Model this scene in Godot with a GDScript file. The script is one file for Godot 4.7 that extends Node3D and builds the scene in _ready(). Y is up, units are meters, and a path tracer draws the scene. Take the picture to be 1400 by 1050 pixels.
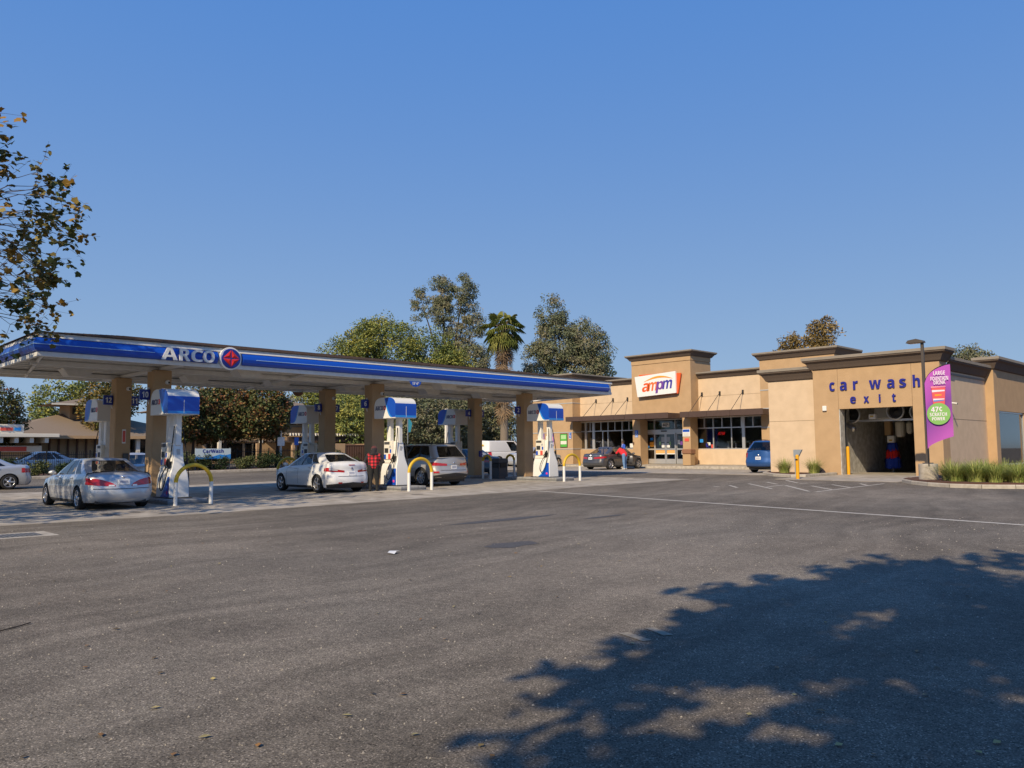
extends Node3D
# A filling station with its shop and wash, seen from across the forecourt.
# World axes: x = along the canopy (u), y = up, -z = across it (v).

var M := {}
var rng := RandomNumberGenerator.new()
var used := {}
var font_bold: Font
var font_plain: Font

# ---------------------------------------------------------------- mesh builder
class MB:
	var v := PackedVector3Array()
	var n := PackedVector3Array()
	var uv := PackedVector2Array()
	var uv2 := PackedVector2Array()
	var c := PackedColorArray()
	var ix := PackedInt32Array()

	func tri(a: Vector3, b: Vector3, d: Vector3) -> void:
		var nn := (b - a).cross(d - a).normalized()
		var k := v.size()
		v.append_array([a, b, d]); n.append_array([nn, nn, nn])
		ix.append_array([k, k + 2, k + 1])

	func quad(a: Vector3, b: Vector3, d: Vector3, e: Vector3) -> void:
		var nn := (d - a).cross(e - b).normalized()
		var k := v.size()
		v.append_array([a, b, d, e]); n.append_array([nn, nn, nn, nn])
		ix.append_array([k, k + 2, k + 1, k, k + 3, k + 2])

	func box(lo: Vector3, hi: Vector3, ch := 0.0) -> void:
		var h := minf(ch, minf(hi.x - lo.x, minf(hi.y - lo.y, hi.z - lo.z)) * 0.45)
		if h <= 0.0:
			var p := []
			for i in 8:
				p.append(Vector3(hi.x if i & 1 else lo.x, hi.y if i & 2 else lo.y, hi.z if i & 4 else lo.z))
			quad(p[0], p[2], p[3], p[1]); quad(p[4], p[5], p[7], p[6])
			quad(p[0], p[4], p[6], p[2]); quad(p[1], p[3], p[7], p[5])
			quad(p[0], p[1], p[5], p[4]); quad(p[2], p[6], p[7], p[3])
			return
		var mid := (lo + hi) * 0.5
		var s := (hi - lo) * 0.5
		for ax in 3:
			var b := (ax + 1) % 3
			var d := (ax + 2) % 3
			for sg in [-1.0, 1.0]:
				var q := []
				for k in [[-1, -1], [1, -1], [1, 1], [-1, 1]]:
					var p := Vector3.ZERO
					p[ax] = sg * s[ax]; p[b] = k[0] * (s[b] - h); p[d] = k[1] * (s[d] - h)
					q.append(mid + p)
				if sg > 0: quad(q[0], q[1], q[2], q[3])
				else: quad(q[3], q[2], q[1], q[0])
			for s1 in [-1.0, 1.0]:
				for s2 in [-1.0, 1.0]:
					var q := []
					for k in [[-1, 0], [1, 0], [1, 1], [-1, 1]]:
						var p := Vector3.ZERO
						p[ax] = k[0] * (s[ax] - h)
						p[b] = s1 * (s[b] if k[1] == 0 else s[b] - h)
						p[d] = s2 * (s[d] - h if k[1] == 0 else s[d])
						q.append(mid + p)
					if s1 * s2 < 0: quad(q[0], q[1], q[2], q[3])
					else: quad(q[3], q[2], q[1], q[0])
		for i in 8:
			var sg := Vector3(1 if i & 1 else -1, 1 if i & 2 else -1, 1 if i & 4 else -1)
			var a := mid + Vector3(sg.x * s.x, sg.y * (s.y - h), sg.z * (s.z - h))
			var b := mid + Vector3(sg.x * (s.x - h), sg.y * s.y, sg.z * (s.z - h))
			var d := mid + Vector3(sg.x * (s.x - h), sg.y * (s.y - h), sg.z * s.z)
			if sg.x * sg.y * sg.z > 0: tri(a, b, d)
			else: tri(a, d, b)

	# rows of points; faces out on the side of (row step) x (column step)
	func grid(rows: Array, flip := false, skip = null, uvs = null) -> void:
		_grid(rows, flip, skip, uvs)
		if skip != null: compact()

	func _grid(rows: Array, flip := false, skip = null, uvs = null) -> void:
		var R := rows.size()
		var C: int = rows[0].size()
		var k := v.size()
		for i in R:
			for j in C:
				var a: Vector3 = rows[maxi(i - 1, 0)][j]
				var b: Vector3 = rows[mini(i + 1, R - 1)][j]
				var d: Vector3 = rows[i][maxi(j - 1, 0)]
				var e: Vector3 = rows[i][mini(j + 1, C - 1)]
				if (rows[i][0] as Vector3).is_equal_approx(rows[i][C - 1]) and (j == 0 or j == C - 1) and C > 3:
					d = rows[i][C - 2]; e = rows[i][1]
				var nn := (b - a).cross(e - d)
				if nn.length_squared() < 1e-14:
					var j2 := clampi(j, 1, C - 2); var i2 := clampi(i, 1, R - 2)
					nn = ((rows[mini(i2 + 1, R - 1)][j2] as Vector3) - rows[maxi(i2 - 1, 0)][j2]).cross((rows[i2][mini(j2 + 1, C - 1)] as Vector3) - rows[i2][maxi(j2 - 1, 0)])
				nn = nn.normalized()
				v.append(rows[i][j]); n.append(-nn if flip else nn)
				if uvs != null: uv.append(uvs[i][j])
		for i in R - 1:
			for j in C - 1:
				if skip != null and skip.call(i, j): continue
				var p := k + i * C + j
				if flip: ix.append_array([p, p + C, p + C + 1, p, p + C + 1, p + 1])
				else: ix.append_array([p, p + C + 1, p + C, p, p + 1, p + C + 1])

	func tube(path: Array, radii, sides := 8, caps := true) -> void:
		var rows := []
		var ref := Vector3.UP
		var first: Vector3 = (path[1] - path[0]).normalized()
		if absf(first.dot(ref)) > 0.9: ref = Vector3.RIGHT
		var side := first.cross(ref).normalized()
		for i in path.size():
			var t: Vector3 = (path[mini(i + 1, path.size() - 1)] - path[maxi(i - 1, 0)]).normalized()
			side = (side - t * side.dot(t)).normalized()
			var up := side.cross(t)
			var r: float = radii if radii is float else radii[i]
			var row := []
			for j in sides + 1:
				var a := TAU * j / sides
				row.append(path[i] + (side * cos(a) + up * sin(a)) * r)
			rows.append(row)
		grid(rows, false)
		if caps:
			for e in [0, path.size() - 1]:
				for j in range(1, sides - 1):
					if e == 0: tri(rows[e][0], rows[e][j], rows[e][j + 1])
					else: tri(rows[e][0], rows[e][j + 1], rows[e][j])

	# profile of (radius, height) about an axis
	func lathe(prof: Array, sides: int, at := Vector3.ZERO, axis := Vector3.UP) -> void:
		var x := Vector3.RIGHT if absf(axis.dot(Vector3.RIGHT)) < 0.9 else Vector3.UP
		x = (x - axis * x.dot(axis)).normalized()
		var z := x.cross(axis)
		var rows := []
		for p in prof:
			var row := []
			for j in sides + 1:
				var a := TAU * j / sides
				row.append(at + axis * p.y + (x * cos(a) + z * sin(a)) * p.x)
			rows.append(row)
		grid(rows, false)

	# polygon (ccw) in the plane (ex, ey) at o, pushed along ez = ex x ey by d
	func prism(poly: PackedVector2Array, o: Vector3, ex: Vector3, ey: Vector3, d: float) -> void:
		var ez := ex.cross(ey)
		var pl := poly
		if Geometry2D.is_polygon_clockwise(pl): pl.reverse()
		var t := Geometry2D.triangulate_polygon(pl)
		for i in range(0, t.size(), 3):
			var a := pl[t[i]]; var b := pl[t[i + 1]]; var e := pl[t[i + 2]]
			if (b - a).cross(e - a) < 0:
				var q := b; b = e; e = q
			tri(o + ex * a.x + ey * a.y + ez * d, o + ex * b.x + ey * b.y + ez * d, o + ex * e.x + ey * e.y + ez * d)
			tri(o + ex * a.x + ey * a.y, o + ex * e.x + ey * e.y, o + ex * b.x + ey * b.y)
		for i in pl.size():
			var a := o + ex * pl[i].x + ey * pl[i].y
			var b := o + ex * pl[(i + 1) % pl.size()].x + ey * pl[(i + 1) % pl.size()].y
			quad(a, b, b + ez * d, a + ez * d)

	# sweep a profile of (out, up) along a plan polyline (x, z); outwards is on the right hand of travel
	func sweep(path: Array, prof: Array, closed := false, caps := true) -> void:
		var np := path.size()
		var miters := []
		for i in np:
			var a: Vector2 = path[(i - 1 + np) % np]
			var b: Vector2 = path[i]
			var d: Vector2 = path[(i + 1) % np]
			var t1 := (b - a).normalized()
			var t2 := (d - b).normalized()
			if not closed and i == 0: t1 = t2
			if not closed and i == np - 1: t2 = t1
			var n1 := Vector2(-t1.y, t1.x)
			var n2 := Vector2(-t2.y, t2.x)
			var m := (n1 + n2).normalized()
			miters.append(m / maxf(0.3, m.dot(n1)))
		var at := func(i: int, k: int) -> Vector3:
			var q: Vector2 = path[i] + miters[i] * prof[k].x
			return Vector3(q.x, prof[k].y, q.y)
		for i in (np if closed else np - 1):
			var j := (i + 1) % np
			for k in prof.size() - 1:
				quad(at.call(i, k), at.call(j, k), at.call(j, k + 1), at.call(i, k + 1))
		if caps and not closed:
			for e in [0, np - 1]:
				for k in range(1, prof.size() - 1):
					if e == 0: tri(at.call(e, 0), at.call(e, k), at.call(e, k + 1))
					else: tri(at.call(e, 0), at.call(e, k + 1), at.call(e, k))

	func compact() -> void:
		var keep := PackedInt32Array()
		keep.resize(v.size())
		keep.fill(-1)
		var nv := PackedVector3Array(); var nn := PackedVector3Array(); var nu := PackedVector2Array(); var nc := PackedColorArray()
		for k in ix.size():
			var i := ix[k]
			if keep[i] < 0:
				keep[i] = nv.size()
				nv.append(v[i]); nn.append(n[i])
				if uv.size() == v.size(): nu.append(uv[i])
				if c.size() == v.size(): nc.append(c[i])
			ix[k] = keep[i]
		uv = nu; c = nc; n = nn; v = nv

	func done(off := Vector3.ZERO) -> ArrayMesh:
		if off != Vector3.ZERO:
			for i in v.size(): v[i] -= off
		var a := []
		a.resize(Mesh.ARRAY_MAX)
		a[Mesh.ARRAY_VERTEX] = v
		a[Mesh.ARRAY_NORMAL] = n
		if uv.size() == v.size(): a[Mesh.ARRAY_TEX_UV] = uv
		if uv2.size() == v.size(): a[Mesh.ARRAY_TEX_UV2] = uv2
		if c.size() == v.size(): a[Mesh.ARRAY_COLOR] = c
		a[Mesh.ARRAY_INDEX] = ix
		var m := ArrayMesh.new()
		m.add_surface_from_arrays(Mesh.PRIMITIVE_TRIANGLES, a)
		return m

# ---------------------------------------------------------------- scene helpers
func W(u: float, y: float, v: float) -> Vector3:
	return Vector3(u, y, -v)

func ground_y(u: float, v: float) -> float:
	return 0.28 * clampf((u - 9.0) / 29.0, 0, 1) + 0.2 * clampf((v - 33.0) / 20.0, 0, 1)

func G(u: float, v: float, up := 0.0) -> Vector3:
	return Vector3(u, ground_y(u, v) + up, -v)

func numbered(called: String) -> String:
	var k: int = used.get(called, 0)
	used[called] = k + 1
	return called if k == 0 else "%s_%03d" % [called, k]

func tag(o: Node, label: String, category := "", group := "", kind := "") -> void:
	if label: o.set_meta("label", label)
	if category: o.set_meta("category", category)
	if group: o.set_meta("group", group)
	if kind: o.set_meta("kind", kind)

func thing(called: String, label: String, category: String, at: Vector3, turn := 0.0, group := "") -> Node3D:
	var o := Node3D.new()
	o.name = numbered(called)
	add_child(o)
	o.position = at
	o.rotation.y = turn
	tag(o, label, category, group)
	return o

func struct(called: String, mb: MB, m: Material) -> MeshInstance3D:
	var o := MeshInstance3D.new()
	o.name = numbered(called)
	o.mesh = mb.done()
	o.material_override = null
	o.set_surface_override_material(0, m)
	add_child(o)
	o.set_meta("kind", "structure")
	return o

func base_of(p: Node) -> Vector3:
	var q := Vector3.ZERO
	while p != self and p is Node3D:
		q += p.position
		p = p.get_parent()
	return q

# a part built in world coordinates (its thing is not turned)
func part(parent: Node, called: String, mb: MB, m: Material) -> MeshInstance3D:
	return place(parent, called, mb.done(base_of(parent)), m)

# a part built in its thing's own coordinates
func place(parent: Node, called: String, mesh: Mesh, m: Material, at := Transform3D()) -> MeshInstance3D:
	var o := MeshInstance3D.new()
	o.name = called
	o.mesh = mesh
	parent.add_child(o, true)
	o.set_surface_override_material(0, m)
	o.transform = at
	return o

# a box between (u, y, v) corners
func bx(parent: Node, called: String, m: Material, u0: float, u1: float, y0: float, y1: float, v0: float, v1: float, ch := 0.0) -> MeshInstance3D:
	var b := MB.new()
	b.box(Vector3(minf(u0, u1), y0, -maxf(v0, v1)), Vector3(maxf(u0, u1), y1, -minf(v0, v1)), ch)
	return part(parent, called, b, m)

func bxm(b: MB, u0: float, u1: float, y0: float, y1: float, v0: float, v1: float, ch := 0.0) -> void:
	b.box(Vector3(minf(u0, u1), y0, -maxf(v0, v1)), Vector3(maxf(u0, u1), y1, -minf(v0, v1)), ch)

# lettering of the given width and height centred at a point; face_u: on a wall that faces -u, else one that faces -v
func words(parent: Node, called: String, s: String, at: Vector3, w: float, h: float, m: Material, face_u: bool, deep := 0.01, bold := true, slant := 0.0, tilt := 0.0) -> MeshInstance3D:
	var t := TextMesh.new()
	t.text = s
	t.font = font_bold if bold else font_plain
	t.font_size = 64
	t.pixel_size = 0.01
	t.depth = 0.2
	t.curve_step = 1.5
	var b := t.get_aabb()
	var bs := Basis.from_scale(Vector3(w / maxf(b.size.x, 0.01), h / maxf(b.size.y, 0.01), deep / 0.2))
	if slant != 0.0: bs = Basis(Vector3.RIGHT, Vector3(slant, 1, 0), Vector3.BACK) * bs
	if tilt != 0.0: bs = Basis(Vector3.BACK, tilt) * bs
	if face_u: bs = Basis(Vector3(0, 0, 1), Vector3.UP, Vector3(-1, 0, 0)) * bs
	var o := place(parent, called, t, m)
	o.transform = Transform3D(bs, at - base_of(parent) - bs * (b.position + b.size * 0.5))
	return o

# ---------------------------------------------------------------- materials
func lin(r: float, g: float, b: float) -> Color:
	return Color(r, g, b).linear_to_srgb()

func mat(called: String, col: Color, rough := 0.6, metal := 0.0) -> StandardMaterial3D:
	var m := StandardMaterial3D.new()
	m.resource_name = called
	m.albedo_color = col
	m.roughness = rough
	m.metallic = metal
	M[called] = m
	return m

func noise_tex(sd: int, freq: float, lo: Color, hi: Color, oct := 4, size := 512, kind := FastNoiseLite.TYPE_SIMPLEX_SMOOTH) -> ImageTexture:
	var f := FastNoiseLite.new()
	f.seed = sd
	f.frequency = freq
	f.noise_type = kind
	f.fractal_octaves = oct
	var im := f.get_seamless_image(size, size)
	im.convert(Image.FORMAT_L8)
	var src := im.get_data()
	var out := PackedByteArray()
	out.resize(size * size * 3)
	var lut := []
	for i in 256:
		var c := lo.lerp(hi, i / 255.0)
		lut.append([int(c.r * 255), int(c.g * 255), int(c.b * 255)])
	for i in size * size:
		var l = lut[src[i]]
		out[i * 3] = l[0]; out[i * 3 + 1] = l[1]; out[i * 3 + 2] = l[2]
	return ImageTexture.create_from_image(Image.create_from_data(size, size, false, Image.FORMAT_RGB8, out))

func rough_mat(called: String, col: Color, rough: float, tex: Texture2D, scale: float, bump: Texture2D = null, depth := 0.4) -> StandardMaterial3D:
	var m := mat(called, col, rough)
	m.albedo_texture = tex
	m.uv1_triplanar = true
	m.uv1_world_triplanar = true
	m.uv1_scale = Vector3.ONE * scale
	if bump:
		m.heightmap_enabled = true
		m.heightmap_texture = bump
		m.heightmap_scale = depth
	return m

func asphalt_macro() -> ImageTexture:
	# wear over 96 m: broad blotches, tyre streaks that run along the lanes, a few oil stains
	var S := 1024
	var a := FastNoiseLite.new(); a.seed = 5; a.frequency = 0.02; a.fractal_octaves = 5
	var b := FastNoiseLite.new(); b.seed = 9; b.frequency = 0.35; b.fractal_octaves = 3
	var d := FastNoiseLite.new(); d.seed = 17; d.frequency = 0.05; d.fractal_octaves = 2
	var out := PackedByteArray()
	out.resize(S * S * 3)
	var cell := 96.0 / S
	for j in S:
		for i in S:
			var u := i * cell - 20.0
			var v := j * cell - 16.0
			var k := 0.86 + 0.16 * a.get_noise_2d(u * 6.0, v * 6.0)
			var w := d.get_noise_2d(u * 4.0, v * 4.0) * 0.7
			k += 0.11 * b.get_noise_2d(u * 0.16 + v * 0.05, (v + w - 0.006 * u * u) * 4.2)
			k += 0.07 * b.get_noise_2d(u * 3.0 + 400.0, v * 3.0)
			var warm := 0.01 * a.get_noise_2d(u * 9.0 + 900.0, v * 9.0)
			var q := clampf(k, 0.45, 1.0)
			var o := (j * S + i) * 3
			out[o] = int(clampf(q + warm, 0, 1) * 255); out[o + 1] = int(q * 255); out[o + 2] = int(clampf(q - warm, 0, 1) * 255)
	return ImageTexture.create_from_image(Image.create_from_data(S, S, false, Image.FORMAT_RGB8, out))

func grain_tex() -> ImageTexture:
	# asphalt aggregate: tar and stone grain of two sizes with scattered pale and dark chips, 2.4 m a tile
	var S := 1024
	var layers := []
	for q in [[3, 0.34, 2], [8, 0.02, 3], [13, 0.11, 2]]:
		var f := FastNoiseLite.new()
		f.seed = q[0]; f.frequency = q[1]; f.fractal_octaves = q[2]
		var im := f.get_seamless_image(S, S)
		im.convert(Image.FORMAT_L8)
		layers.append(im.get_data())
	var p: PackedByteArray = layers[0]
	var p2: PackedByteArray = layers[1]
	var p3: PackedByteArray = layers[2]
	var val := PackedFloat32Array()
	val.resize(S * S)
	for i in S * S:
		val[i] = 0.54 + 0.34 * (p[i] / 255.0 - 0.5) + 0.12 * (p2[i] / 255.0 - 0.5) + 0.30 * (p3[i] / 255.0 - 0.5)
	var r := RandomNumberGenerator.new()
	r.seed = 77
	for k in 26000:
		var x := r.randi_range(0, S - 4); var y := r.randi_range(0, S - 4)
		var w := r.randi_range(1, 4); var h := r.randi_range(1, 4)
		var d := r.randf_range(0.08, 0.34) if r.randf() < 0.55 else -r.randf_range(0.08, 0.26)
		for yy in h:
			for xx in w: val[(y + yy) * S + x + xx] += d
	var out := PackedByteArray()
	out.resize(S * S * 3)
	for i in S * S:
		var k := clampf(val[i], 0.05, 0.98)
		var o := i * 3
		out[o] = int(k * 255); out[o + 1] = int(k * 0.965 * 255); out[o + 2] = int(k * 0.93 * 255)
	return ImageTexture.create_from_image(Image.create_from_data(S, S, false, Image.FORMAT_RGB8, out))

func make_materials() -> void:
	font_bold = SystemFont.new()
	font_bold.font_names = PackedStringArray(["Droid Sans"])
	font_bold.font_weight = 700
	font_plain = SystemFont.new()
	font_plain.font_names = PackedStringArray(["Droid Sans"])
	var fine := noise_tex(21, 0.12, Color(0.25, 0.25, 0.25), Color(1, 1, 1), 3, 512)
	var mottle := noise_tex(22, 0.012, Color(0.94, 0.937, 0.93), Color(1, 1, 1), 5, 512)
	var speck := noise_tex(23, 0.09, Color(0.70, 0.69, 0.67), Color(1, 1, 1), 4, 512)
	var stain := noise_tex(24, 0.008, Color(0.74, 0.725, 0.70), Color(1, 1, 1), 5, 1024)
	# asphalt: grain in the first layer, wear in the second
	var a := mat("asphalt", Color(1, 1, 1), 0.92)
	a.albedo_color = lin(0.86, 0.80, 0.685)
	a.albedo_texture = grain_tex()
	a.heightmap_enabled = true
	a.heightmap_texture = fine
	a.heightmap_scale = 0.35
	a.detail_enabled = true
	a.detail_blend_mode = BaseMaterial3D.BLEND_MODE_MUL
	a.detail_uv_layer = BaseMaterial3D.DETAIL_UV_2
	a.detail_albedo = asphalt_macro()
	a.metallic_specular = 0.3
	for k in 3:
		var e: float = [1.0, 0.93, 1.06][k]
		rough_mat("concrete%d" % k, lin(0.50 * e, 0.45 * e, 0.375 * e), 0.9, stain, 0.17, fine, 0.2)
	rough_mat("kerb_concrete", lin(0.56, 0.51, 0.43), 0.9, stain, 0.4, fine, 0.2)
	rough_mat("island_concrete", lin(0.36, 0.37, 0.38), 0.85, stain, 0.5, fine, 0.2)
	rough_mat("stucco_tan", lin(0.50, 0.335, 0.185), 0.93, mottle, 0.23, fine, 0.5)
	rough_mat("stucco_cream", lin(0.67, 0.51, 0.345), 0.93, mottle, 0.23, fine, 0.5)
	rough_mat("stucco_orange", lin(0.60, 0.41, 0.22), 0.93, mottle, 0.2)
	rough_mat("cornice", lin(0.125, 0.092, 0.07), 0.85, mottle, 0.4)
	rough_mat("cornice_cap", lin(0.27, 0.235, 0.19), 0.8, mottle, 0.4)
	rough_mat("shingle", lin(0.17, 0.115, 0.09), 0.95, speck, 0.8, fine, 0.6)
	rough_mat("roof_brown", lin(0.33, 0.255, 0.185), 0.95, speck, 0.6)
	rough_mat("awning", lin(0.085, 0.052, 0.04), 0.55, mottle, 0.4)
	rough_mat("soil", lin(0.16, 0.075, 0.045), 1.0, speck, 1.1, fine, 1.5)
	rough_mat("bark", lin(0.13, 0.095, 0.07), 0.95, speck, 2.0, fine, 1.5)
	rough_mat("pale_bark", lin(0.30, 0.25, 0.20), 0.95, speck, 1.6, fine, 1.0)
	rough_mat("white_metal", lin(0.74, 0.72, 0.67), 0.45, mottle, 0.5)
	rough_mat("paint_white", lin(0.66, 0.62, 0.54), 0.8, stain, 1.3)
	rough_mat("paint_worn", lin(0.50, 0.47, 0.41), 0.85, stain, 2.1)
	rough_mat("wash_wall", lin(0.62, 0.61, 0.58), 0.6, stain, 0.3)
	mat("alu", lin(0.62, 0.62, 0.61), 0.35, 0.6)
	mat("steel", lin(0.55, 0.55, 0.54), 0.3, 0.9)
	mat("blue", lin(0.008, 0.075, 0.47), 0.3)
	mat("blue_dark", lin(0.008, 0.028, 0.16), 0.35)
	mat("blue_light", lin(0.03, 0.27, 0.72), 0.3)
	mat("white", lin(0.78, 0.77, 0.73), 0.4)
	mat("cream", lin(0.76, 0.72, 0.62), 0.45)
	mat("grey_panel", lin(0.42, 0.43, 0.43), 0.5)
	mat("red", lin(0.62, 0.025, 0.02), 0.35)
	mat("red_print", lin(0.70, 0.10, 0.07), 0.5)
	mat("orange", lin(0.80, 0.11, 0.02), 0.4)
	mat("orange_warm", lin(0.85, 0.34, 0.03), 0.4)
	mat("violet", lin(0.17, 0.06, 0.30), 0.4)
	mat("navy", lin(0.02, 0.025, 0.25), 0.4)
	mat("black", lin(0.012, 0.012, 0.013), 0.5)
	mat("black_rubber", lin(0.018, 0.018, 0.019), 0.8)
	mat("dark_trim", lin(0.03, 0.03, 0.032), 0.6)
	mat("dark_grey", lin(0.07, 0.07, 0.072), 0.55)
	rough_mat("tar", lin(0.105, 0.10, 0.098), 0.85, stain, 1.7)
	rough_mat("paint_faint", lin(0.36, 0.32, 0.25), 0.85, stain, 2.3)
	mat("steel_dull", lin(0.22, 0.22, 0.22), 0.6, 0.5)
	mat("band_line", lin(0.35, 0.55, 0.80), 0.4)
	mat("blue_dark2", lin(0.012, 0.03, 0.26), 0.35)
	mat("navy_print", lin(0.02, 0.03, 0.12), 0.5)
	mat("lens", lin(0.62, 0.60, 0.56), 0.3)
	mat("pink", lin(0.75, 0.05, 0.25), 0.5)
	mat("joint", lin(0.22, 0.15, 0.09), 0.95)
	mat("orange2", lin(0.78, 0.17, 0.04), 0.4)
	mat("orange_pale", lin(0.80, 0.42, 0.14), 0.5)
	mat("navy2", lin(0.06, 0.05, 0.32), 0.4)
	mat("sign_white", lin(0.80, 0.79, 0.76), 0.35)
	mat("shop_wall", lin(0.42, 0.40, 0.36), 0.9)
	mat("green_pale2", lin(0.45, 0.52, 0.40), 0.6)
	mat("green_dark", lin(0.02, 0.16, 0.09), 0.7)
	mat("blue_light2", lin(0.03, 0.14, 0.52), 0.5)
	mat("blue_pale", lin(0.25, 0.36, 0.42), 0.6)
	mat("violet_pale", lin(0.22, 0.13, 0.34), 0.5)
	mat("pink_pale", lin(0.75, 0.28, 0.36), 0.5)
	mat("brush_blue", lin(0.02, 0.06, 0.42), 0.9)
	mat("brush_red", lin(0.72, 0.02, 0.02), 0.9)
	mat("letter_blue", lin(0.018, 0.022, 0.24), 0.4)
	mat("galvanised", lin(0.36, 0.40, 0.43), 0.45, 0.4)
	mat("rock", lin(0.06, 0.05, 0.055), 0.9)
	mat("flag_white", lin(0.80, 0.72, 0.80), 0.8)
	mat("cup_red", lin(0.70, 0.10, 0.11), 0.7)
	mat("disc_green", lin(0.22, 0.46, 0.12), 0.7)
	var nr := mat("neon_red", lin(0.5, 0.03, 0.03), 0.4)
	nr.emission_enabled = true; nr.emission = Color(0.8, 0.06, 0.05); nr.emission_energy_multiplier = 0.6
	var gdk := mat("window_glass_dark", Color(0.02, 0.03, 0.03, 0.6), 0.02)
	gdk.transparency = BaseMaterial3D.TRANSPARENCY_ALPHA
	gdk.metallic_specular = 0.9
	# dyed cloth: magenta with a violet middle
	var gr := Gradient.new()
	gr.offsets = PackedFloat32Array([0.0, 0.3, 0.55, 0.8, 1.0])
	gr.colors = PackedColorArray([lin(0.50, 0.10, 0.50), lin(0.40, 0.08, 0.44), lin(0.20, 0.06, 0.33), lin(0.33, 0.075, 0.39), lin(0.46, 0.10, 0.46)])
	var gt := GradientTexture2D.new()
	gt.gradient = gr; gt.width = 64; gt.height = 256
	gt.fill_from = Vector2(0.3, 1.0); gt.fill_to = Vector2(0.45, 0.0)
	var fl := mat("flag", Color(1, 1, 1), 0.85)
	fl.albedo_texture = gt
	fl.backlight_enabled = true; fl.backlight = Color(0.35, 0.35, 0.35)
	mat("plate_print", lin(0.30, 0.32, 0.40), 0.5)
	mat("grit", lin(0.40, 0.36, 0.30), 0.9)
	mat("banner_pale", lin(0.55, 0.66, 0.70), 0.6)
	mat("brown_dark", lin(0.05, 0.03, 0.02), 0.8)
	mat("teal", lin(0.06, 0.42, 0.50), 0.7)
	rough_mat("stucco_ochre", lin(0.36, 0.24, 0.09), 0.93, mottle, 0.2)
	rough_mat("oil", lin(0.20, 0.18, 0.155), 0.7, stain, 1.4)
	mat("iron", lin(0.015, 0.015, 0.016), 0.5, 0.3)
	mat("yellow", lin(0.66, 0.42, 0.02), 0.45)
	mat("yellow_deep", lin(0.75, 0.36, 0.01), 0.4)
	mat("green_print", lin(0.10, 0.42, 0.06), 0.5)
	mat("green_pale", lin(0.40, 0.66, 0.30), 0.5)
	mat("brown", lin(0.12, 0.06, 0.035), 0.7)
	mat("plastic_brown", lin(0.27, 0.13, 0.07), 0.6)
	mat("bin_tan", lin(0.44, 0.29, 0.15), 0.8)
	mat("pole_brown", lin(0.09, 0.075, 0.062), 0.5, 0.2)
	mat("dead_frond", lin(0.30, 0.215, 0.135), 0.95)
	var g := mat("window_glass", Color(0.02, 0.025, 0.025, 0.22), 0.02)
	g.transparency = BaseMaterial3D.TRANSPARENCY_ALPHA
	g.metallic_specular = 0.7
	var cg := mat("car_glass", Color(0.01, 0.012, 0.012, 0.45), 0.02)
	cg.transparency = BaseMaterial3D.TRANSPARENCY_ALPHA
	cg.metallic_specular = 0.6
	var cd := mat("car_glass_dark", Color(0.01, 0.01, 0.01, 0.82), 0.02)
	cd.transparency = BaseMaterial3D.TRANSPARENCY_ALPHA
	cd.metallic_specular = 0.5
	var tl := mat("tail_red", lin(0.42, 0.012, 0.012), 0.12)
	tl.clearcoat_enabled = true; tl.clearcoat = 1.0; tl.clearcoat_roughness = 0.05
	mat("lamp_clear", lin(0.75, 0.75, 0.74), 0.1, 0.3)
	mat("plate", lin(0.70, 0.70, 0.70), 0.5)
	mat("rim", lin(0.62, 0.62, 0.63), 0.25, 0.85)
	mat("tyre", lin(0.018, 0.018, 0.018), 0.85)
	mat("seat_cloth", lin(0.10, 0.095, 0.09), 0.95)
	mat("shop_shelf", lin(0.18, 0.17, 0.16), 0.7)

func paint(called: String, r: float, g: float, b: float, metal := 0.0) -> StandardMaterial3D:
	var m := mat(called, lin(r, g, b), 0.35 if metal > 0 else 0.4, metal)
	m.clearcoat_enabled = true
	m.clearcoat = 1.0
	m.clearcoat_roughness = 0.04
	return m

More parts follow.
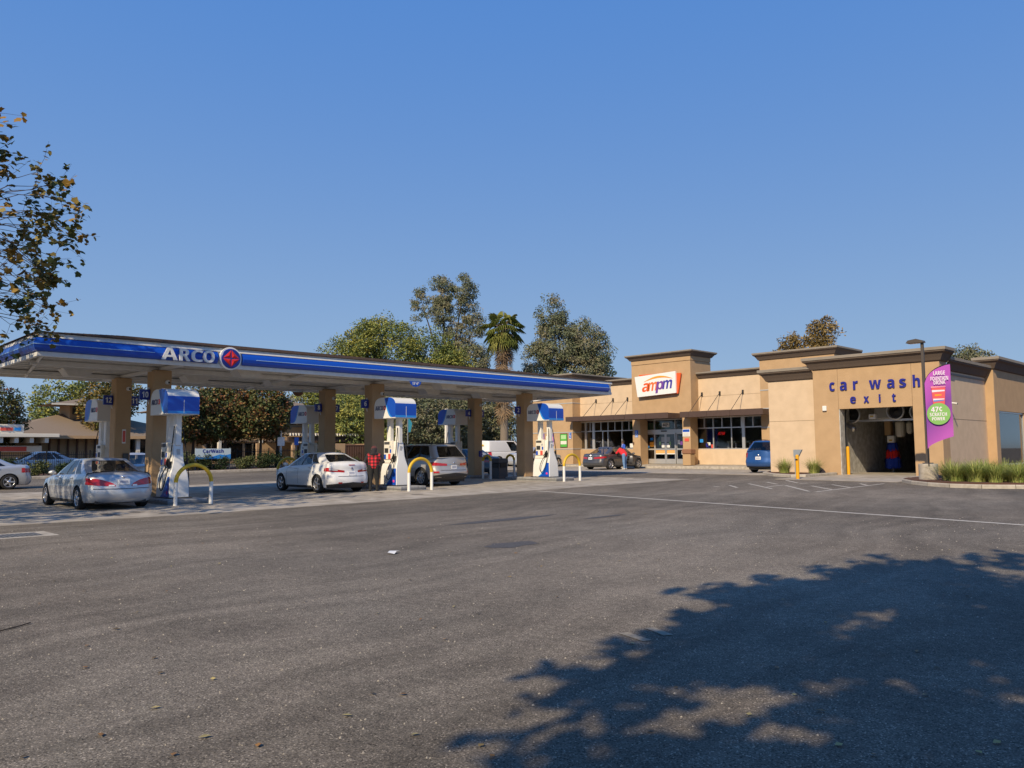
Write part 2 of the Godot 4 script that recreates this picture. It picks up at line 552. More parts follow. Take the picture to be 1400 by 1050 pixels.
# ---------------------------------------------------------------- camera, sky, sun
func camera_and_light() -> void:
	var cam := Camera3D.new()
	cam.name = "camera"
	add_child(cam)
	cam.fov = rad_to_deg(2.0 * atan(525.0 / 1095.0))
	cam.far = 3000.0
	cam.near = 0.05
	cam.current = true
	var phi := deg_to_rad(45.7)
	var pitch := atan(91.0 / 1095.0)
	var roll := deg_to_rad(0.41)
	var fw := Vector3(cos(phi), 0, -sin(phi))
	var rt := Vector3(sin(phi), 0, cos(phi))
	var f := fw * cos(pitch) + Vector3.UP * sin(pitch)
	var u0 := Vector3.UP * cos(pitch) - fw * sin(pitch)
	cam.transform = Transform3D(Basis(rt * cos(roll) - u0 * sin(roll), u0 * cos(roll) + rt * sin(roll), -f), Vector3(0, 1.55, 0))
	var we := WorldEnvironment.new()
	we.name = "world_environment"
	var e := Environment.new()
	we.environment = e
	e.background_mode = Environment.BG_SKY
	e.tonemap_mode = Environment.TONE_MAPPER_LINEAR
	e.tonemap_exposure = 1.0
	e.sdfgi_enabled = true
	e.ssao_enabled = true
	e.ssil_enabled = true
	var sm := ProceduralSkyMaterial.new()
	sm.sky_top_color = Color8(72, 130, 207)
	sm.sky_horizon_color = Color8(166, 193, 215)
	sm.sky_curve = 0.19
	sm.ground_bottom_color = Color8(120, 112, 104)
	sm.ground_horizon_color = Color8(150, 150, 150)
	sm.ground_curve = 0.1
	sm.sun_angle_max = 1.0
	sm.sun_curve = 0.05
	var sky := Sky.new()
	sky.sky_material = sm
	e.sky = sky
	add_child(we)
	var sun := DirectionalLight3D.new()
	sun.name = "sun"
	sun.light_energy = 1.6
	sun.light_color = Color(1.0, 0.92, 0.79)
	sun.light_angular_distance = 0.53
	sun.shadow_enabled = true
	add_child(sun)
	var el := deg_to_rad(35.5)
	var al := deg_to_rad(19.0)
	var d := Vector3(cos(el) * cos(al), -sin(el), -cos(el) * sin(al))
	sun.look_at_from_position(Vector3(0, 30, 0), Vector3(0, 30, 0) + d, Vector3.UP)

# ---------------------------------------------------------------- ground and paving
func sheet(us: Array, vs: Array, up: float, grain := 2.4) -> MB:
	var b := MB.new()
	for i in us.size():
		for j in vs.size():
			b.v.append(G(us[i], vs[j], up))
			b.n.append(Vector3.UP)
			b.uv.append(Vector2(us[i] / grain, vs[j] / grain))
			b.uv2.append(Vector2((us[i] + 20.0) / 96.0, (vs[j] + 16.0) / 96.0))
	var C := vs.size()
	for i in us.size() - 1:
		for j in C - 1:
			var p := i * C + j
			b.ix.append_array([p, p + C + 1, p + C, p, p + 1, p + C + 1])
	return b

func slab(parent: Node, called: String, m: Material, u0: float, u1: float, v0: float, v1: float, up: float, deep := 0.03) -> void:
	var b := MB.new()
	var p := [G(u0, v0, up), G(u1, v0, up), G(u1, v1, up), G(u0, v1, up)]
	var d := Vector3(0, -deep, 0)
	b.quad(p[0], p[1], p[2], p[3])
	for i in 4:
		var a: Vector3 = p[i]; var e: Vector3 = p[(i + 1) % 4]
		b.quad(a + d, e + d, e, a)
	part(parent, called, b, m)

func strip(parent: Node, called: String, m: Material, a: Vector2, d: Vector2, w: float, up: float) -> MeshInstance3D:
	var b := MB.new()
	strip_in(b, a, d, w, up)
	return part(parent, called, b, m)

func strip_in(b: MB, a: Vector2, d: Vector2, w: float, up: float) -> void:
	var t := (d - a).normalized()
	var s := Vector2(-t.y, t.x) * w * 0.5
	var n := maxi(1, int(a.distance_to(d) / 1.5))
	for i in n:
		var p := a.lerp(d, float(i) / n); var q := a.lerp(d, float(i + 1) / n)
		b.quad(G(p.x - s.x, p.y - s.y, up), G(q.x - s.x, q.y - s.y, up), G(q.x + s.x, q.y + s.y, up), G(p.x + s.x, p.y + s.y, up))

func holder(called: String, label: String, at := Vector3.ZERO) -> Node3D:
	var o := Node3D.new()
	o.name = numbered(called)
	add_child(o)
	o.position = at
	o.set_meta("kind", "structure")
	o.set_meta("label", label)
	return o

# a kerb that follows plan points (u, v), its face on the right hand of travel
func kerb(parent: Node, pts: Array, h: float, w := 0.15, m: Material = null, seg := 3.0) -> void:
	var dense := []
	for i in pts.size() - 1:
		var a: Vector2 = pts[i]; var d: Vector2 = pts[i + 1]
		var n := maxi(1, int(round(a.distance_to(d) / seg)))
		for k in n:
			var p := a.lerp(d, (k + 0.0) / n); var q := a.lerp(d, (k + 1.0) / n)
			var t := (q - p).normalized()
			var e := t * (0.006 if seg > 1.0 else 0.0)
			p += e; q -= e
			var s := Vector2(t.y, -t.x)
			var b := MB.new()
			var prof := [Vector2(0.02, -0.05), Vector2(0.005, h - 0.03), Vector2(-0.02, h), Vector2(-w, h), Vector2(-w, -0.05)]
			for j in prof.size() - 1:
				b.quad(G(p.x + s.x * prof[j].x, p.y + s.y * prof[j].x, prof[j].y), G(q.x + s.x * prof[j].x, q.y + s.y * prof[j].x, prof[j].y), G(q.x + s.x * prof[j + 1].x, q.y + s.y * prof[j + 1].x, prof[j + 1].y), G(p.x + s.x * prof[j + 1].x, p.y + s.y * prof[j + 1].x, prof[j + 1].y))
			part(parent, "kerb_stone", b, m if m else M.kerb_concrete)

func ground() -> void:
	var us := [-900.0, -300.0, -100.0, -40.0, -20.0, -10.0, 0.0, 9.0, 16.0, 24.0, 31.0, 38.0, 46.0, 60.0, 100.0, 300.0, 900.0]
	var vs := [-900.0, -300.0, -60.0, -16.0, -8.0, 0.0, 8.0, 16.0, 25.0, 33.0, 38.0, 43.0, 48.0, 53.0, 70.0, 110.0, 300.0, 900.0]
	var b := sheet(us, vs, 0.0)
	var g := struct("asphalt_ground", b, M.asphalt)
	g.set_meta("label", "dark worn asphalt of the forecourt and road")
	# pump apron of poured slabs
	var pad := holder("concrete_apron", "pale concrete slabs under the fuel canopy")
	var ul := [2.6, 5.9, 9.0, 12.2, 15.3, 18.4, 21.6, 24.7, 27.8, 30.8]
	var vl := [20.2, 23.3, 26.5, 29.75, 33.0, 36.2]
	rng.seed = 4
	for i in ul.size() - 1:
		for j in vl.size() - 1:
			slab(pad, "slab", M["concrete%d" % rng.randi_range(0, 2)], ul[i] + 0.006, ul[i + 1] - 0.006, vl[j] + 0.006, vl[j + 1] - 0.006, 0.012)
	# parking stalls along the shop
	var park := holder("parking_stalls", "pale concrete parking stalls in front of the shop")
	var pv := [18.4, 21.5, 24.3, 27.1, 29.9, 32.7, 35.5, 38.3, 41.1, 43.9, 46.7]
	for j in pv.size() - 1:
		slab(park, "slab", M["concrete%d" % (j % 3)], 36.3, 40.4, pv[j] + 0.006, pv[j + 1] - 0.006, 0.012)
		slab(park, "slab", M["concrete%d" % ((j + 1) % 3)], 40.41, 44.55, pv[j] + 0.006, pv[j + 1] - 0.006, 0.012)
	# apron at the wash exit
	var ap := holder("wash_apron", "concrete driveway apron at the car wash exit")
	for j in 2:
		slab(ap, "slab", M["concrete%d" % j], 32.4 + j * 0.2, 35.2, 11.9 + j * 2.6, 14.5 + j * 2.6, 0.012)
		slab(ap, "slab", M["concrete%d" % (j + 1)], 35.21, 38.2, 12.6 + j * 1.95, 14.55 + j * 2.1, 0.012)
	# pavement along the shop
	var pave := holder("shop_pavement", "raised concrete pavement along the shop front")
	var k := 0
	for j in pv.size() - 1:
		var c := MB.new()
		var v0: float = pv[j] + 0.005; var v1: float = pv[j + 1] - 0.005
		c.quad(W(44.72, 0.47, v0), W(46.6, 0.55, v0), W(46.6, 0.55, v1), W(44.72, 0.47, v1))
		part(pave, "slab", c, M["concrete%d" % (k % 3)])
		var d := MB.new()
		bxm(d, 44.55, 44.715, 0.2, 0.47, v0, v1, 0.02)
		part(pave, "kerb_stone", d, M.kerb_concrete)
		k += 1
	# painted lines
	var lb := MB.new()
	strip_in(lb, Vector2(20.6, 19.9), Vector2(17.35, 3.4), 0.17, 0.006)
	strip_in(lb, Vector2(17.35, 3.4), Vector2(15.5, -6.0), 0.17, 0.006)
	var ln := struct("lane_line", lb, M.paint_white)
	ln.set_meta("label", "long white line painted across the asphalt")
	var hb := MB.new()
	rng.seed = 12
	for q in [[26.22, 16.2, 26.02, 15.85], [27.14, 16.09, 25.94, 15.07], [28.61, 16.12, 25.88, 13.7], [30.04, 16.12, 28.78, 15.02], [31.86, 16.23, 29.98, 14.78], [28.14, 14.35, 25.15, 12.02], [28.27, 13.41, 26.34, 11.76], [29.4, 13.15, 27.88, 11.83], [30.58, 12.61, 29.54, 11.93], [25.01, 11.73, 30.99, 11.88], [26.86, 14.42, 28.33, 14.51], [29.53, 14.49, 30.17, 14.44]]:
		strip_in(hb, Vector2(q[0], q[1]), Vector2(q[2], q[3]), 0.11, 0.008)
	var hl := struct("hatch_marking", hb, M.paint_white)
	hl.set_meta("label", "worn broken hatch lines painted before the wash exit")
	var db := MB.new()
	strip_in(db, Vector2(5.51, 4.32), Vector2(5.42, 4.0), 0.09, 0.006)
	strip_in(db, Vector2(5.82, 4.27), Vector2(5.7, 3.99), 0.09, 0.006)
	var dm := struct("paint_patch", db, M.paint_faint)
	dm.set_meta("label", "two small faded paint patches on the asphalt")
	# dark sealed repairs
	var rb := MB.new()
	for q in [[12.3, 12.9, 1.5, 0.22], [9.3, 9.6, 0.5, 0.3], [14.2, 11.6, 0.7, 0.12]]:
		var ring := []
		for i in 18:
			var a := TAU * i / 18
			ring.append(Vector2(q[0] + cos(a) * q[2] * (0.8 + 0.4 * rng.randf()), q[1] + sin(a) * q[3] * (0.7 + 0.6 * rng.randf())))
		for i in 18:
			var a: Vector2 = ring[i]; var d: Vector2 = ring[(i + 1) % 18]
			rb.tri(G(q[0], q[1], 0.004), G(a.x, a.y, 0.004), G(d.x, d.y, 0.004))
	var rp := struct("asphalt_patch", rb, M.tar)
	rp.set_meta("label", "thin dark tar stains on the asphalt")
	# oil and tyre stains on the slabs of the pump lanes
	rng.seed = 58
	var ob := MB.new()
	for q in 46:
		var lane: float = [7.8, 12.3, 16.2, 20.9, 24.6, 29.2][rng.randi_range(0, 5)]
		var cu := lane + rng.randf_range(-0.9, 0.9)
		var cv := rng.randf_range(20.9, 35.0)
		var r := rng.randf_range(0.04, 0.22)
		var ring := []
		for i in 14:
			var a := TAU * i / 14
			ring.append(Vector2(cu + cos(a) * r * (0.6 + 0.7 * rng.randf()), cv + sin(a) * r * 1.6 * (0.6 + 0.7 * rng.randf())))
		for i in 14:
			var a: Vector2 = ring[i]; var d: Vector2 = ring[(i + 1) % 14]
			ob.tri(G(cu, cv, 0.016), G(a.x, a.y, 0.016), G(d.x, d.y, 0.016))
	var oo := struct("oil_stains", ob, M.oil)
	oo.set_meta("label", "small dark oil stains on the pump lane slabs")
	# storm drain
	var dr := thing("storm_drain", "steel drain grate set in a concrete collar in the asphalt", "drain", G(3.6, 17.7))
	bx(dr, "collar", M.kerb_concrete, 2.4, 4.62, -0.05, 0.006, 17.15, 18.25)
	bx(dr, "sump", M.black, 2.5, 4.4, -0.05, 0.0065, 17.35, 18.05)
	for i in 24:
		bx(dr, "bar", M.steel_dull, 2.52 + i * 0.078, 2.56 + i * 0.078, -0.02, 0.012, 17.37, 18.03)
	# far side of the back aisle: kerb, planting bed
	var bed := holder("planting_bed", "long planted bed behind the forecourt with a concrete kerb")
	kerb(bed, [Vector2(-40, 49.6), Vector2(42, 49.6)], 0.15, 0.2)
	var sb := sheet([-40.0, 9.0, 38.0, 42.0], [49.6, 53.0, 56.0], 0.12)
	var so := MeshInstance3D.new()
	so.name = "soil_bed"
	so.mesh = sb.done()
	bed.add_child(so)
	so.set_surface_override_material(0, M.soil)
	# planted corner beside the wash exit
	var pl := holder("corner_planter", "kerbed planter with reddish soil beside the car wash exit")
	var pk := [Vector2(36.5, 12.25), Vector2(34.0, 12.1), Vector2(32.4, 11.75), Vector2(31.2, 11.0), Vector2(30.2, 10.1), Vector2(29.6, 9.2), Vector2(29.5, 8.2), Vector2(29.8, 7.3), Vector2(31.5, 4.0), Vector2(34.0, -1.0)]
	kerb(pl, pk, 0.13, 0.15)
	var soil := PackedVector2Array()
	for q in pk: soil.append(Vector2(q.x + 0.1, q.y - 0.02))
	soil.append(Vector2(54.0, -1.0)); soil.append(Vector2(54.0, 12.4)); soil.append(Vector2(38.3, 12.4))
	var pb := MB.new()
	pb.prism(soil, Vector3(0, 0.24, 0), Vector3(1, 0, 0), Vector3(0, 0, -1), 0.13)
	part(pl, "soil_bed", pb, M.soil)
	# planted strip before the pale wash wall
	var p2 := holder("wall_planter", "narrow kerbed planter before the pale wash wall")
	var pk2 := [Vector2(38.6, 20.6), Vector2(36.6, 19.9), Vector2(34.4, 18.2), Vector2(33.6, 17.0), Vector2(34.4, 16.6), Vector2(37.9, 16.75)]
	pk2.reverse()
	var pk3 := [Vector2(38.4, 20.6), Vector2(36.9, 20.0), Vector2(35.3, 18.6), Vector2(34.6, 17.4), Vector2(35.0, 16.85), Vector2(37.9, 16.7)]
	kerb(p2, pk3, 0.13, 0.15, null, 1.4)
	var s2 := PackedVector2Array()
	for q in pk3: s2.append(q + Vector2(0.06, 0))
	var pb2 := MB.new()
	pb2.prism(s2, Vector3(0, 0.24, 0), Vector3(1, 0, 0), Vector3(0, 0, -1), 0.13)
	part(p2, "soil_bed", pb2, M.soil)

# ---------------------------------------------------------------- canopy and pumps
const CU0 := 5.94
const CU1 := 31.07
const CV0 := 24.8
const CV1 := 32.4
const CYB := 4.25
const CYT := 4.9

func canopy() -> void:
	var t := thing("fuel_canopy", "long flat fuel canopy with a blue and white fascia on six tan columns", "canopy", W(18.5, 0, 28.6))
	# white fascia all round
	var loop := [Vector2(CU0, -CV0), Vector2(CU1, -CV0), Vector2(CU1, -CV1), Vector2(CU0, -CV1)]
	var wf := MB.new()
	wf.sweep(loop, [Vector2(-0.10, CYB), Vector2(0.0, CYB), Vector2(0.0, CYB + 0.12), Vector2(-0.02, CYB + 0.14), Vector2(-0.02, CYT - 0.14), Vector2(0.035, CYT - 0.125), Vector2(0.0, CYT - 0.02), Vector2(0.0, CYT), Vector2(-0.10, CYT), Vector2(-0.10, CYB)], true)
	part(t, "fascia", wf, M.white_metal)
	# bulging blue band, left end and front up to the emblem, then on to the rounded end
	var pr := [Vector2(-0.015, CYB + 0.135), Vector2(0.055, CYB + 0.15), Vector2(0.10, CYB + 0.22), Vector2(0.125, CYB + 0.315), Vector2(0.125, CYB + 0.33), Vector2(0.10, CYB + 0.42), Vector2(0.055, CYB + 0.50), Vector2(-0.015, CYB + 0.515)]
	var b1 := MB.new()
	b1.sweep([Vector2(CU0, -CV1), Vector2(CU0, -CV0), Vector2(11.02, -CV0)], pr)
	part(t, "blue_band", b1, M.blue)
	var b2 := MB.new()
	b2.sweep([Vector2(11.86, -CV0), Vector2(CU1 - 0.36, -CV0)], pr)
	# round end
	var rows := []
	for k in pr.size():
		var row := []
		for j in 9:
			var a := PI * j / 16.0
			var yc := CYB + 0.3225
			row.append(Vector3(CU1 - 0.36 + sin(a) * 0.19 * sqrt(maxf(0.0, 1.0 - pow((pr[k].y - yc) / 0.19, 2) * 0.75)) , pr[k].y, -CV0 + pr[k].x * cos(a) - 0.015 * sin(a)))
		rows.append(row)
	b2.grid(rows, true)
	part(t, "blue_band", b2, M.blue)
	for q in [[[Vector2(CU0, -CV1), Vector2(CU0, -CV0), Vector2(9.05, -CV0)]], [[Vector2(12.3, -CV0), Vector2(CU1 - 0.3, -CV0)]]]:
		var st := MB.new()
		st.sweep(q[0], [Vector2(0.12, CYB + 0.312), Vector2(0.131, CYB + 0.315), Vector2(0.131, CYB + 0.33), Vector2(0.12, CYB + 0.333)])
		part(t, "light_strip", st, M.band_line)
	# emblem
	var ec := W(11.44, CYB + 0.32, CV0)
	var ring := MB.new()
	ring.lathe([Vector2(0.0, 0.10), Vector2(0.36, 0.10), Vector2(0.37, 0.08), Vector2(0.37, -0.02)].map(func(p): return p), 40, ec, Vector3(0, 0, 1))
	var em := part(t, "emblem", _flip(ring), M.white)
	var disc := MB.new()
	disc.lathe([Vector2(0.32, 0.09), Vector2(0.315, 0.125), Vector2(0.29, 0.135), Vector2(0.0, 0.135)], 40, ec, Vector3(0, 0, 1))
	part(em, "disc", disc, M.blue_dark2)
	for q in 4:
		var a := PI / 2 * q
		var f := MB.new()
		var e1 := Vector3(cos(a), sin(a), 0); var e2 := Vector3(-sin(a), cos(a), 0)
		var o := ec + Vector3(0, 0, 0.137)
		var tip := 0.275
		# one red quarter of a four-pointed spark, raised along its middle
		var p0 := o + e1 * 0.02 + e2 * 0.02
		var p1 := o + e1 * tip + e2 * 0.009
		var p2 := o + e1 * 0.142 + e2 * 0.142
		var p3 := o + e1 * 0.009 + e2 * tip
		var pm := o + (e1 + e2) * 0.085 + Vector3(0, 0, 0.03)
		f.tri(p0, p1, pm); f.tri(p1, p2, pm); f.tri(p2, p3, pm); f.tri(p3, p0, pm)
		part(em, "spark_quarter", f, M.red)
	# raised letters
	var lx := [[9.23, 9.71, "A"], [9.77, 10.10, "R"], [10.14, 10.50, "C"], [10.51, 10.87, "O"]]
	for l in lx:
		words(t, "letter", l[2], W((l[0] + l[1]) * 0.5, CYB + 0.315, CV0 - 0.16), l[1] - l[0], 0.37, M.white, false, 0.07)
	# low hipped roof with shingle courses
	var rise := 0.62
	var half := (CV1 - CV0) * 0.5 + 0.06
	var n := 14
	for k in n:
		var f0 := float(k) / n; var f1 := float(k + 1) / n
		var s := MB.new()
		for side in 4:
			var c := []
			for fq in [f0, f1 + 0.01]:
				var u0: float = CU0 - 0.06 + half * fq * 0.9; var u1: float = CU1 + 0.06 - half * fq * 0.9
				var v0: float = CV0 - 0.06 + half * fq; var v1: float = CV1 + 0.06 - half * fq
				var y: float = CYT + 0.012 + rise * fq + (0.012 if fq == f0 else 0.0)
				c.append([W(u0, y, v0), W(u1, y, v0), W(u1, y, v1), W(u0, y, v1)])
			var a: Vector3 = c[0][side]; var d: Vector3 = c[0][(side + 1) % 4]
			s.quad(a, d, c[1][(side + 1) % 4], c[1][side])
			s.quad(a - Vector3(0, 0.014, 0), d - Vector3(0, 0.014, 0), d, a)
		part(t, "shingle_course", s, M.shingle)
	# pans of the soffit, running the length
	var pans := 12
	for k in pans:
		var v0 := CV0 + 0.1 + (CV1 - CV0 - 0.2) * k / pans
		var v1 := CV0 + 0.1 + (CV1 - CV0 - 0.2) * (k + 1) / pans
		var p := MB.new()
		bxm(p, CU0 + 0.1, CU1 - 0.1, CYB + 0.12, CYB + 0.14, v0 + 0.01, v1 - 0.01)
		bxm(p, CU0 + 0.1, CU1 - 0.1, CYB + 0.08, CYB + 0.12, v0 + 0.01, v0 + 0.05)
		part(t, "soffit_pan", p, M.white_metal)
	# beams along and across
	for v in [26.8, 30.4]:
		bx(t, "beam", M.white_metal, CU0 + 0.3, CU1 - 0.3, CYB - 0.06, CYB + 0.078, v - 0.08, v + 0.08)
	for u in [10.0, 18.44, 26.97]:
		bx(t, "beam", M.white_metal, u - 0.09, u + 0.09, CYB - 0.0, CYB + 0.076, CV0 + 0.12, CV1 - 0.12)
	for k in 4:
		var st := MB.new()
		st.tube([W(6.1 + k * 8.3, CYB + 0.04, CV0 + 0.12), W(7.4 + k * 8.3, CYB + 0.04, CV1 - 0.12)], 0.05, 6)
		part(t, "brace", st, M.white_metal)
	# lamps let down from the soffit
	for q in [[8.2, 29.3], [12.2, 29.3], [15.4, 29.1], [18.9, 29.4], [22.9, 28.9], [26.4, 29.2], [29.4, 29.0], [12.6, 26.0], [21.4, 26.0]]:
		var l := MB.new()
		var u: float = q[0]; var v: float = q[1]
		l.prism(PackedVector2Array([Vector2(-0.5, 0.13), Vector2(-0.32, -0.12), Vector2(0.32, -0.12), Vector2(0.5, 0.13)]), W(u, CYB, v - 0.3), Vector3(1, 0, 0), Vector3.UP, -0.6)
		var lm := part(t, "canopy_lamp", l, M.white_metal)
		bx(lm, "lens", M.lens, u - 0.26, u + 0.26, CYB - 0.13, CYB - 0.121, v - 0.24, v + 0.24)
	# columns with number plates and cameras
	var num := 12
	for ci in 3:
		var u: float = [10.0, 18.44, 26.97][ci]
		for row in 2:
			var v: float = [30.35, 26.8][row]
			var hw: float = [0.27, 0.29][row]
			var gy := ground_y(u, v)
			var col := bx(t, "column", M.stucco_tan, u - hw, u + hw, gy - 0.1, CYB - 0.01, v - hw, v + hw, 0.025)
			for sd in [-1, 1]:
				var pu: float = u + sd * (hw + 0.17)
				var pm := bx(t, "number_plate", M.blue_dark2, pu - 0.16, pu + 0.16, 3.27, 3.61, v - 0.05, v + 0.05, 0.01)
				words(pm, "digits", str(num), W(pu, 3.44, v - 0.056), 0.11 if num < 10 else 0.2, 0.19, M.white, false, 0.008)
				var br := MB.new()
				br.prism(PackedVector2Array([Vector2(0, -0.32), Vector2(0.06, -0.2), Vector2(0.06, 0.24), Vector2(0, 0.24)]), W(u + sd * hw, 3.45, v + 0.06), Vector3(sd, 0, 0), Vector3.UP, 0.03)
				part(t, "plate_bracket", br, M.white)
				num -= 1
			# dome camera on the near face
			var cm := MB.new()
			cm.lathe([Vector2(0.075, 0.0), Vector2(0.075, 0.05), Vector2(0.06, 0.09), Vector2(0.0, 0.11)], 12, W(u + 0.14, 3.85, v - hw), Vector3(0, 0, 1))
			var ca := part(t, "security_camera", cm, M.white)
			var ey := MB.new()
			ey.lathe([Vector2(0.04, 0.07), Vector2(0.035, 0.11), Vector2(0.0, 0.125)], 10, W(u + 0.16, 3.84, v - hw), Vector3(0, 0, 1))
			part(ca, "lens", ey, M.black)
			if row == 0:
				bx(t, "call_box", M.blue_dark2 if ci == 2 else M.dark_grey, u + 0.02, u + 0.2, 1.25, 1.55, v - hw - 0.08, v - hw + 0.01, 0.01)
		if ci == 0:
			bx(t, "notice", M.white, u - 0.02, u + 0.1, 1.9, 2.4, 30.35 - 0.29, 30.35 - 0.265)
			bx(t, "notice", M.red_print, u - 0.005, u + 0.085, 1.95, 2.35, 30.35 - 0.295, 30.35 - 0.285)
	# clearance sign: blue half disc hung under the edge
	var hd := PackedVector2Array()
	for i in 13:
		var a := PI + PI * i / 12.0
		hd.append(Vector2(cos(a) * 0.27, sin(a) * 0.2))
	var cs := MB.new()
	cs.prism(hd, W(18.95, CYB - 0.005, CV0 - 0.01), Vector3(1, 0, 0), Vector3.UP, 0.02)
	var cp := part(t, "clearance_sign", cs, M.blue)
	words(cp, "digits", "12'-8\"", W(18.95, CYB - 0.08, CV0 - 0.035), 0.32, 0.1, M.white, false, 0.006)
	var cs2 := MB.new()
	cs2.prism(hd, W(18.2, CYB - 0.005, CV1 + 0.01), Vector3(-1, 0, 0), Vector3.UP, 0.02)
	part(t, "clearance_sign", cs2, M.plastic_brown)

func _flip(b: MB) -> MB:
	for i in b.n.size(): b.n[i] = -b.n[i]
	for k in range(0, b.ix.size(), 3):
		var q := b.ix[k + 1]; b.ix[k + 1] = b.ix[k + 2]; b.ix[k + 2] = q
	return b

# the pump is built at the origin with its far end (away from the lane's mouth) at -z; y = 0 is the island
func pump_half(y: float) -> Vector2:
	# half widths (across u, along v) by height
	var ks := [[0.0, 0.31, 0.53], [0.5, 0.30, 0.51], [0.72, 0.275, 0.485], [0.95, 0.20, 0.45], [1.12, 0.165, 0.42], [1.66, 0.155, 0.34]]
	for i in ks.size() - 1:
		if y <= ks[i + 1][0]:
			var f: float = (y - ks[i][0]) / (ks[i + 1][0] - ks[i][0])
			return Vector2(lerpf(ks[i][1], ks[i + 1][1], f), lerpf(ks[i][2], ks[i + 1][2], f))
	return Vector2(0.155, 0.34)

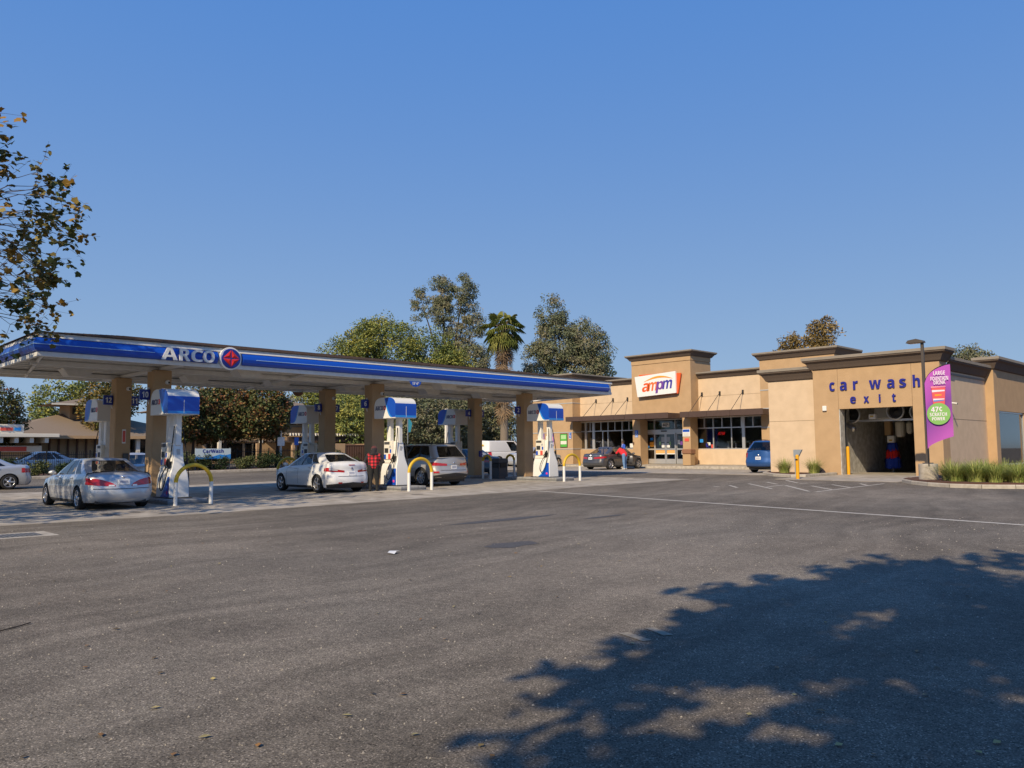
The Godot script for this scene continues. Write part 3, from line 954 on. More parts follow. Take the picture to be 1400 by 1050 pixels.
func build_pump(t: Node3D, mirrored: bool) -> void:
	var s := -1.0 if mirrored else 1.0     # near end (towards the lane's mouth) at +z * s
	var base := MB.new()
	base.box(Vector3(-0.38, 0, -0.6), Vector3(0.38, 0.025, 0.6), 0.01)
	place(t, "base_plate", base.done(), M.black)
	var body := MB.new()
	var rows := []
	var ys := [0.02, 0.3, 0.5, 0.62, 0.72, 0.8, 0.88, 0.95, 1.03, 1.12, 1.3, 1.5, 1.64, 1.66]
	for y in ys:
		var h := pump_half(y)
		var k: float = 0.0 if y < 1.65 else 0.02
		var r := 0.03
		var row := []
		for q in rrect(h.x - k, h.y - k, r, 2): row.append(Vector3(q.x, y, q.y))
		row.append(row[0])
		rows.append(row)
	body.grid(rows, false)
	for j in range(1, 11): body.tri(rows[-1][0], rows[-1][j + 1], rows[-1][j])
	place(t, "body", _out(body), M.white)
	# two posts and the rounded hood
	for z in [-0.3, 0.27]:
		var p := MB.new()
		p.box(Vector3(-0.09, 1.6, z * s - 0.11), Vector3(0.09, 2.58, z * s + 0.11), 0.02)
		place(t, "post", p.done(), M.white)
	var arch := []
	for i in 25:
		var a := PI * i / 24.0
		arch.append(Vector2(0.70 * signf(cos(a)) * pow(absf(cos(a)), 0.55), 0.42 + 0.38 * pow(sin(a), 0.8)))
	var prof := PackedVector2Array([Vector2(-0.70, 0.0), Vector2(0.70, 0.0)])
	for q in arch: prof.append(q)
	var hood := MB.new()
	hood.prism(prof, Vector3(0.48, 2.56, 0), Vector3(0, 0, 1), Vector3.UP, 0.96)
	var hd := place(t, "hood", _out(hood), M.white)
	# blue wrap on the near end: straight front, leading curve on both flanks
	var rr := []
	for x in [-0.486, 0.486]:
		var row := []
		for i in 8:
			var z := 0.706; var y := 0.03
			if i < 6: y = lerpf(0.03, 0.42, i / 5.0)
			else:
				var a := PI * 0.085 * (i - 5) / 2.0
				z = 0.706 * pow(cos(a), 0.55); y = 0.42 + 0.385 * pow(sin(a), 0.8)
			row.append(Vector3(x, 2.56 + y, z * s))
		rr.append(row)
	var wrap := MB.new()
	wrap.grid(rr, s > 0)
	place(hd, "blue_front", _out(wrap), M.blue)
	var lowb := MB.new()
	lowb.box(Vector3(-0.487, 2.56 + 0.02, minf(0.7 * s, 0.712 * s)), Vector3(0.487, 2.56 + 0.1, maxf(0.7 * s, 0.712 * s)))
	place(hd, "light_blue_edge", lowb.done(), M.blue_light)
	var dv := MB.new()
	dv.box(Vector3(0.0, 2.6, minf(0.7 * s, 0.713 * s)), Vector3(0.012, 3.0, maxf(0.7 * s, 0.713 * s)))
	place(hd, "seam", dv.done(), M.white)
	for sx in [-1.0, 1.0]:
		# swoosh on the flank
		var sw := PackedVector2Array()
		for i in 13:
			var f := i / 12.0
			sw.append(Vector2(lerpf(0.42, 0.0, pow(f, 0.55)), 0.03 + 0.74 * f))
		var up := PackedVector2Array()
		for i in 13:
			var a := PI * (0.5 - 0.5 * i / 12.0)
			up.append(Vector2(0.70 * pow(maxf(cos(a), 0.0), 0.55), 0.415 + 0.38 * pow(sin(a), 0.8)))
		var poly := PackedVector2Array()
		for q in sw: poly.append(q)
		for q in up: if q.x > 0.02: poly.append(q)
		poly.append(Vector2(0.70, 0.03))
		var wb := MB.new()
		wb.prism(_m2(poly, s), Vector3(sx * 0.481, 2.56, 0), Vector3(0, 0, 1), Vector3.UP, -0.006 * sx)
		place(hd, "blue_swoosh", _out(wb), M.blue)
		var lb := PackedVector2Array()
		for i in 13: lb.append(sw[i] + Vector2(-0.02, 0))
		for i in 13: lb.append(sw[12 - i] + Vector2(0.075 * (1.0 - (12 - i) / 12.0) + 0.01, 0))
		var lbm := MB.new()
		lbm.prism(_m2(lb, s), Vector3(sx * 0.4815, 2.56, 0), Vector3(0, 0, 1), Vector3.UP, -0.008 * sx)
		place(hd, "light_blue_swoosh", _out(lbm), M.blue_light)
		var fb := Basis(Vector3(0, 0, 1), Vector3.UP, Vector3(-1, 0, 0)) if sx < 0 else Basis(Vector3(0, 0, -1), Vector3.UP, Vector3(1, 0, 0))
		var c0 := -0.30 * s
		local_words(hd, "lettering", "ARCO", Vector3(sx * 0.485, 2.96, c0 - 0.07 * (1.0 if sx < 0 else -1.0)), 0.50, 0.17, M.navy_print, fb)
		var em := MB.new()
		em.lathe([Vector2(0.09, 0.0), Vector2(0.085, 0.012), Vector2(0.0, 0.014)], 16, Vector3(sx * 0.481, 2.96, c0 + 0.29 * (1.0 if sx < 0 else -1.0)), Vector3(sx, 0, 0))
		var eo := place(hd, "emblem", _out(em), M.red)
		var st := MB.new()
		for q in 2:
			var a := PI / 4 + PI / 2 * q
			var o := Vector3(sx * 0.497, 2.96, c0 + 0.29 * (1.0 if sx < 0 else -1.0))
			var d := Vector3(0, cos(a), sin(a)) * 0.055
			var e := Vector3(0, -sin(a), cos(a)) * 0.012
			st.quad(o - d - e, o + d - e, o + d + e, o - d + e)
		place(eo, "spark", st.done(), M.white)
		# fuelling face
		var face := func(called: String, z0: float, z1: float, y0: float, y1: float, thick: float, m: Material) -> MeshInstance3D:
			var p := MB.new()
			var rws := []
			for y in [y0, (y0 + y1) * 0.5, y1]:
				var h := pump_half(y).x
				rws.append([Vector3(sx * (h + thick), y, z0 * s), Vector3(sx * (h + thick), y, z1 * s)])
			p.grid(rws)
			# rim back to the body
			for q in [[y0, y0], [y1, y1]]:
				var h := pump_half(q[0]).x
				p.quad(Vector3(sx * (h - 0.01), q[0], z0 * s), Vector3(sx * (h - 0.01), q[0], z1 * s), Vector3(sx * (h + thick), q[0], z1 * s), Vector3(sx * (h + thick), q[0], z0 * s))
			for z in [z0, z1]:
				p.quad(Vector3(sx * (pump_half(y0).x - 0.01), y0, z * s), Vector3(sx * (pump_half(y1).x - 0.01), y1, z * s), Vector3(sx * (pump_half(y1).x + thick), y1, z * s), Vector3(sx * (pump_half(y0).x + thick), y0, z * s))
			return place(t, called, _out(p), m)
		var head := MB.new()
		head.box(Vector3(minf(sx * 0.1, sx * 0.235), 0.98, minf(-0.40 * s, 0.14 * s)), Vector3(maxf(sx * 0.1, sx * 0.235), 1.70, maxf(-0.40 * s, 0.14 * s)), 0.02)
		var ho := place(t, "display_housing", head.done(), M.cream)
		var flat := func(called: String, z0: float, z1: float, y0: float, y1: float, m: Material) -> void:
			var p := MB.new()
			p.box(Vector3(minf(sx * 0.23, sx * 0.243), y0, minf(z0 * s, z1 * s)), Vector3(maxf(sx * 0.23, sx * 0.243), y1, maxf(z0 * s, z1 * s)), 0.003)
			place(ho, called, p.done(), m)
		flat.call("sale_display", -0.36, -0.02, 1.56, 1.66, M.dark_grey)
		flat.call("screen", -0.34, -0.10, 1.24, 1.42, M.dark_trim)
		flat.call("card_slot", 0.0, 0.09, 1.24, 1.38, M.blue)
		flat.call("keypad", -0.04, 0.07, 1.43, 1.52, M.grey_panel)
		flat.call("price_panel", -0.37, -0.25, 1.0, 1.18, M.blue)
		flat.call("grade_panel", -0.22, -0.13, 1.0, 1.18, M.white)
		flat.call("grade_panel", -0.10, 0.05, 1.0, 1.2, M.red_print)
		var tray: MeshInstance3D = face.call("grade_shelf", -0.42, 0.16, 0.86, 0.97, 0.03, M.cream)
		tray.name = "shelf"
		# blue foot with a light edge
		var ft := MB.new()
		var r1 := []
		for i in 7:
			var f := i / 6.0
			var y := 0.03 + 0.62 * f
			var h := pump_half(y)
			r1.append([Vector3(sx * (h.x + 0.006), y, lerpf(-0.12, 0.33, pow(f, 0.6)) * s), Vector3(sx * (h.x + 0.006), y, (h.y - 0.02) * s)])
		ft.grid(r1)
		place(t, "blue_foot", _out(ft), M.blue)
		var fl := MB.new()
		var r2 := []
		for i in 7:
			var f := i / 6.0
			var y := 0.03 + 0.62 * f
			var h := pump_half(y)
			var z := lerpf(-0.12, 0.33, pow(f, 0.6))
			r2.append([Vector3(sx * (h.x + 0.009), y, (z - 0.05 * (1.0 - f)) * s), Vector3(sx * (h.x + 0.009), y, (z + 0.035) * s)])
		fl.grid(r2)
		place(t, "light_blue_edge", _out(fl), M.blue_light)
		var pk := MB.new()
		pk.lathe([Vector2(0.055, 0.0), Vector2(0.05, 0.01), Vector2(0.0, 0.012)], 8, Vector3(sx * 0.312, 0.17, 0.36 * s), Vector3(sx, 0, 0))
		place(t, "decal", _out(pk), M.pink)
		# nozzle in its holster and the hose that loops down and up to the post
		var nz := MB.new()
		nz.tube([Vector3(sx * 0.25, 0.98, 0.26 * s), Vector3(sx * 0.30, 1.06, 0.30 * s), Vector3(sx * 0.30, 1.20, 0.36 * s)], [0.05, 0.055, 0.03], 8)
		nz.tube([Vector3(sx * 0.30, 1.06, 0.30 * s), Vector3(sx * 0.34, 1.0, 0.22 * s), Vector3(sx * 0.30, 0.93, 0.2 * s)], [0.025, 0.02, 0.025], 6)
		nz.box(Vector3(minf(sx * 0.16, sx * 0.27), 0.9, minf(0.2 * s, 0.34 * s)), Vector3(maxf(sx * 0.16, sx * 0.27), 1.12, maxf(0.2 * s, 0.34 * s)), 0.02)
		place(t, "nozzle", nz.done(), M.black)
		var path := []
		var cv := Curve3D.new()
		for q in [Vector3(0.30, 0.95, 0.24), Vector3(0.38, 0.7, 0.10), Vector3(0.41, 0.38, 0.02), Vector3(0.40, 0.22, 0.14), Vector3(0.38, 0.42, 0.30), Vector3(0.30, 0.95, 0.40), Vector3(0.22, 1.5, 0.40), Vector3(0.12, 2.2, 0.33)]:
			cv.add_point(Vector3(q.x * sx, q.y, q.z * s))
		for i in range(1, cv.point_count - 1):
			var d := (cv.get_point_position(i + 1) - cv.get_point_position(i - 1)) * 0.2
			cv.set_point_in(i, -d); cv.set_point_out(i, d)
		for i in 33: path.append(cv.sample_baked(cv.get_baked_length() * i / 32.0))
		var hs := MB.new()
		hs.tube(path, 0.016, 7)
		place(t, "hose", hs.done(), M.black_rubber)
	var wp := MB.new()
	wp.box(Vector3(-0.06, 1.7, 0.14 * s - 0.06), Vector3(0.06, 1.86, 0.14 * s + 0.06), 0.02)
	place(t, "beacon_box", wp.done(), M.white)
	var ep := MB.new()
	ep.box(Vector3(-0.05, 1.25, minf(0.36 * s, 0.39 * s)), Vector3(0.05, 1.5, maxf(0.36 * s, 0.39 * s)))
	place(t, "end_label", ep.done(), M.grey_panel)

func _m2(p: PackedVector2Array, s: float) -> PackedVector2Array:
	var q := PackedVector2Array()
	for a in p: q.append(Vector2(a.x * s, a.y))
	return q

func _out(b: MB) -> ArrayMesh:
	return b.done()

func local_words(parent: Node, called: String, s: String, at: Vector3, w: float, h: float, m: Material, bs: Basis, deep := 0.008, bold := true, slant := 0.0) -> MeshInstance3D:
	var t := TextMesh.new()
	t.text = s
	t.font = font_bold if bold else font_plain
	t.font_size = 64
	t.pixel_size = 0.01
	t.depth = 0.2
	t.curve_step = 2.0
	var b := t.get_aabb()
	var sc := Basis.from_scale(Vector3(w / maxf(b.size.x, 0.01), h / maxf(b.size.y, 0.01), deep / 0.2))
	if slant != 0.0: sc = Basis(Vector3.RIGHT, Vector3(slant, 1, 0), Vector3.BACK) * sc
	var f := bs * sc
	var o := place(parent, called, t, m)
	o.transform = Transform3D(f, at - f * (b.position + b.size * 0.5))
	return o

func hoop_mesh(w: float, h: float) -> Array:
	var r := w * 0.5
	var legs := MB.new()
	legs.tube([Vector3(0, -0.05, 0), Vector3(0, h - r, 0)], 0.057, 12)
	var arc := MB.new()
	var p := []
	for i in 17:
		var a := PI * i / 16.0
		p.append(Vector3(cos(a) * r, h - r + sin(a) * r * 0.95, 0))
	arc.tube(p, 0.058, 12)
	return [legs.done(), arc.done()]

func hoop(u: float, v: float, w: float, h: float, turn: float, label: String) -> void:
	var t := thing("hoop_bollard", label, "bollard", G(u, v, 0.01), turn, "yellow and white hoop bollards")
	var m := hoop_mesh(w, h)
	for s in [-0.5, 0.5]: place(t, "leg", m[0], M.white, Transform3D(Basis(), Vector3(w * s, 0, 0)))
	place(t, "arch", m[1], M.yellow)

func forecourt() -> void:
	canopy()
	var nth := ["with numbers nine and ten", "with numbers five and six", "with numbers one and two"]
	var nth2 := ["with numbers eleven and twelve", "with numbers seven and eight", "with numbers three and four"]
	for i in 3:
		var u: float = [9.95, 18.4, 26.85][i]
		for row in 2:
			var v0: float = [24.15, 29.9][row]
			var v1: float = [27.4, 33.1][row]
			var gy := ground_y(u, (v0 + v1) * 0.5)
			var isl := thing("pump_island", "low grey concrete kerb under the column " + (nth[i] if row == 0 else nth2[i]), "kerb", W(u, gy, (v0 + v1) * 0.5), 0, "pump islands")
			bx(isl, "kerb_top", M.island_concrete, u - 0.6, u + 0.6, gy - 0.05, gy + 0.16, v0, v1, 0.03)
			bx(isl, "steel_edge", M.steel_dull, u - 0.605, u + 0.605, gy + 0.02, gy + 0.1, v0 - 0.006, v1 + 0.006, 0.02)
			var pv: float = [25.35, 31.85][row]
			var t := thing("fuel_dispenser", "fuel pump with blue and white hood beside the column " + (nth[i] if row == 0 else nth2[i]), "fuel pump", W(u, gy + 0.165, pv), 0, "fuel pumps")
			build_pump(t, row == 1)
		hoop(u - 0.02, 23.72, 1.06, 1.2, 0.0, ["arched yellow and white guard before the pump with the silver sedan", "arched yellow and white guard before the pump with the plaid-clad person", "arched yellow and white guard at the pump closest to the shop"][i])
		hoop(u, 33.55, 1.06, 1.2, 0.0, ["arched guard at the back end of the island with columns nine to twelve", "arched guard at the back end of the island with columns five to eight", "arched guard at the back end of the island with columns one to four"][i])
	hoop(26.45, 28.9, 0.55, 1.15, PI / 2, "small arched guard before the dark bin between two columns")
	hoop(27.75, 28.6, 0.55, 1.15, PI / 2, "small arched guard behind the dark bin between two columns")
	# rubbish bin between the columns
	var gy := ground_y(27.1, 28.7)
	var t := thing("forecourt_bin", "dark grey square waste bin between two canopy columns", "bin", W(27.1, gy, 28.7))
	var b := MB.new()
	var rows := []
	for q in [[0.0, 0.30], [0.75, 0.27], [0.8, 0.31], [0.95, 0.30], [1.0, 0.22]]:
		var row := []
		for c in [[1, -1], [1, 1], [-1, 1], [-1, -1], [1, -1]]: row.append(Vector3(27.1 + c[0] * q[1], gy + q[0], -28.7 + c[1] * q[1]))
		rows.append(row)
	for i in rows.size() - 1:
		for j in 4: b.quad(rows[i][j + 1], rows[i][j], rows[i + 1][j], rows[i + 1][j + 1])
	b.quad(rows[4][3], rows[4][2], rows[4][1], rows[4][0])
	part(t, "bin_body", b, M.dark_grey)
	bx(t, "opening", M.black, 27.1 - 0.2, 27.1 + 0.2, gy + 0.55, gy + 0.75, 28.7 - 0.31, 28.7 - 0.27)
	bx(t, "opening", M.black, 27.1 - 0.31, 27.1 - 0.27, gy + 0.55, gy + 0.75, 28.5, 28.9)

# rounded rectangle in (x, z), running from +x to +z
func rrect(hx: float, hz: float, r: float, seg: int) -> Array:
	var out := []
	for k in 4:
		var cx: float = [1, -1, -1, 1][k] * (hx - r)
		var cz: float = [1, 1, -1, -1][k] * (hz - r)
		for m in seg + 1:
			var a := PI / 2 * (k + float(m) / seg)
			out.append(Vector2(cx + cos(a) * r, cz + sin(a) * r))
	return out

# ---------------------------------------------------------------- shop and wash
const CORN := [[0.0, 0.0], [0.07, 0.03], [0.12, 0.12], [0.2, 0.24], [0.30, 0.30], [0.30, 0.345]]

# dark coved cornice with a pale cap along plan points (u, v); outwards on the right hand of travel
func cornice(parent: Node, pts: Array, y: float, h: float, out := 0.30) -> void:
	var path := []
	for p in pts: path.append(Vector2(p[0], -p[1]))
	var prof := []
	for q in CORN: prof.append(Vector2(q[0] / 0.30 * out, y + q[1] / 0.45 * h))
	var cap := [Vector2(out, y + 0.345 / 0.45 * h), Vector2(out + 0.035, y + 0.35 / 0.45 * h), Vector2(out + 0.035, y + h - 0.01), Vector2(out + 0.02, y + h), Vector2(-0.3, y + h)]
	var a := MB.new()
	a.sweep(path, prof)
	var o := part(parent, "cornice", a, M.cornice)
	var b := MB.new()
	b.sweep(path, cap)
	part(o, "cap", b, M.cornice_cap)

# frame of a window bank in the plane u, panes between the given v; main lights below y1, transom lights up to y2
func window_bank(parent: Node, u: float, y0: float, y1: float, y2: float, low: Array, high: Array, wide := {}) -> void:
	var f := MB.new()
	var w := 0.03
	var va: float = low[0]; var vb: float = low[-1]
	bxm(f, u - 0.05, u + 0.07, y0, y0 + 0.06, vb, va)
	bxm(f, u - 0.05, u + 0.07, y2 - 0.06, y2, vb, va)
	bxm(f, u - 0.045, u + 0.065, y1 - 0.035, y1 + 0.035, vb, va)
	for k in low.size():
		var e: float = wide.get(low[k], w)
		bxm(f, u - 0.047, u + 0.067, y0 + 0.06, y1 - 0.035, clampf(low[k] - e, vb, va), clampf(low[k] + e, vb, va))
	for k in high.size():
		var e: float = wide.get(high[k], w)
		bxm(f, u - 0.047, u + 0.067, y1 + 0.035, y2 - 0.06, clampf(high[k] - e, vb, va), clampf(high[k] + e, vb, va))
	var win := part(parent, "window", f, M.alu)
	for k in low.size() - 1:
		bx(win, "pane", M.window_glass, u + 0.008, u + 0.016, y0 + 0.05, y1 - 0.03, low[k + 1] + 0.005, low[k] - 0.005)
	for k in high.size() - 1:
		bx(win, "pane", M.window_glass, u + 0.008, u + 0.016, y1 + 0.03, y2 - 0.05, high[k + 1] + 0.005, high[k] - 0.005)

func awning(parent: Node, u: float, v0: float, v1: float, y0: float, y1: float, cuts: Array) -> void:
	var top := MB.new()
	bxm(top, u + 0.05, 46.49, y1 - 0.06, y1 - 0.02, v0 + 0.02, v1 - 0.02)
	bxm(top, u + 0.04, 46.49, y0, y1 - 0.06, v0, v0 + 0.04)
	bxm(top, u + 0.04, 46.49, y0, y1 - 0.06, v1 - 0.04, v1)
	bxm(top, u + 0.08, 46.49, y0 + 0.03, y0 + 0.05, v0 + 0.04, v1 - 0.04)
	var aw := part(parent, "awning", top, M.awning)
	var e := [v1] + cuts + [v0]
	for k in e.size() - 1:
		bx(aw, "fascia_panel", M.awning, u, u + 0.04, y0 - 0.005, y1, e[k + 1] + 0.006, e[k] - 0.006, 0.006)

func shop() -> void:
	var t := thing("shop_building", "tan and cream stucco shop with brown awnings, dark cornices and a raised entrance tower", "shop", W(48, 0.5, 34))
	var tan: Material = M.stucco_tan
	var cream: Material = M.stucco_cream
	# plain walls round the openings
	bx(t, "wall", cream, 46.5, 46.8, 3.66, 6.28, 25.0, 30.1)
	bx(t, "wall", cream, 46.5, 46.8, 3.66, 6.28, 34.5, 41.2)
	bx(t, "wall", tan, 46.52, 46.8, 3.66, 6.2, 30.1, 34.5)
	bx(t, "wall", cream, 46.47, 46.8, 0.4, 1.54, 24.9, 30.1)
	bx(t, "wall", tan, 46.47, 46.8, 0.4, 1.59, 34.3, 41.2)
	bx(t, "wall", tan, 46.5, 46.8, 0.4, 3.66, 30.1, 30.95)
	bx(t, "wall", tan, 46.5, 46.8, 0.4, 3.66, 34.3, 35.25)
	bx(t, "wall", tan, 46.5, 46.8, 1.59, 3.66, 41.05, 41.2)
	# entrance tower, groove below its cornice
	bx(t, "tower", tan, 45.6, 48.1, 3.66, 7.46, 29.71, 34.58, 0.01)
	bx(t, "tower_band", tan, 45.585, 48.1, 7.49, 7.79, 29.695, 34.595, 0.01)
	bx(t, "tower_core", tan, 45.63, 48.0, 7.4, 7.6, 29.74, 34.55)
	cornice(t, [[48.1, 34.6], [45.58, 34.6], [45.58, 29.69], [48.1, 29.69], [48.1, 34.55]], 7.78, 0.39)
	for q in [[33.92, 34.58], [29.82, 30.44]]:
		bx(t, "pier", tan, 45.6, 46.49, 0.45, 3.66, q[0], q[1], 0.012)
	# blocks at both ends with grey reglets
	bx(t, "end_block", tan, 45.6, 52.0, 0.4, 6.95, 40.2, 45.0, 0.01)
	cornice(t, [[52.0, 45.0], [45.6, 45.0], [45.6, 40.2], [52.0, 40.2]], 6.93, 0.43)
	for y in [5.12, 2.90, 1.64]:
		var r := MB.new()
		r.sweep([Vector2(45.6, -45.0), Vector2(45.6, -40.2), Vector2(46.5, -40.2)], [Vector2(-0.01, y - 0.03), Vector2(0.025, y - 0.03), Vector2(0.025, y + 0.03), Vector2(-0.01, y + 0.03)])
		part(t, "reglet", r, M.grey_panel)
	bx(t, "end_block", tan, 46.0, 49.3, 0.3, 7.06, 20.15, 24.92, 0.01)
	cornice(t, [[49.3, 24.92], [46.0, 24.92], [46.0, 20.15], [49.3, 20.15]], 7.05, 0.47)
	for y in [5.19, 4.05, 2.88]:
		var r := MB.new()
		r.sweep([Vector2(46.0, -24.92), Vector2(46.0, -20.2)], [Vector2(-0.01, y - 0.03), Vector2(0.025, y - 0.03), Vector2(0.025, y + 0.03), Vector2(-0.01, y + 0.03)])
		part(t, "reglet", r, M.grey_panel)
	# low cornices of the cream walls and the parapet at the back
	cornice(t, [[46.5, 29.68], [46.5, 24.95]], 6.26, 0.42)
	cornice(t, [[46.5, 40.18], [46.5, 34.6]], 6.26, 0.42)
	bx(t, "rear_parapet", M.cornice, 52.0, 52.3, 5.5, 7.25, 20.5, 40.0)
	bx(t, "flat_roof", M.cornice_cap, 46.8, 52.0, 6.0, 6.05, 20.5, 41.0)
	bx(t, "vent", M.cornice_cap, 50.5, 51.6, 6.0, 7.55, 42.0, 43.6)
	# stucco joint lines
	for q in [[25.0, 29.68, 5.06], [35.0, 40.15, 5.02]]:
		bx(t, "joint", M.joint, 46.492, 46.51, q[2] - 0.006, q[2] + 0.006, q[0], q[1])
	# awnings, rods and brackets
	awning(t, 44.8, 34.7, 40.2, 3.68, 4.02, [38.58, 36.96, 35.62])
	awning(t, 44.2, 30.6, 34.2, 3.62, 3.99, [32.4])
	awning(t, 44.8, 24.15, 30.1, 3.64, 4.01, [29.4, 28.06, 26.4])
	for v in [38.58, 36.96, 35.63, 29.41, 28.06, 26.38]:
		var br := bx(t, "rod_bracket", M.dark_trim, 46.40, 46.5, 5.08, 5.34, v - 0.05, v + 0.05, 0.01)
		var rod := MB.new()
		rod.tube([W(46.42, 5.22, v), W(44.95, 4.0, v)], 0.018, 6)
		part(br, "rod", rod, M.dark_trim)
	# windows and doors
	window_bank(t, 46.62, 1.54, 2.95, 3.66, [30.05, 28.71, 27.36, 26.5, 25.0], [30.05, 29.38, 28.7, 28.04, 27.36, 26.63, 26.5, 25.81, 25.0], {26.5: 0.10})
	window_bank(t, 46.62, 1.59, 2.95, 3.66, [41.05, 39.75, 38.98, 38.1, 37.6, 36.3, 35.25], [41.05, 40.44, 39.75, 39.31, 38.98, 38.26, 37.58, 36.94, 36.27, 35.65, 35.25], {39.75: 0.09, 38.98: 0.11})
	var f := MB.new()
	for v in [34.25, 30.98]: bxm(f, 46.5, 46.66, 0.55, 3.66, v - 0.04, v + 0.04)
	bxm(f, 46.5, 46.66, 3.58, 3.66, 31.02, 34.21)
	bxm(f, 46.47, 46.68, 2.68, 2.93, 31.02, 34.21)
	for v in [33.38, 31.65]: bxm(f, 46.51, 46.65, 2.93, 3.58, v - 0.03, v + 0.03)
	var fr := part(t, "door_frame", f, M.alu)
	bx(fr, "door_sensor", M.black, 46.4, 46.47, 2.78, 2.86, 32.3, 32.75, 0.01)
	for q in [[33.41, 34.21], [31.68, 33.35], [31.02, 31.62]]:
		bx(fr, "pane", M.window_glass, 46.58, 46.588, 2.94, 3.57, q[0], q[1])
	var nb := bx(fr, "number_board", M.white, 46.55, 46.57, 3.1, 3.4, 32.15, 32.75)
	words(nb, "digits", "4421", W(46.545, 3.25, 32.45), 0.46, 0.2, M.black, true, 0.006)
	var edges := [34.21, 33.40, 32.46, 31.64, 31.02]
	for k in 4:
		var v1: float = edges[k] - 0.01; var v0: float = edges[k + 1] + 0.01
		var uo: float = 46.53 if k == 1 or k == 2 else 46.60
		var d := MB.new()
		bxm(d, uo, uo + 0.05, 0.57, 0.9, v0, v1)
		bxm(d, uo, uo + 0.05, 1.52, 1.62, v0, v1)
		bxm(d, uo, uo + 0.05, 2.60, 2.68, v0, v1)
		for s in [v0, v1 - 0.07]: bxm(d, uo + 0.001, uo + 0.049, 0.9, 2.6, s, s + 0.07)
		var dr := part(t, "door_leaf", d, M.alu)
		bx(dr, "pane", M.window_glass, uo + 0.02, uo + 0.028, 0.9, 1.52, v0 + 0.06, v1 - 0.06)
		bx(dr, "pane", M.window_glass, uo + 0.02, uo + 0.028, 1.62, 2.6, v0 + 0.06, v1 - 0.06)
		var pu := uo + 0.012
		if k == 1 or k == 2:
			var st := bx(dr, "promo_sticker", M.orange_pale, pu, pu + 0.006, 1.22, 1.5, v0 + 0.08, v1 - 0.08)
			bx(st, "print_band", M.white, pu - 0.002, pu + 0.004, 1.22, 1.28, v0 + 0.08, v1 - 0.08)
			bx(dr, "notice", M.white, pu, pu + 0.006, 1.68, 1.98, v0 + 0.1 if k == 1 else v1 - 0.33, v0 + 0.33 if k == 1 else v1 - 0.1)
			bx(dr, "notice", M.grey_panel, pu, pu + 0.006, 2.06, 2.42, v0 + 0.07 if k == 1 else v1 - 0.35, v0 + 0.35 if k == 1 else v1 - 0.07)
			bx(dr, "round_sticker", M.green_pale, pu, pu + 0.006, 1.86, 2.1, v0 + 0.4, v0 + 0.54)
		elif k == 0:
			bx(dr, "notice", M.blue_light, pu, pu + 0.006, 2.2, 2.38, v0 + 0.16, v0 + 0.4)
			bx(dr, "notice", M.orange_warm, pu, pu + 0.006, 1.78, 2.08, v0 + 0.1, v0 + 0.44)
			bx(dr, "notice", M.blue_light, pu, pu + 0.006, 1.68, 1.84, v0 + 0.5, v0 + 0.68)
		else:
			bx(dr, "notice", M.white, pu, pu + 0.006, 1.9, 2.2, v0 + 0.32, v0 + 0.5)
			bx(dr, "notice", M.violet, pu, pu + 0.006, 1.86, 2.1, v0 + 0.1, v0 + 0.28)
			bx(dr, "notice", M.white, pu, pu + 0.006, 1.2, 1.44, v0 + 0.08, v0 + 0.2)
	# the room behind the glass
	bx(t, "floor_slab", M.shop_shelf, 46.82, 58, 0.4, 0.55, 25.0, 41.2)
	bx(t, "back_wall", M.shop_wall, 58.0, 58.2, 0.4, 5.9, 24.7, 41.5)
	bx(t, "side_wall", M.shop_wall, 46.82, 58, 0.4, 5.9, 24.7, 24.9)
	bx(t, "side_wall", M.shop_wall, 52.0, 58, 0.4, 5.9, 41.2, 41.4)
	bx(t, "ceiling", M.shop_wall, 46.82, 58.2, 3.95, 4.05, 24.7, 41.4)
	rng.seed = 31
	var goods := [M.red_print, M.orange_warm, M.green_print, M.blue, M.cream, M.white, M.violet, M.yellow]
	for i in 6:
		var v := 26.4 + i * 2.5
		if i == 2: continue
		var g := bx(t, "gondola", M.shop_shelf, 49.0, 53.5, 0.55, 1.75, v - 0.3, v + 0.3, 0.02)
		for k in 7:
			for r in 3:
				bx(g, "packet", goods[rng.randi_range(0, 7)], 48.86, 48.99, 0.75 + r * 0.36, 0.98 + r * 0.36 + rng.randf() * 0.06, v - 0.3 + k * 0.085, v - 0.225 + k * 0.085)
	for q in [[28.15, 27.5], [26.95, 26.5]]:
		var c := bx(t, "coffee_counter", M.green_pale2, 47.3, 47.9, 1.95, 2.08, q[1], q[0], 0.02)
		bx(c, "counter_leg", M.white, 47.4, 47.5, 0.55, 1.95, q[0] - 0.1, q[0])
		bx(c, "counter_leg", M.white, 47.4, 47.5, 0.55, 1.95, q[1], q[1] + 0.1)
	bx(t, "blue_screen", M.blue_dark2, 47.4, 47.45, 1.6, 2.9, 28.9, 29.75)
	for q in [[29.75, 29.5, 2.0, 2.22, 0], [29.2, 28.95, 1.8, 2.0, 1], [28.9, 28.76, 1.62, 1.86, 2], [29.3, 29.1, 1.7, 1.95, 3], [35.6, 35.3, 1.7, 2.0, 1]]:
		bx(t, "window_sticker", [M.blue_light, M.white, M.red_print, M.navy][q[4]], 46.60, 46.606, q[2], q[3], q[1], q[0])
	bx(t, "green_valance", M.green_dark, 48.4, 48.45, 3.0, 3.5, 33.2, 37.0)
	words(t, "neon_letters", "ATM", W(46.75, 2.58, 28.2), 0.5, 0.2, M.neon_red, true, 0.03, true, 0.2)
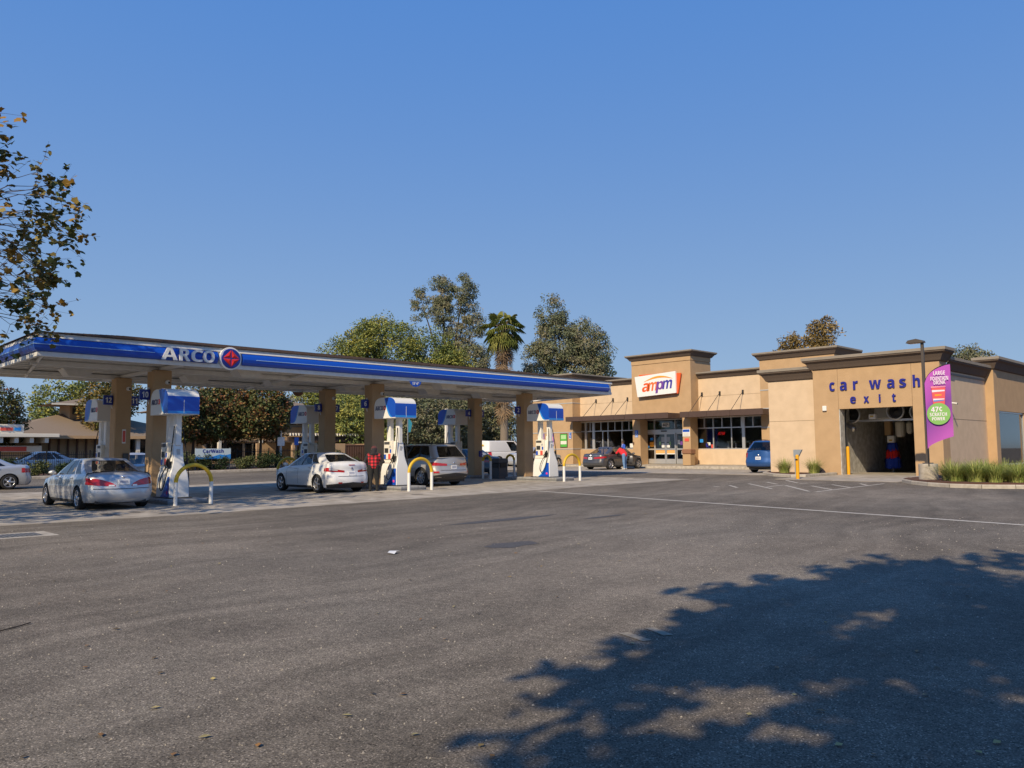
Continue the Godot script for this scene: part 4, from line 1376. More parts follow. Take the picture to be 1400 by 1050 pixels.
	# notices, posters and small fittings on the walls
	var hs := func(v: float, y: float, u: float) -> void:
		var o := bx(t, "accessible_parking_sign", M.blue_light2, u - 0.02, u, y - 0.2, y + 0.3, v - 0.13, v + 0.13, 0.004)
		var fig := MB.new()
		fig.lathe([Vector2(0.03, 0), Vector2(0.028, 0.004), Vector2(0, 0.005)], 8, W(u - 0.021, y + 0.21, v + 0.02), Vector3(-1, 0, 0))
		bxm(fig, u - 0.026, u - 0.02, y + 0.03, y + 0.17, v, v + 0.035)
		bxm(fig, u - 0.026, u - 0.02, y + 0.03, y + 0.06, v - 0.06, v)
		bxm(fig, u - 0.0262, u - 0.02, y - 0.05, y + 0.03, v - 0.085, v - 0.06)
		var ring := []
		for i in 10:
			var a := deg_to_rad(120 + i * 24.0)
			ring.append(W(u - 0.024, y + 0.0 + sin(a) * 0.075, v - cos(a) * 0.075))
		fig.tube(ring, 0.01, 4)
		part(o, "wheelchair_symbol", fig, M.white)
		bx(o, "text_panel", M.white, u - 0.024, u - 0.02, y - 0.18, y - 0.13, v - 0.1, v + 0.1)
	hs.call(40.46, 2.6, 45.6)
	hs.call(34.24, 2.6, 45.6)
	var po := bx(t, "green_poster", M.dark_trim, 45.56, 45.6, 1.75, 2.82, 40.72, 41.47, 0.01)
	bx(po, "print", M.green_print, 45.555, 45.562, 1.8, 2.77, 40.77, 41.42)
	bx(po, "print_sky", M.green_pale, 45.552, 45.558, 2.4, 2.7, 40.85, 41.35)
	bx(po, "print_band", M.cream, 45.552, 45.558, 2.0, 2.25, 40.8, 41.4)
	for v in [43.3, 42.3]:
		var p2 := bx(t, "purple_poster", M.violet_pale, 45.56, 45.6, 1.9, 2.84, v - 0.18, v + 0.18, 0.01)
		bx(p2, "print", M.pink_pale, 45.555, 45.562, 2.3, 2.6, v - 0.1, v + 0.12)
		bx(p2, "print_band", M.white, 45.555, 45.562, 1.95, 2.15, v - 0.15, v + 0.15)
	var nt := bx(t, "entrance_notice", M.white, 45.57, 45.6, 2.40, 2.90, 29.85, 30.42, 0.004)
	bx(nt, "print_band", M.blue, 45.566, 45.572, 2.70, 2.87, 29.88, 30.39)
	for k in 3: bx(nt, "print_line", M.grey_panel, 45.566, 45.572, 2.45 + k * 0.08, 2.48 + k * 0.08, 29.92, 30.35)
	bx(t, "red_notice", M.red_print, 45.57, 45.6, 2.08, 2.28, 29.95, 30.27, 0.004)
	bx(t, "key_box", M.brown, 45.55, 45.6, 1.9, 2.08, 34.45, 34.56, 0.01)
	for v in [42.6]:
		bx(t, "wall_lamp", M.white, 45.35, 45.6, 3.85, 4.0, 39.9, 40.15, 0.02)
		bx(t, "wall_camera", M.white, 45.35, 45.6, 4.55, 4.75, v - 0.08, v + 0.08, 0.03)
	# lettered sign on the tower
	var sg := thing("shop_sign", "tilted white sign board with orange backing panel on the entrance tower", "sign", W(45.4, 6.0, 32.2))
	var ob := MB.new()
	ob.prism(PackedVector2Array([Vector2(-33.6, 5.24), Vector2(-30.60, 5.29), Vector2(-30.33, 6.66), Vector2(-33.78, 6.76)]), W(45.5, 0, 0), Vector3(0, 0, 1), Vector3.UP, 0.1)
	part(sg, "backing_panel", ob, M.orange)
	var wb := MB.new()
	wb.prism(PackedVector2Array([Vector2(-33.84, 5.20), Vector2(-30.66, 5.33), Vector2(-30.66, 6.80), Vector2(-34.06, 6.62)]), W(45.395, 0, 0), Vector3(0, 0, 1), Vector3.UP, 0.13)
	part(sg, "white_board", wb, M.sign_white)
	words(sg, "letter", "a", W(45.258, 5.84, 33.13), 0.56, 0.60, M.orange, true, 0.012, true, 0.22, 0.035)
	words(sg, "letter", "m", W(45.258, 5.88, 32.53), 0.74, 0.60, M.orange2, true, 0.012, true, 0.22, 0.035)
	words(sg, "letter", "p", W(45.256, 5.80, 31.95), 0.58, 0.80, M.violet, true, 0.012, true, 0.22, 0.035)
	words(sg, "letter", "m", W(45.258, 5.95, 31.32), 0.74, 0.60, M.navy2, true, 0.012, true, 0.22, 0.035)
	var sw := PackedVector2Array()
	for i in 17:
		var f2 := i / 16.0
		sw.append(Vector2(lerpf(-33.27, -30.9, f2), 6.15 + 0.42 * sin(PI * (0.06 + 0.80 * f2))))
	for i in 17:
		var f2 := 1.0 - i / 16.0
		sw.append(Vector2(lerpf(-33.27, -30.9, f2), 6.145 + 0.42 * sin(PI * (0.06 + 0.80 * f2)) - 0.12 * sin(PI * f2) - 0.005))
	var ab := MB.new()
	ab.prism(sw, W(45.263, 0, 0), Vector3(0, 0, 1), Vector3.UP, 0.014)
	part(sg, "arc", ab, M.orange_warm)
	# waste bin by the pier
	var bn := thing("entrance_bin", "square tan waste bin with a brown lid beside the shop entrance", "bin", W(45.2, 0.5, 29.75))
	bx(bn, "bin_body", M.bin_tan, 44.95, 45.5, 0.5, 1.24, 29.45, 30.05, 0.02)
	bx(bn, "lid", M.plastic_brown, 44.9, 45.55, 1.24, 1.56, 29.4, 30.1, 0.05)

func brush(parent: Node, at: Vector3) -> void:
	rng.seed = 91
	for band in 3:
		var b := MB.new()
		var n: int = [70, 80, 80][band]
		for i in n:
			var a := rng.randf() * TAU
			var d := Vector3(cos(a), 0, sin(a))
			var s := Vector3(-sin(a), 0, cos(a)) * 0.03
			var r: float = [0.15, 0.22, 0.3][band] * (0.5 + 0.5 * rng.randf())
			var y0: float = [1.55, 1.2, 0.85][band] + rng.randf() * 0.1
			var y1: float = y0 - [0.5, 0.52, 0.68][band]
			var p0 := at + d * r * 0.6 + Vector3(0, y0, 0)
			var p1 := at + d * (r + 0.12) + Vector3(0, lerpf(y0, y1, 0.35), 0)
			var p2 := at + d * (r + 0.17 * rng.randf() + 0.05) + Vector3(0, maxf(y1, 0.02), 0)
			b.quad(p0 - s, p0 + s, p1 + s, p1 - s)
			b.quad(p1 - s, p1 + s, p2 + s * 0.8, p2 - s * 0.8)
		part(parent, ["upper_strips", "middle_strips", "lower_strips"][band], b, [M.brush_blue, M.brush_red, M.brush_blue][band])

func wash() -> void:
	var t := thing("car_wash_building", "tan stucco car wash with a dark open bay and blue exit lettering", "car wash", W(40, 0.28, 15))
	var tan: Material = M.stucco_tan
	var cream: Material = M.stucco_cream
	# front wall round the bay
	bx(t, "front_wall", tan, 38.0, 38.45, 0.2, 5.38, 16.53, 17.76, 0.01)
	bx(t, "front_wall", tan, 38.0, 38.45, 0.2, 5.38, 11.98, 13.17, 0.01)
	bx(t, "lintel", tan, 38.0, 38.45, 3.42, 5.38, 13.17, 16.53)
	bx(t, "jamb", M.wash_wall, 38.02, 38.5, 0.25, 3.42, 16.49, 16.529)
	cornice(t, [[40.0, 17.76], [38.0, 17.76], [38.0, 11.98], [38.9, 11.98]], 5.36, 0.60, 0.36)
	for q in [[16.53, 3.42]]:
		bx(t, "joint", M.joint, 37.993, 38.01, 3.42, 5.36, 16.524, 16.536)
		bx(t, "joint", M.joint, 37.993, 38.01, 3.42, 5.36, 13.164, 13.176)
	# pale wall beside it
	bx(t, "pale_wall", cream, 38.3, 38.6, 0.2, 4.99, 17.76, 20.3, 0.01)
	bx(t, "pale_wall", cream, 38.6, 46.0, 0.2, 4.99, 20.0, 20.3)
	bx(t, "joint", M.joint, 38.292, 38.31, 2.93, 2.942, 17.77, 20.29)
	cornice(t, [[45.9, 20.3], [38.3, 20.3], [38.3, 17.8]], 4.97, 0.62, 0.36)
	# flank towards the planter
	bx(t, "flank", tan, 38.45, 38.9, 0.2, 5.38, 11.98, 12.4)
	bx(t, "flank", cream, 38.9, 45.2, 0.2, 5.05, 12.15, 12.5)
	bx(t, "joint", M.joint, 38.92, 45.1, 2.85, 2.862, 12.142, 12.16)
	cornice(t, [[38.9, 12.15], [45.3, 12.15]], 5.03, 0.58, 0.34)
	bx(t, "flank", tan, 45.1, 45.75, 0.2, 5.45, 11.75, 12.5, 0.01)
	bx(t, "flank", tan, 45.75, 50.5, 0.2, 0.62, 11.75, 12.1)
	bx(t, "flank", tan, 45.75, 50.5, 3.38, 5.45, 11.75, 12.1)
	bx(t, "flank", tan, 50.5, 60.0, 0.2, 5.45, 11.75, 12.1)
	cornice(t, [[45.1, 12.6], [45.1, 11.75], [60.0, 11.75]], 5.43, 0.62, 0.36)
	var fw := MB.new()
	for u in [45.79, 50.46]: bxm(fw, u - 0.04, u + 0.04, 0.62, 3.38, 11.82, 11.95)
	bxm(fw, 45.83, 50.42, 3.30, 3.38, 11.82, 11.95)
	bxm(fw, 45.83, 50.42, 0.62, 0.7, 11.82, 11.95)
	var w := part(t, "window", fw, M.alu)
	bx(w, "pane", M.window_glass_dark, 45.83, 50.42, 0.7, 3.3, 11.88, 11.89)
	bx(t, "flat_roof", M.cornice_cap, 38.45, 60.0, 4.86, 4.95, 12.12, 19.98)
	# tunnel
	bx(t, "tunnel_floor", M.concrete1, 38.2, 60, 0.22, 0.30, 12.5, 17.3)
	bx(t, "tunnel_wall", M.wash_wall, 38.47, 60, 0.3, 4.8, 17.0, 17.3)
	bx(t, "tunnel_wall", M.wash_wall, 38.47, 60, 0.3, 4.8, 12.5, 12.7)
	bx(t, "tunnel_wall", M.wash_wall, 59.8, 60, 0.3, 4.8, 12.7, 17.0)
	bx(t, "tunnel_ceiling", M.wash_wall, 38.47, 60, 4.8, 4.85, 12.5, 17.3)
	# blue letters
	for l in [["c", 16.92, 16.67, 4.30, 4.72], ["a", 16.41, 16.09, 4.30, 4.72], ["r", 15.78, 15.56, 4.31, 4.72], ["w", 15.03, 14.49, 4.29, 4.70], ["a", 14.22, 13.90, 4.28, 4.69], ["s", 13.68, 13.39, 4.28, 4.68], ["h", 13.10, 12.80, 4.27, 4.82], ["e", 15.94, 15.68, 3.66, 3.98], ["x", 15.31, 15.07, 3.66, 3.96], ["i", 14.62, 14.54, 3.66, 4.03], ["t", 14.03, 13.87, 3.65, 4.02]]:
		words(t, "letter", l[0], W(37.96, (l[3] + l[4]) * 0.5, (l[1] + l[2]) * 0.5), l[1] - l[2], l[4] - l[3], M.letter_blue, true, 0.05)
	bx(t, "wall_speaker", M.white, 37.9, 38.0, 3.35, 3.6, 17.1, 17.3, 0.02)
	var cm := MB.new()
	cm.tube([W(39.46, 3.56, 12.15), W(39.4, 3.54, 11.95), W(39.3, 3.5, 11.72)], 0.045, 8)
	var wc := part(t, "wall_camera", cm, M.white)
	bx(wc, "lens", M.black, 39.26, 39.32, 3.47, 3.53, 11.70, 11.715)
	bx(t, "unit_number", M.blue_pale, 39.0, 39.5, 2.35, 2.47, 12.135, 12.15)
	# drying and brushing gear inside
	var gear := thing("wash_gear", "dryer fans, ducts and pipes hung inside the wash bay", "machinery", W(41, 0.3, 15))
	for q in [[16.85, 3.22, 0.42], [14.75, 3.32, 0.42], [13.7, 3.25, 0.40]]:
		var fn := MB.new()
		fn.lathe([Vector2(q[2], 0.0), Vector2(q[2] + 0.02, 0.08), Vector2(q[2] - 0.03, 0.14), Vector2(q[2] - 0.07, 0.08), Vector2(q[2] - 0.12, -0.1)], 22, W(40.3, q[1], q[0]), Vector3(-1, 0, 0))
		var fo := part(gear, "dryer_fan", fn, M.alu)
		var hb := MB.new()
		hb.lathe([Vector2(q[2] - 0.02, -0.02), Vector2(0.12, -0.02), Vector2(0.1, 0.06), Vector2(0.0, 0.08)], 14, W(40.3, q[1], q[0]), Vector3(-1, 0, 0))
		part(fo, "hub", hb, M.black)
	for y in [2.9, 3.75]:
		var rl := MB.new()
		bxm(rl, 40.3, 40.42, y - 0.05, y + 0.05, 12.7, 17.0)
		part(gear, "cross_rail", rl, M.alu)
	var pb := bx(gear, "control_box", M.white, 39.6, 39.8, 2.95, 3.19, 15.45, 15.78, 0.02)
	bx(pb, "warning_label", M.yellow, 39.594, 39.6, 3.05, 3.12, 15.55, 15.7)
	var can := MB.new()
	can.lathe([Vector2(0.0, -0.25), Vector2(0.13, -0.25), Vector2(0.15, -0.2), Vector2(0.15, 0.2), Vector2(0.12, 0.25), Vector2(0, 0.25)], 16, W(39.4, 2.6, 16.55), Vector3(-0.2, -0.6, 0.75).normalized())
	part(gear, "blower", can, M.steel)
	bx(gear, "duct", M.bin_tan, 43.0, 43.4, 2.2, 2.95, 16.05, 16.36, 0.03)
	bx(gear, "duct", M.cream, 43.1, 43.6, 2.1, 2.95, 15.48, 15.88, 0.1)
	bx(gear, "duct", M.cream, 43.3, 43.7, 2.25, 2.9, 15.15, 15.4, 0.1)
	bx(gear, "duct", M.grey_panel, 41.3, 42.3, 3.0, 3.8, 15.2, 16.2, 0.05)
	var b2 := bx(gear, "motor_box", M.white, 42.9, 43.2, 1.82, 2.18, 15.85, 16.21, 0.03)
	bx(b2, "warning_label", M.yellow, 42.89, 42.9, 1.9, 1.98, 15.95, 16.1)
	for q in [[39.0, 16.9], [39.2, 16.75], [38.8, 12.9]]:
		var pp := MB.new()
		pp.tube([W(q[0], 0.3, q[1]), W(q[0], 3.0, q[1]), W(q[0] + 0.4, 4.7, q[1])], 0.035, 6)
		part(gear, "pipe", pp, M.dark_grey)
	for k in 5:
		var dp := MB.new()
		dp.tube([W(40.6, 4.75, 13.2 + k * 0.8), W(40.6, 3.7, 13.2 + k * 0.8)], 0.05, 6)
		part(gear, "hanger", dp, M.dark_grey)
	var br := thing("wash_brush", "blue and red cloth strip brush standing in the wash bay", "brush", W(43.1, 0.3, 16.02))
	bx(br, "shaft", M.steel_dull, 43.06, 43.14, 0.3, 1.85, 15.98, 16.06)
	brush(br, W(43.1, 0.3, 16.02))

func corner_things() -> void:
	# yellow posts
	for q in [[33.2, 16.35, 1.05, "yellow guard post with a dark band before the pale wash wall"], [38.3, 16.3, 1.35, "tall yellow guard post at the mouth of the wash bay"]]:
		var gy := ground_y(q[0], q[1])
		var t := thing("guard_post", q[3], "bollard", W(q[0], gy, q[1]), 0, "yellow guard posts")
		var b := MB.new()
		var r := 0.075
		b.lathe([Vector2(r, -0.05), Vector2(r, q[2] - 0.05), Vector2(r * 0.8, q[2] - 0.01), Vector2(0, q[2] + 0.01)], 16, W(q[0], gy, q[1]))
		part(t, "post", b, M.yellow_deep)
		if q[2] < 1.2:
			bx(t, "mark", M.black, q[0] - 0.078, q[0] - 0.02, gy + 0.80, gy + 0.87, q[1] - 0.05, q[1] + 0.05)
	# sensor post
	var t := thing("sensor_post", "grey steel post with an angled hood before the pale wash wall", "post", W(34.9, 0.37, 17.25))
	var sp := MB.new()
	sp.box(Vector3(34.86, 0.3, -17.3), Vector3(34.94, 1.2, -17.2), 0.008)
	part(t, "post", sp, M.galvanised)
	var hd := MB.new()
	hd.prism(PackedVector2Array([Vector2(-0.06, 0), Vector2(0.16, 0.0), Vector2(0.34, 0.32), Vector2(-0.06, 0.32)]), W(34.96, 1.18, 17.27), Vector3(0, 0, 1), Vector3.UP, 0.12)
	part(t, "hood", hd, M.galvanised)
	var st := thing("valve_cover", "small dark wedge cover standing by the wash wall", "cover", W(37.4, 0.37, 17.55))
	var cb := MB.new()
	var rows := []
	for i in 5:
		var row := []
		var y: float = [0.0, 0.12, 0.24, 0.33, 0.36][i]
		var r: float = [0.34, 0.31, 0.22, 0.10, 0.0][i]
		for j in 13:
			var a := TAU * j / 12
			row.append(W(37.4, 0.34 + y, 17.4) + Vector3(cos(a) * r * 0.8, 0, sin(a) * r * 1.15))
		rows.append(row)
	cb.grid(rows)
	part(st, "shell", cb, M.rock)
	# lamp post on its concrete footing
	var lp := thing("lamp_post", "brown square lamp post with a flat head on a round concrete footing", "lamp post", W(32.1, 0.36, 10.68))
	var ft := MB.new()
	ft.lathe([Vector2(0.33, -0.1), Vector2(0.33, 0.55), Vector2(0.315, 0.58), Vector2(0.0, 0.58)], 36, W(32.1, 0.37, 10.68))
	part(lp, "footing", ft, M.kerb_concrete)
	bx(lp, "base_plate", M.pole_brown, 31.95, 32.25, 0.95, 0.99, 10.53, 10.83, 0.01)
	bx(lp, "pole", M.pole_brown, 32.05, 32.15, 0.98, 5.5, 10.63, 10.73, 0.01)
	var lh := MB.new()
	lh.prism(PackedVector2Array([Vector2(-10.6, 5.50), Vector2(-10.62, 5.58), Vector2(-10.85, 5.66), Vector2(-11.15, 5.62), Vector2(-11.22, 5.52)]), W(32.25, 0, 0), Vector3(0, 0, 1), Vector3.UP, 0.3)
	var ho := part(lp, "lamp_head", lh, M.pole_brown)
	bx(ho, "lens", M.lens, 32.0, 32.2, 5.494, 5.502, 10.8, 11.15)
	# feather flag
	var ff := thing("feather_flag", "tall magenta feather flag with white lettering and a green disc beside the lamp post", "flag", W(31.72, 0.36, 10.45))
	var pole := []
	for i in 13:
		var f := i / 12.0
		pole.append(W(31.74, 0.9 + 2.9 * f, 10.53 + 0.02 * f))
	for i in range(1, 11):
		var a := PI / 2 * i / 10.0
		pole.append(W(31.74, 3.8 + sin(a) * 0.78, 10.55 - (1.0 - cos(a)) * 0.92))
	var pm := MB.new()
	pm.tube(pole, 0.02, 7)
	part(ff, "pole", pm, M.black)
	rows = []
	var uvs := []
	for i in 33:
		var f := i / 32.0
		var row := []
		var ur := []
		for j in 13:
			var g := j / 12.0
			var v := lerpf(10.535, 9.64, g)
			var ylow := 1.5 + 0.45 * pow(g, 0.6)
			var yhigh := 4.57
			var x := (10.55 - v) / 0.92
			yhigh = 3.8 + 0.77 * sqrt(clampf(1.0 - pow(1.0 - x, 2), 0.0, 1.0))
			var y := lerpf(ylow, yhigh, f)
			var wv := 0.018 * sin(y * 3.1 + v * 2.0) * g + 0.012 * sin(v * 9.0 + y * 1.2) * g
			row.append(W(31.72 + wv, y, v))
			ur.append(Vector2(g, f))
		rows.append(row)
		uvs.append(ur)
	var fm := MB.new()
	fm.grid(rows, false, null, uvs)
	part(ff, "cloth", fm, M.flag)
	var fu := 31.655
	for q in [["LARGE", 10.0, 4.28, 0.40, 0.15], ["FOUNTAIN", 10.0, 4.08, 0.60, 0.15], ["DRINK", 10.0, 3.93, 0.40, 0.14]]:
		words(ff, "lettering", q[0], W(fu, q[2], q[1]), q[3], q[4], M.flag_white, true, 0.004)
	var cup := PackedVector2Array([Vector2(-10.24, 2.95), Vector2(-9.87, 2.95), Vector2(-9.81, 3.74), Vector2(-10.29, 3.74)])
	var cb2 := MB.new()
	cb2.prism(cup, W(fu, 0, 0), Vector3(0, 0, 1), Vector3.UP, 0.004)
	var co := part(ff, "cup_print", cb2, M.cup_red)
	for q in [[3.74, 3.80, -10.30, -9.80, M.pink_pale], [3.58, 3.66, -10.27, -9.84, M.flag_white], [3.28, 3.34, -10.24, -9.86, M.flag_white], [3.23, 3.28, -10.23, -9.87, M.blue_light], [3.43, 3.50, -10.18, -9.95, M.orange_warm]]:
		var sb := MB.new()
		sb.prism(PackedVector2Array([Vector2(q[2], q[0]), Vector2(q[3], q[0] + 0.02), Vector2(q[3], q[1] - 0.01), Vector2(q[2], q[1])]), W(fu - 0.004, 0, 0), Vector3(0, 0, 1), Vector3.UP, 0.003)
		part(co, "cup_band", sb, q[4])
	var gd := MB.new()
	gd.lathe([Vector2(0.40, 0.0), Vector2(0.398, 0.003), Vector2(0.0, 0.003)], 36, W(fu - 0.007, 2.78, 10.08), Vector3(-1, 0, 0))
	var go := part(ff, "green_disc", gd, M.disc_green)
	words(go, "lettering", "47¢", W(fu - 0.013, 2.95, 10.14), 0.38, 0.19, M.flag_white, true, 0.003)
	words(go, "lettering", "SCRATCH", W(fu - 0.013, 2.76, 10.09), 0.58, 0.13, M.flag_white, true, 0.003)
	words(go, "lettering", "POWER", W(fu - 0.013, 2.60, 10.09), 0.44, 0.12, M.flag_white, true, 0.003)

# ---------------------------------------------------------------- cars
# A car is built with its nose to +x, y up, its right side to +z, the origin on the ground under the middle.
class Car:
	var p: Dictionary
	var hp := []          # half perimeter of the lower body: [kind, fraction]
	var xs := []
	const T := [0.0, 0.10, 0.22, 0.36, 0.50, 0.64, 0.78, 0.88, 0.95, 1.0]

	func curve(pts: Array, x: float) -> float:
		if x <= pts[0][0]: return pts[0][1]
		for i in pts.size() - 1:
			if x <= pts[i + 1][0]:
				var f: float = (x - pts[i][0]) / (pts[i + 1][0] - pts[i][0])
				return lerpf(pts[i][1], pts[i + 1][1], f * f * (3.0 - 2.0 * f) * 0.5 + f * 0.5)
		return pts[-1][1]

	func setup(d: Dictionary) -> void:
		p = d
		var rr: float = p.rc; var fr: float = p.fc
		for i in 6: hp.append([0, i / 6.0])
		for i in 7: hp.append([1, i / 7.0])
		var x0: float = p.x0 + rr; var x1: float = p.x1 - fr
		var st := []
		for i in 25: st.append(lerpf(x0, x1, i / 24.0))
		for c in [p.ax0, p.ax1]:
			var R: float = p.wr + 0.055
			for k in 13: st.append(c - R * cos(PI * k / 12.0))
			st.append(c - R - 0.004); st.append(c + R + 0.004)
		st.sort()
		xs = []
		for x in st:
			if x >= x0 and x <= x1 and (xs.is_empty() or x - xs[-1] > 0.002): xs.append(x)
		for x in xs: hp.append([2, x])
		for i in range(1, 8): hp.append([3, i / 7.0])
		for i in range(1, 7): hp.append([4, i / 6.0])

	func arch(x: float) -> float:
		var y: float = p.sill
		for c in [p.ax0, p.ax1]:
			var R: float = p.wr + 0.055
			var d := absf(x - c)
			if d <= R: y = maxf(y, p.wr + sqrt(R * R - d * d) * 0.97)
		return y

	# point of the lower body: column i along the half perimeter (from the tail's middle to the nose's), height t
	func raw(i: int, t: float) -> Vector3:
		var h: Array = hp[i]
		var hw: float = p.w * 0.5 * curve(p.wide, t)
		var xr: float = p.x0 + curve(p.tail, t)
		var xf: float = p.x1 - curve(p.nose, t)
		var rr: float = p.rc; var fr: float = p.fc
		var x := 0.0; var z := 0.0
		match h[0]:
			0:
				z = (hw - rr * 0.85) * h[1]; x = xr + p.rb * pow(h[1], 2.0)
			1:
				var a: float = PI / 2 * h[1]
				z = hw - rr * 0.85 + rr * 0.85 * sin(a); x = xr + p.rb + (rr - p.rb + (p.x0 - xr) * 0.0) * (1.0 - cos(a))
			2:
				x = h[1]; z = hw
			3:
				var a: float = PI / 2 * h[1]
				z = hw - fr * 0.9 + fr * 0.9 * cos(a); x = xf - p.fb - (fr - p.fb) * (1.0 - sin(a))
			4:
				z = (hw - fr * 0.9) * (1.0 - h[1]); x = xf - p.fb * pow(1.0 - h[1], 2.0)
		# sides draw in a little towards both ends
		var m := clampf((x - p.x0) / (p.x1 - p.x0), 0, 1)
		z *= 1.0 - 0.055 * pow(absf(m - 0.48) / 0.52, 2.6)
		var top := curve(p.deck, x)
		var y := lerpf(p.sill, top, t)
		if h[0] == 2:
			var lo := arch(x)
			if y < lo:
				y = lo
				var t2: float = (lo - p.sill) / (top - p.sill)
				z = p.w * 0.5 * curve(p.wide, t2) * (1.0 - 0.055 * pow(absf(m - 0.48) / 0.52, 2.6))
		return Vector3(x, y, z)

	func at(i: float, t: float) -> Vector3:
		var k := clampi(int(floor(i)), 0, hp.size() - 2)
		return raw(k, t).lerp(raw(k + 1, t), i - k)

	func index_of_x(x: float) -> float:
		for i in range(13, 13 + xs.size() - 1):
			if hp[i + 1][1] >= x: return i + (x - hp[i][1]) / (hp[i + 1][1] - hp[i][1])
		return 13.0 + xs.size() - 1

	# a sheet laid over the body between columns i0..i1 and heights lo..hi (numbers or functions of 0..1)
	func patch(b: MB, i0: float, i1: float, lo, hi, off: float, side: float, nu := 10, nv := 4) -> void:
		var rows := []
		for u in nu + 1:
			var f := float(u) / nu
			var i := lerpf(i0, i1, f)
			var a: float = lo.call(f) if lo is Callable else lo
			var c: float = hi.call(f) if hi is Callable else hi
			var row := []
			for v in nv + 1:
				var t := lerpf(a, c, float(v) / nv)
				var q := at(i, t)
				var di := at(minf(i + 0.3, hp.size() - 1.0), t) - at(maxf(i - 0.3, 0.0), t)
				var dt := at(i, minf(t + 0.03, 1.0)) - at(i, maxf(t - 0.03, 0.0))
				var n := dt.cross(di).normalized()
				if n.dot(Vector3(signf(q.x) * maxf(0.0, absf(q.x) - p.x1 + 0.6), 0, q.z * 0.4)) < 0: n = -n
				q += n * off
				row.append(Vector3(q.x, q.y, q.z * side))
			rows.append(row)
		b.grid(rows, side > 0)

	func lower(b: MB, hole: Callable) -> void:
		var N := hp.size()
		var rows := []
		var K := T.size()
		for i in N:
			var row := []
			for t in T: row.append(raw(i, t))
			var e: Vector3 = row[-1]
			for k in range(1, 8):
				var f := 1.0 - k / 4.0
				row.append(Vector3(e.x, e.y + p.crown * (1.0 - f * f) * clampf(e.z / 0.5, 0.0, 1.0), e.z * f))
			for k in K:
				var q: Vector3 = row[K - 1 - k]
				row.append(Vector3(q.x, q.y, -q.z))
			rows.append(row)
		var g0: float = p.cb[0] + 0.12; var g1: float = p.cb[1] - 0.25
		b.grid(rows, true, func(i, j):
			if j >= K - 1 and j < K + 7:
				var x: float = rows[i][K - 1].x
				if x > g0 and rows[i + 1][K - 1].x < g1: return true
			return hole.call(rows[i][j], rows[i + 1][j + 1], j))

	# greenhouse
	const S := [0.0, 0.05, 0.25, 0.5, 0.75, 0.93, 1.0]
	var gp := []

	func cabin_setup() -> void:
		gp = []
		for i in 5: gp.append([0, i / 5.0])
		for i in 3: gp.append([1, i / 3.0])
		for f in p.cuts: gp.append([2, f])
		for i in range(1, 4): gp.append([3, i / 3.0])
		for i in range(1, 6): gp.append([4, i / 5.0])

	func cab(i: int, s: float) -> Vector3:
		var h: Array = gp[i]
		var e := pow(s, 0.92)
		var xr: float = lerpf(p.cb[0], p.ct[0], e) + p.get("rbow", 0.0) * sin(PI * s)
		var xf: float = lerpf(p.cb[1], p.ct[1], e) + 0.03 * sin(PI * s)
		var hw: float = lerpf(p.cw[0], p.cw[1], pow(s, 1.35)) * 0.5
		var r := 0.16
		var x := 0.0; var z := 0.0
		var bow: float = p.get("glass_bow", 0.14)
		match h[0]:
			0: z = (hw - r) * h[1]; x = xr + bow * 0.5 * pow(h[1], 2)
			1:
				var a: float = PI / 2 * h[1]
				z = hw - r + r * sin(a); x = xr + bow * 0.5 + r * (1.0 - cos(a))
			2:
				z = hw; x = lerpf(xr + bow * 0.5 + r, xf - bow - r, h[1])
			3:
				var a: float = PI / 2 * h[1]
				z = hw - r + r * cos(a); x = xf - bow - r * (1.0 - sin(a))
			4: z = (hw - r) * (1.0 - h[1]); x = xf - bow * pow(1.0 - h[1], 2)
		var m := clampf((x - xr) / maxf(xf - xr, 0.1), 0, 1)
		z *= 1.0 - 0.07 * pow(absf(m - 0.45) / 0.55, 2.0)
		var y0: float = curve(p.deck, x) - 0.02 + p.crown * (1.0 - clampf(absf(z) / (p.w * 0.46), 0, 1))
		var y1: float = curve(p.roof, x)
		return Vector3(x, lerpf(y0, y1, s), z)

